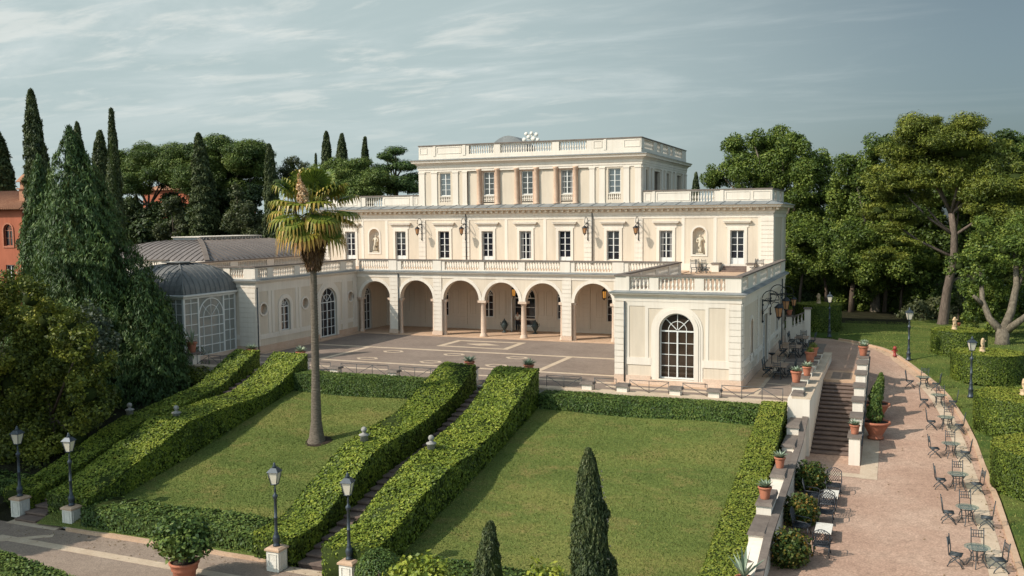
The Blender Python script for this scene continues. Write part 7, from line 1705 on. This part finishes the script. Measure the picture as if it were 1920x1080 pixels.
# ------------------------------------------------------------------ neighbouring red house
M['redwall'] = mat_wall('red_stucco', (0.42, 0.13, 0.07), .2); M['tile'] = mat_stone('roof_tiles', (0.50, 0.27, 0.16), (0.32, 0.15, 0.09), 6, .9, .8)
h = thing('red_house', 'red house with pale tiled roof and chimney behind the narrow conifer', 'house')
m = MB(); m.slab(rect(-92, -1, -72.9, 11.75), [arched(-75.3, .75, 7.3, 9.2), arched(-79.5, .75, 7.3, 9.2), rect(-76, 2.5, -74.6, 5.0)], -.4, 0, F_S(10)); m.box((-92, 10.42, -1), (-72.9, 24, 11.7)); m.build('wall', M['redwall'], h)
for x in (-75.3, -79.5):
    m = MB(); m.slab(arched(x, .95, 7.1, 9.2), [arched(x, .75, 7.3, 9.2)], -.03, .1, F_S(10)); o = m.build('window_arch', M['terra'], h); window(h, F_S(10), x, 7.3, 9.2, .75, True, 2, 2, -.25, fm='terra')
window(h, F_S(10), -75.3, 2.5, 5.0, .7, False, 2, 3, -.25)
m = MB(); m.hexa([(-93, 9.2, 11.7), (-72.2, 9.2, 11.7), (-72.2, 24.8, 11.7), (-93, 24.8, 11.7)], [(-88, 16.5, 14.2), (-76.5, 16.5, 14.2), (-76.5, 17.5, 14.2), (-88, 17.5, 14.2)])
for i in range(60):
    x = -92.8 + i * .345; m.tube([(x, 9.15, 11.75), (x + max(0, -88 - x) * .9 + min(0, -76.5 - x) * .9, 16.4, 14.2)], .1, 5)
m.build('roof', M['tile'], h)
m = MB(); m.box((-75.6, 12.0, 12), (-74.4, 13.2, 14.2)); m.box((-75.8, 11.8, 14.2), (-74.2, 13.4, 14.35)); m.box((-75.5, 12.1, 14.35), (-74.5, 13.1, 15.1)); m.box((-75.8, 11.8, 15.1), (-74.2, 13.4, 15.2)); m.hexa([(-75.8, 11.8, 15.2), (-74.2, 11.8, 15.2), (-74.2, 13.4, 15.2), (-75.8, 13.4, 15.2)], [(-75.1, 12.5, 16.3), (-74.9, 12.5, 16.3), (-74.9, 12.7, 16.3), (-75.1, 12.7, 16.3)]); m.build('chimney', M['tile'], h)
h2 = thing('red_house', 'distant red house glimpsed through the umbrella pine trunks', 'house')
m = MB(); m.box((-96, 54, 0), (-80, 64, 15.5)); m.build('wall', M['redwall'], h2); m = MB(); m.hexa([(-96.6, 53.4, 15.5), (-79.4, 53.4, 15.5), (-79.4, 64.6, 15.5), (-96.6, 64.6, 15.5)], [(-92, 58.5, 17.3), (-84, 58.5, 17.3), (-84, 59.5, 17.3), (-92, 59.5, 17.3)]); m.build('roof', M['tile'], h2)
for x in (-93, -89, -85, -82): window(h2, F_S(53.98), x, 10.8, 13.2, .6, False, 2, 3, 0.0)

# ------------------------------------------------------------------ light, sky, camera
L = Vector((0.87, 0.86, -1.0)).normalized(); tos = -L
el = math.asin(tos.z); az = math.atan2(tos.x, tos.y)
sun = bpy.data.lights.new('sun', 'SUN'); sun.energy = 4.2; sun.angle = R(0.53); sun.color = (1.0, 0.905, 0.79)
so = bpy.data.objects.new('sun', sun); COL.objects.link(so); so.rotation_euler = L.to_track_quat('-Z', 'Y').to_euler(); so.location = (-40, -60, 60)
W = bpy.data.worlds.new('World'); SC.world = W; W.use_nodes = True
nt = W.node_tree; nt.nodes.clear(); N = nt.nodes.new; LK = nt.links.new
ow = N('ShaderNodeOutputWorld'); bg = N('ShaderNodeBackground'); LK(bg.outputs[0], ow.inputs[0])
sk = N('ShaderNodeTexSky'); sk.sky_type = 'NISHITA'; sk.sun_disc = False; sk.sun_elevation = el; sk.sun_rotation = az; sk.altitude = 50; sk.air_density = 1.0; sk.dust_density = 2.2; sk.ozone_density = 2.0
hs = N('ShaderNodeHueSaturation'); hs.inputs['Saturation'].default_value = 0.5; hs.inputs['Value'].default_value = 1.0; LK(sk.outputs[0], hs.inputs['Color'])
# thin cloud sheet: stretched noise over the sky directions
tc = N('ShaderNodeTexCoord'); sx = N('ShaderNodeSeparateXYZ'); LK(tc.outputs['Generated'], sx.inputs[0])
def mth(op, a, b=None):
    x = N('ShaderNodeMath'); x.operation = op
    for i, q in enumerate((a, b)):
        if q is None: continue
        if isinstance(q, (int, float)): x.inputs[i].default_value = q
        else: LK(q, x.inputs[i])
    return x.outputs[0]
zc = mth('MAXIMUM', mth('ADD', sx.outputs[2], 0.12), 0.05)
cb_ = N('ShaderNodeCombineXYZ'); LK(mth('DIVIDE', sx.outputs[0], zc), cb_.inputs[0]); LK(mth('DIVIDE', sx.outputs[1], zc), cb_.inputs[1])
mpn = N('ShaderNodeMapping'); mpn.inputs['Rotation'].default_value = (0, 0, R(25)); mpn.inputs['Scale'].default_value = (0.8, 1.7, 1); LK(cb_.outputs[0], mpn.inputs[0])
n1 = N('ShaderNodeTexNoise'); n1.inputs['Scale'].default_value = 0.9; n1.inputs['Detail'].default_value = 9; n1.inputs['Roughness'].default_value = 0.62; n1.inputs['Distortion'].default_value = 0.5; LK(mpn.outputs[0], n1.inputs['Vector'])
ang = R(44); dt = mth('ADD', mth('MULTIPLY', sx.outputs[0], -math.sin(ang)), mth('MULTIPLY', sx.outputs[1], math.cos(ang)))
def mrange(v, a, b, c, d):
    x = N('ShaderNodeMapRange'); x.interpolation_type = 'SMOOTHSTEP'; LK(v, x.inputs[0])
    for i, q in enumerate((a, b, c, d)): x.inputs[i + 1].default_value = q
    return x.outputs[0]
veil = mrange(dt, 0.62, 0.98, 0.0, 0.78)
n2 = N('ShaderNodeTexNoise'); n2.inputs['Scale'].default_value = 2.6; n2.inputs['Detail'].default_value = 8; n2.inputs['Roughness'].default_value = 0.6; n2.inputs['Distortion'].default_value = 0.3; LK(mpn.outputs[0], n2.inputs['Vector'])
streak = mrange(mth('ADD', n1.outputs['Fac'], mth('MULTIPLY', mth('SUBTRACT', dt, 0.9), 0.35)), 0.42, 0.68, 0.0, 1.0)
puff = mth('MULTIPLY', mrange(n2.outputs['Fac'], 0.49, 0.66, 0.0, 1.0), mrange(dt, 0.82, 0.95, 0.0, 0.7))
low = mrange(sx.outputs[2], 0.06, 0.16, 0.25, 1.0)
tn_ = N('ShaderNodeMix'); tn_.data_type = 'RGBA'; tn_.blend_type = 'MULTIPLY'; tn_.inputs[0].default_value = 1.0; LK(hs.outputs[0], tn_.inputs[6]); tn_.inputs[7].default_value = (0.84, 1.0, 1.0, 1)
LK(mrange(dt, -0.1, 0.62, 1.5, 0.52), hs.inputs['Value'])  # unseen sky behind the view brightened as added fill, dimmer ahead
m1 = N('ShaderNodeMix'); m1.data_type = 'RGBA'; LK(veil, m1.inputs[0]); LK(tn_.outputs[2], m1.inputs[6]); m1.inputs[7].default_value = (4.3, 5.2, 5.2, 1)
m2 = N('ShaderNodeMix'); m2.data_type = 'RGBA'; LK(mth('MULTIPLY', mth('MULTIPLY', streak, low), mrange(dt, 0.62, 0.95, 0.12, 0.5)), m2.inputs[0]); LK(m1.outputs[2], m2.inputs[6]); m2.inputs[7].default_value = (6.0, 6.45, 6.4, 1)
mxc = N('ShaderNodeMix'); mxc.data_type = 'RGBA'; LK(mth('MULTIPLY', mth('MULTIPLY', puff, low), 0.55), mxc.inputs[0]); LK(m2.outputs[2], mxc.inputs[6]); mxc.inputs[7].default_value = (7.4, 7.3, 6.8, 1)
LK(mxc.outputs[2], bg.inputs['Color']); bg.inputs['Strength'].default_value = 0.12

cam = bpy.data.cameras.new('camera'); co = bpy.data.objects.new('camera', cam); COL.objects.link(co)
cam.sensor_width = 36; cam.lens = 36 * 1757.03 / 1920; cam.clip_end = 4000; cam.clip_start = 0.5
yw, pt_, rl = R(22.261), R(-4.166), R(-0.494)
F = Vector((-math.sin(yw) * math.cos(pt_), math.cos(yw) * math.cos(pt_), math.sin(pt_))); Rt = Vector((math.cos(yw), math.sin(yw), 0)); U = Rt.cross(F)
R2 = math.cos(rl) * Rt + math.sin(rl) * U; U2 = -math.sin(rl) * Rt + math.cos(rl) * U
mw = Matrix((R2, U2, -F)).transposed().to_4x4(); mw.translation = (24.34, -72.302, 9.956); co.matrix_world = mw
SC.camera = co
SC.render.engine = 'CYCLES'; SC.cycles.use_denoising = True; SC.cycles.max_bounces = 6; SC.cycles.transparent_max_bounces = 8; SC.cycles.diffuse_bounces = 3
SC.view_settings.view_transform = 'Standard'; SC.view_settings.look = 'None'; SC.view_settings.exposure = 0.1; SC.view_settings.gamma = 1.0
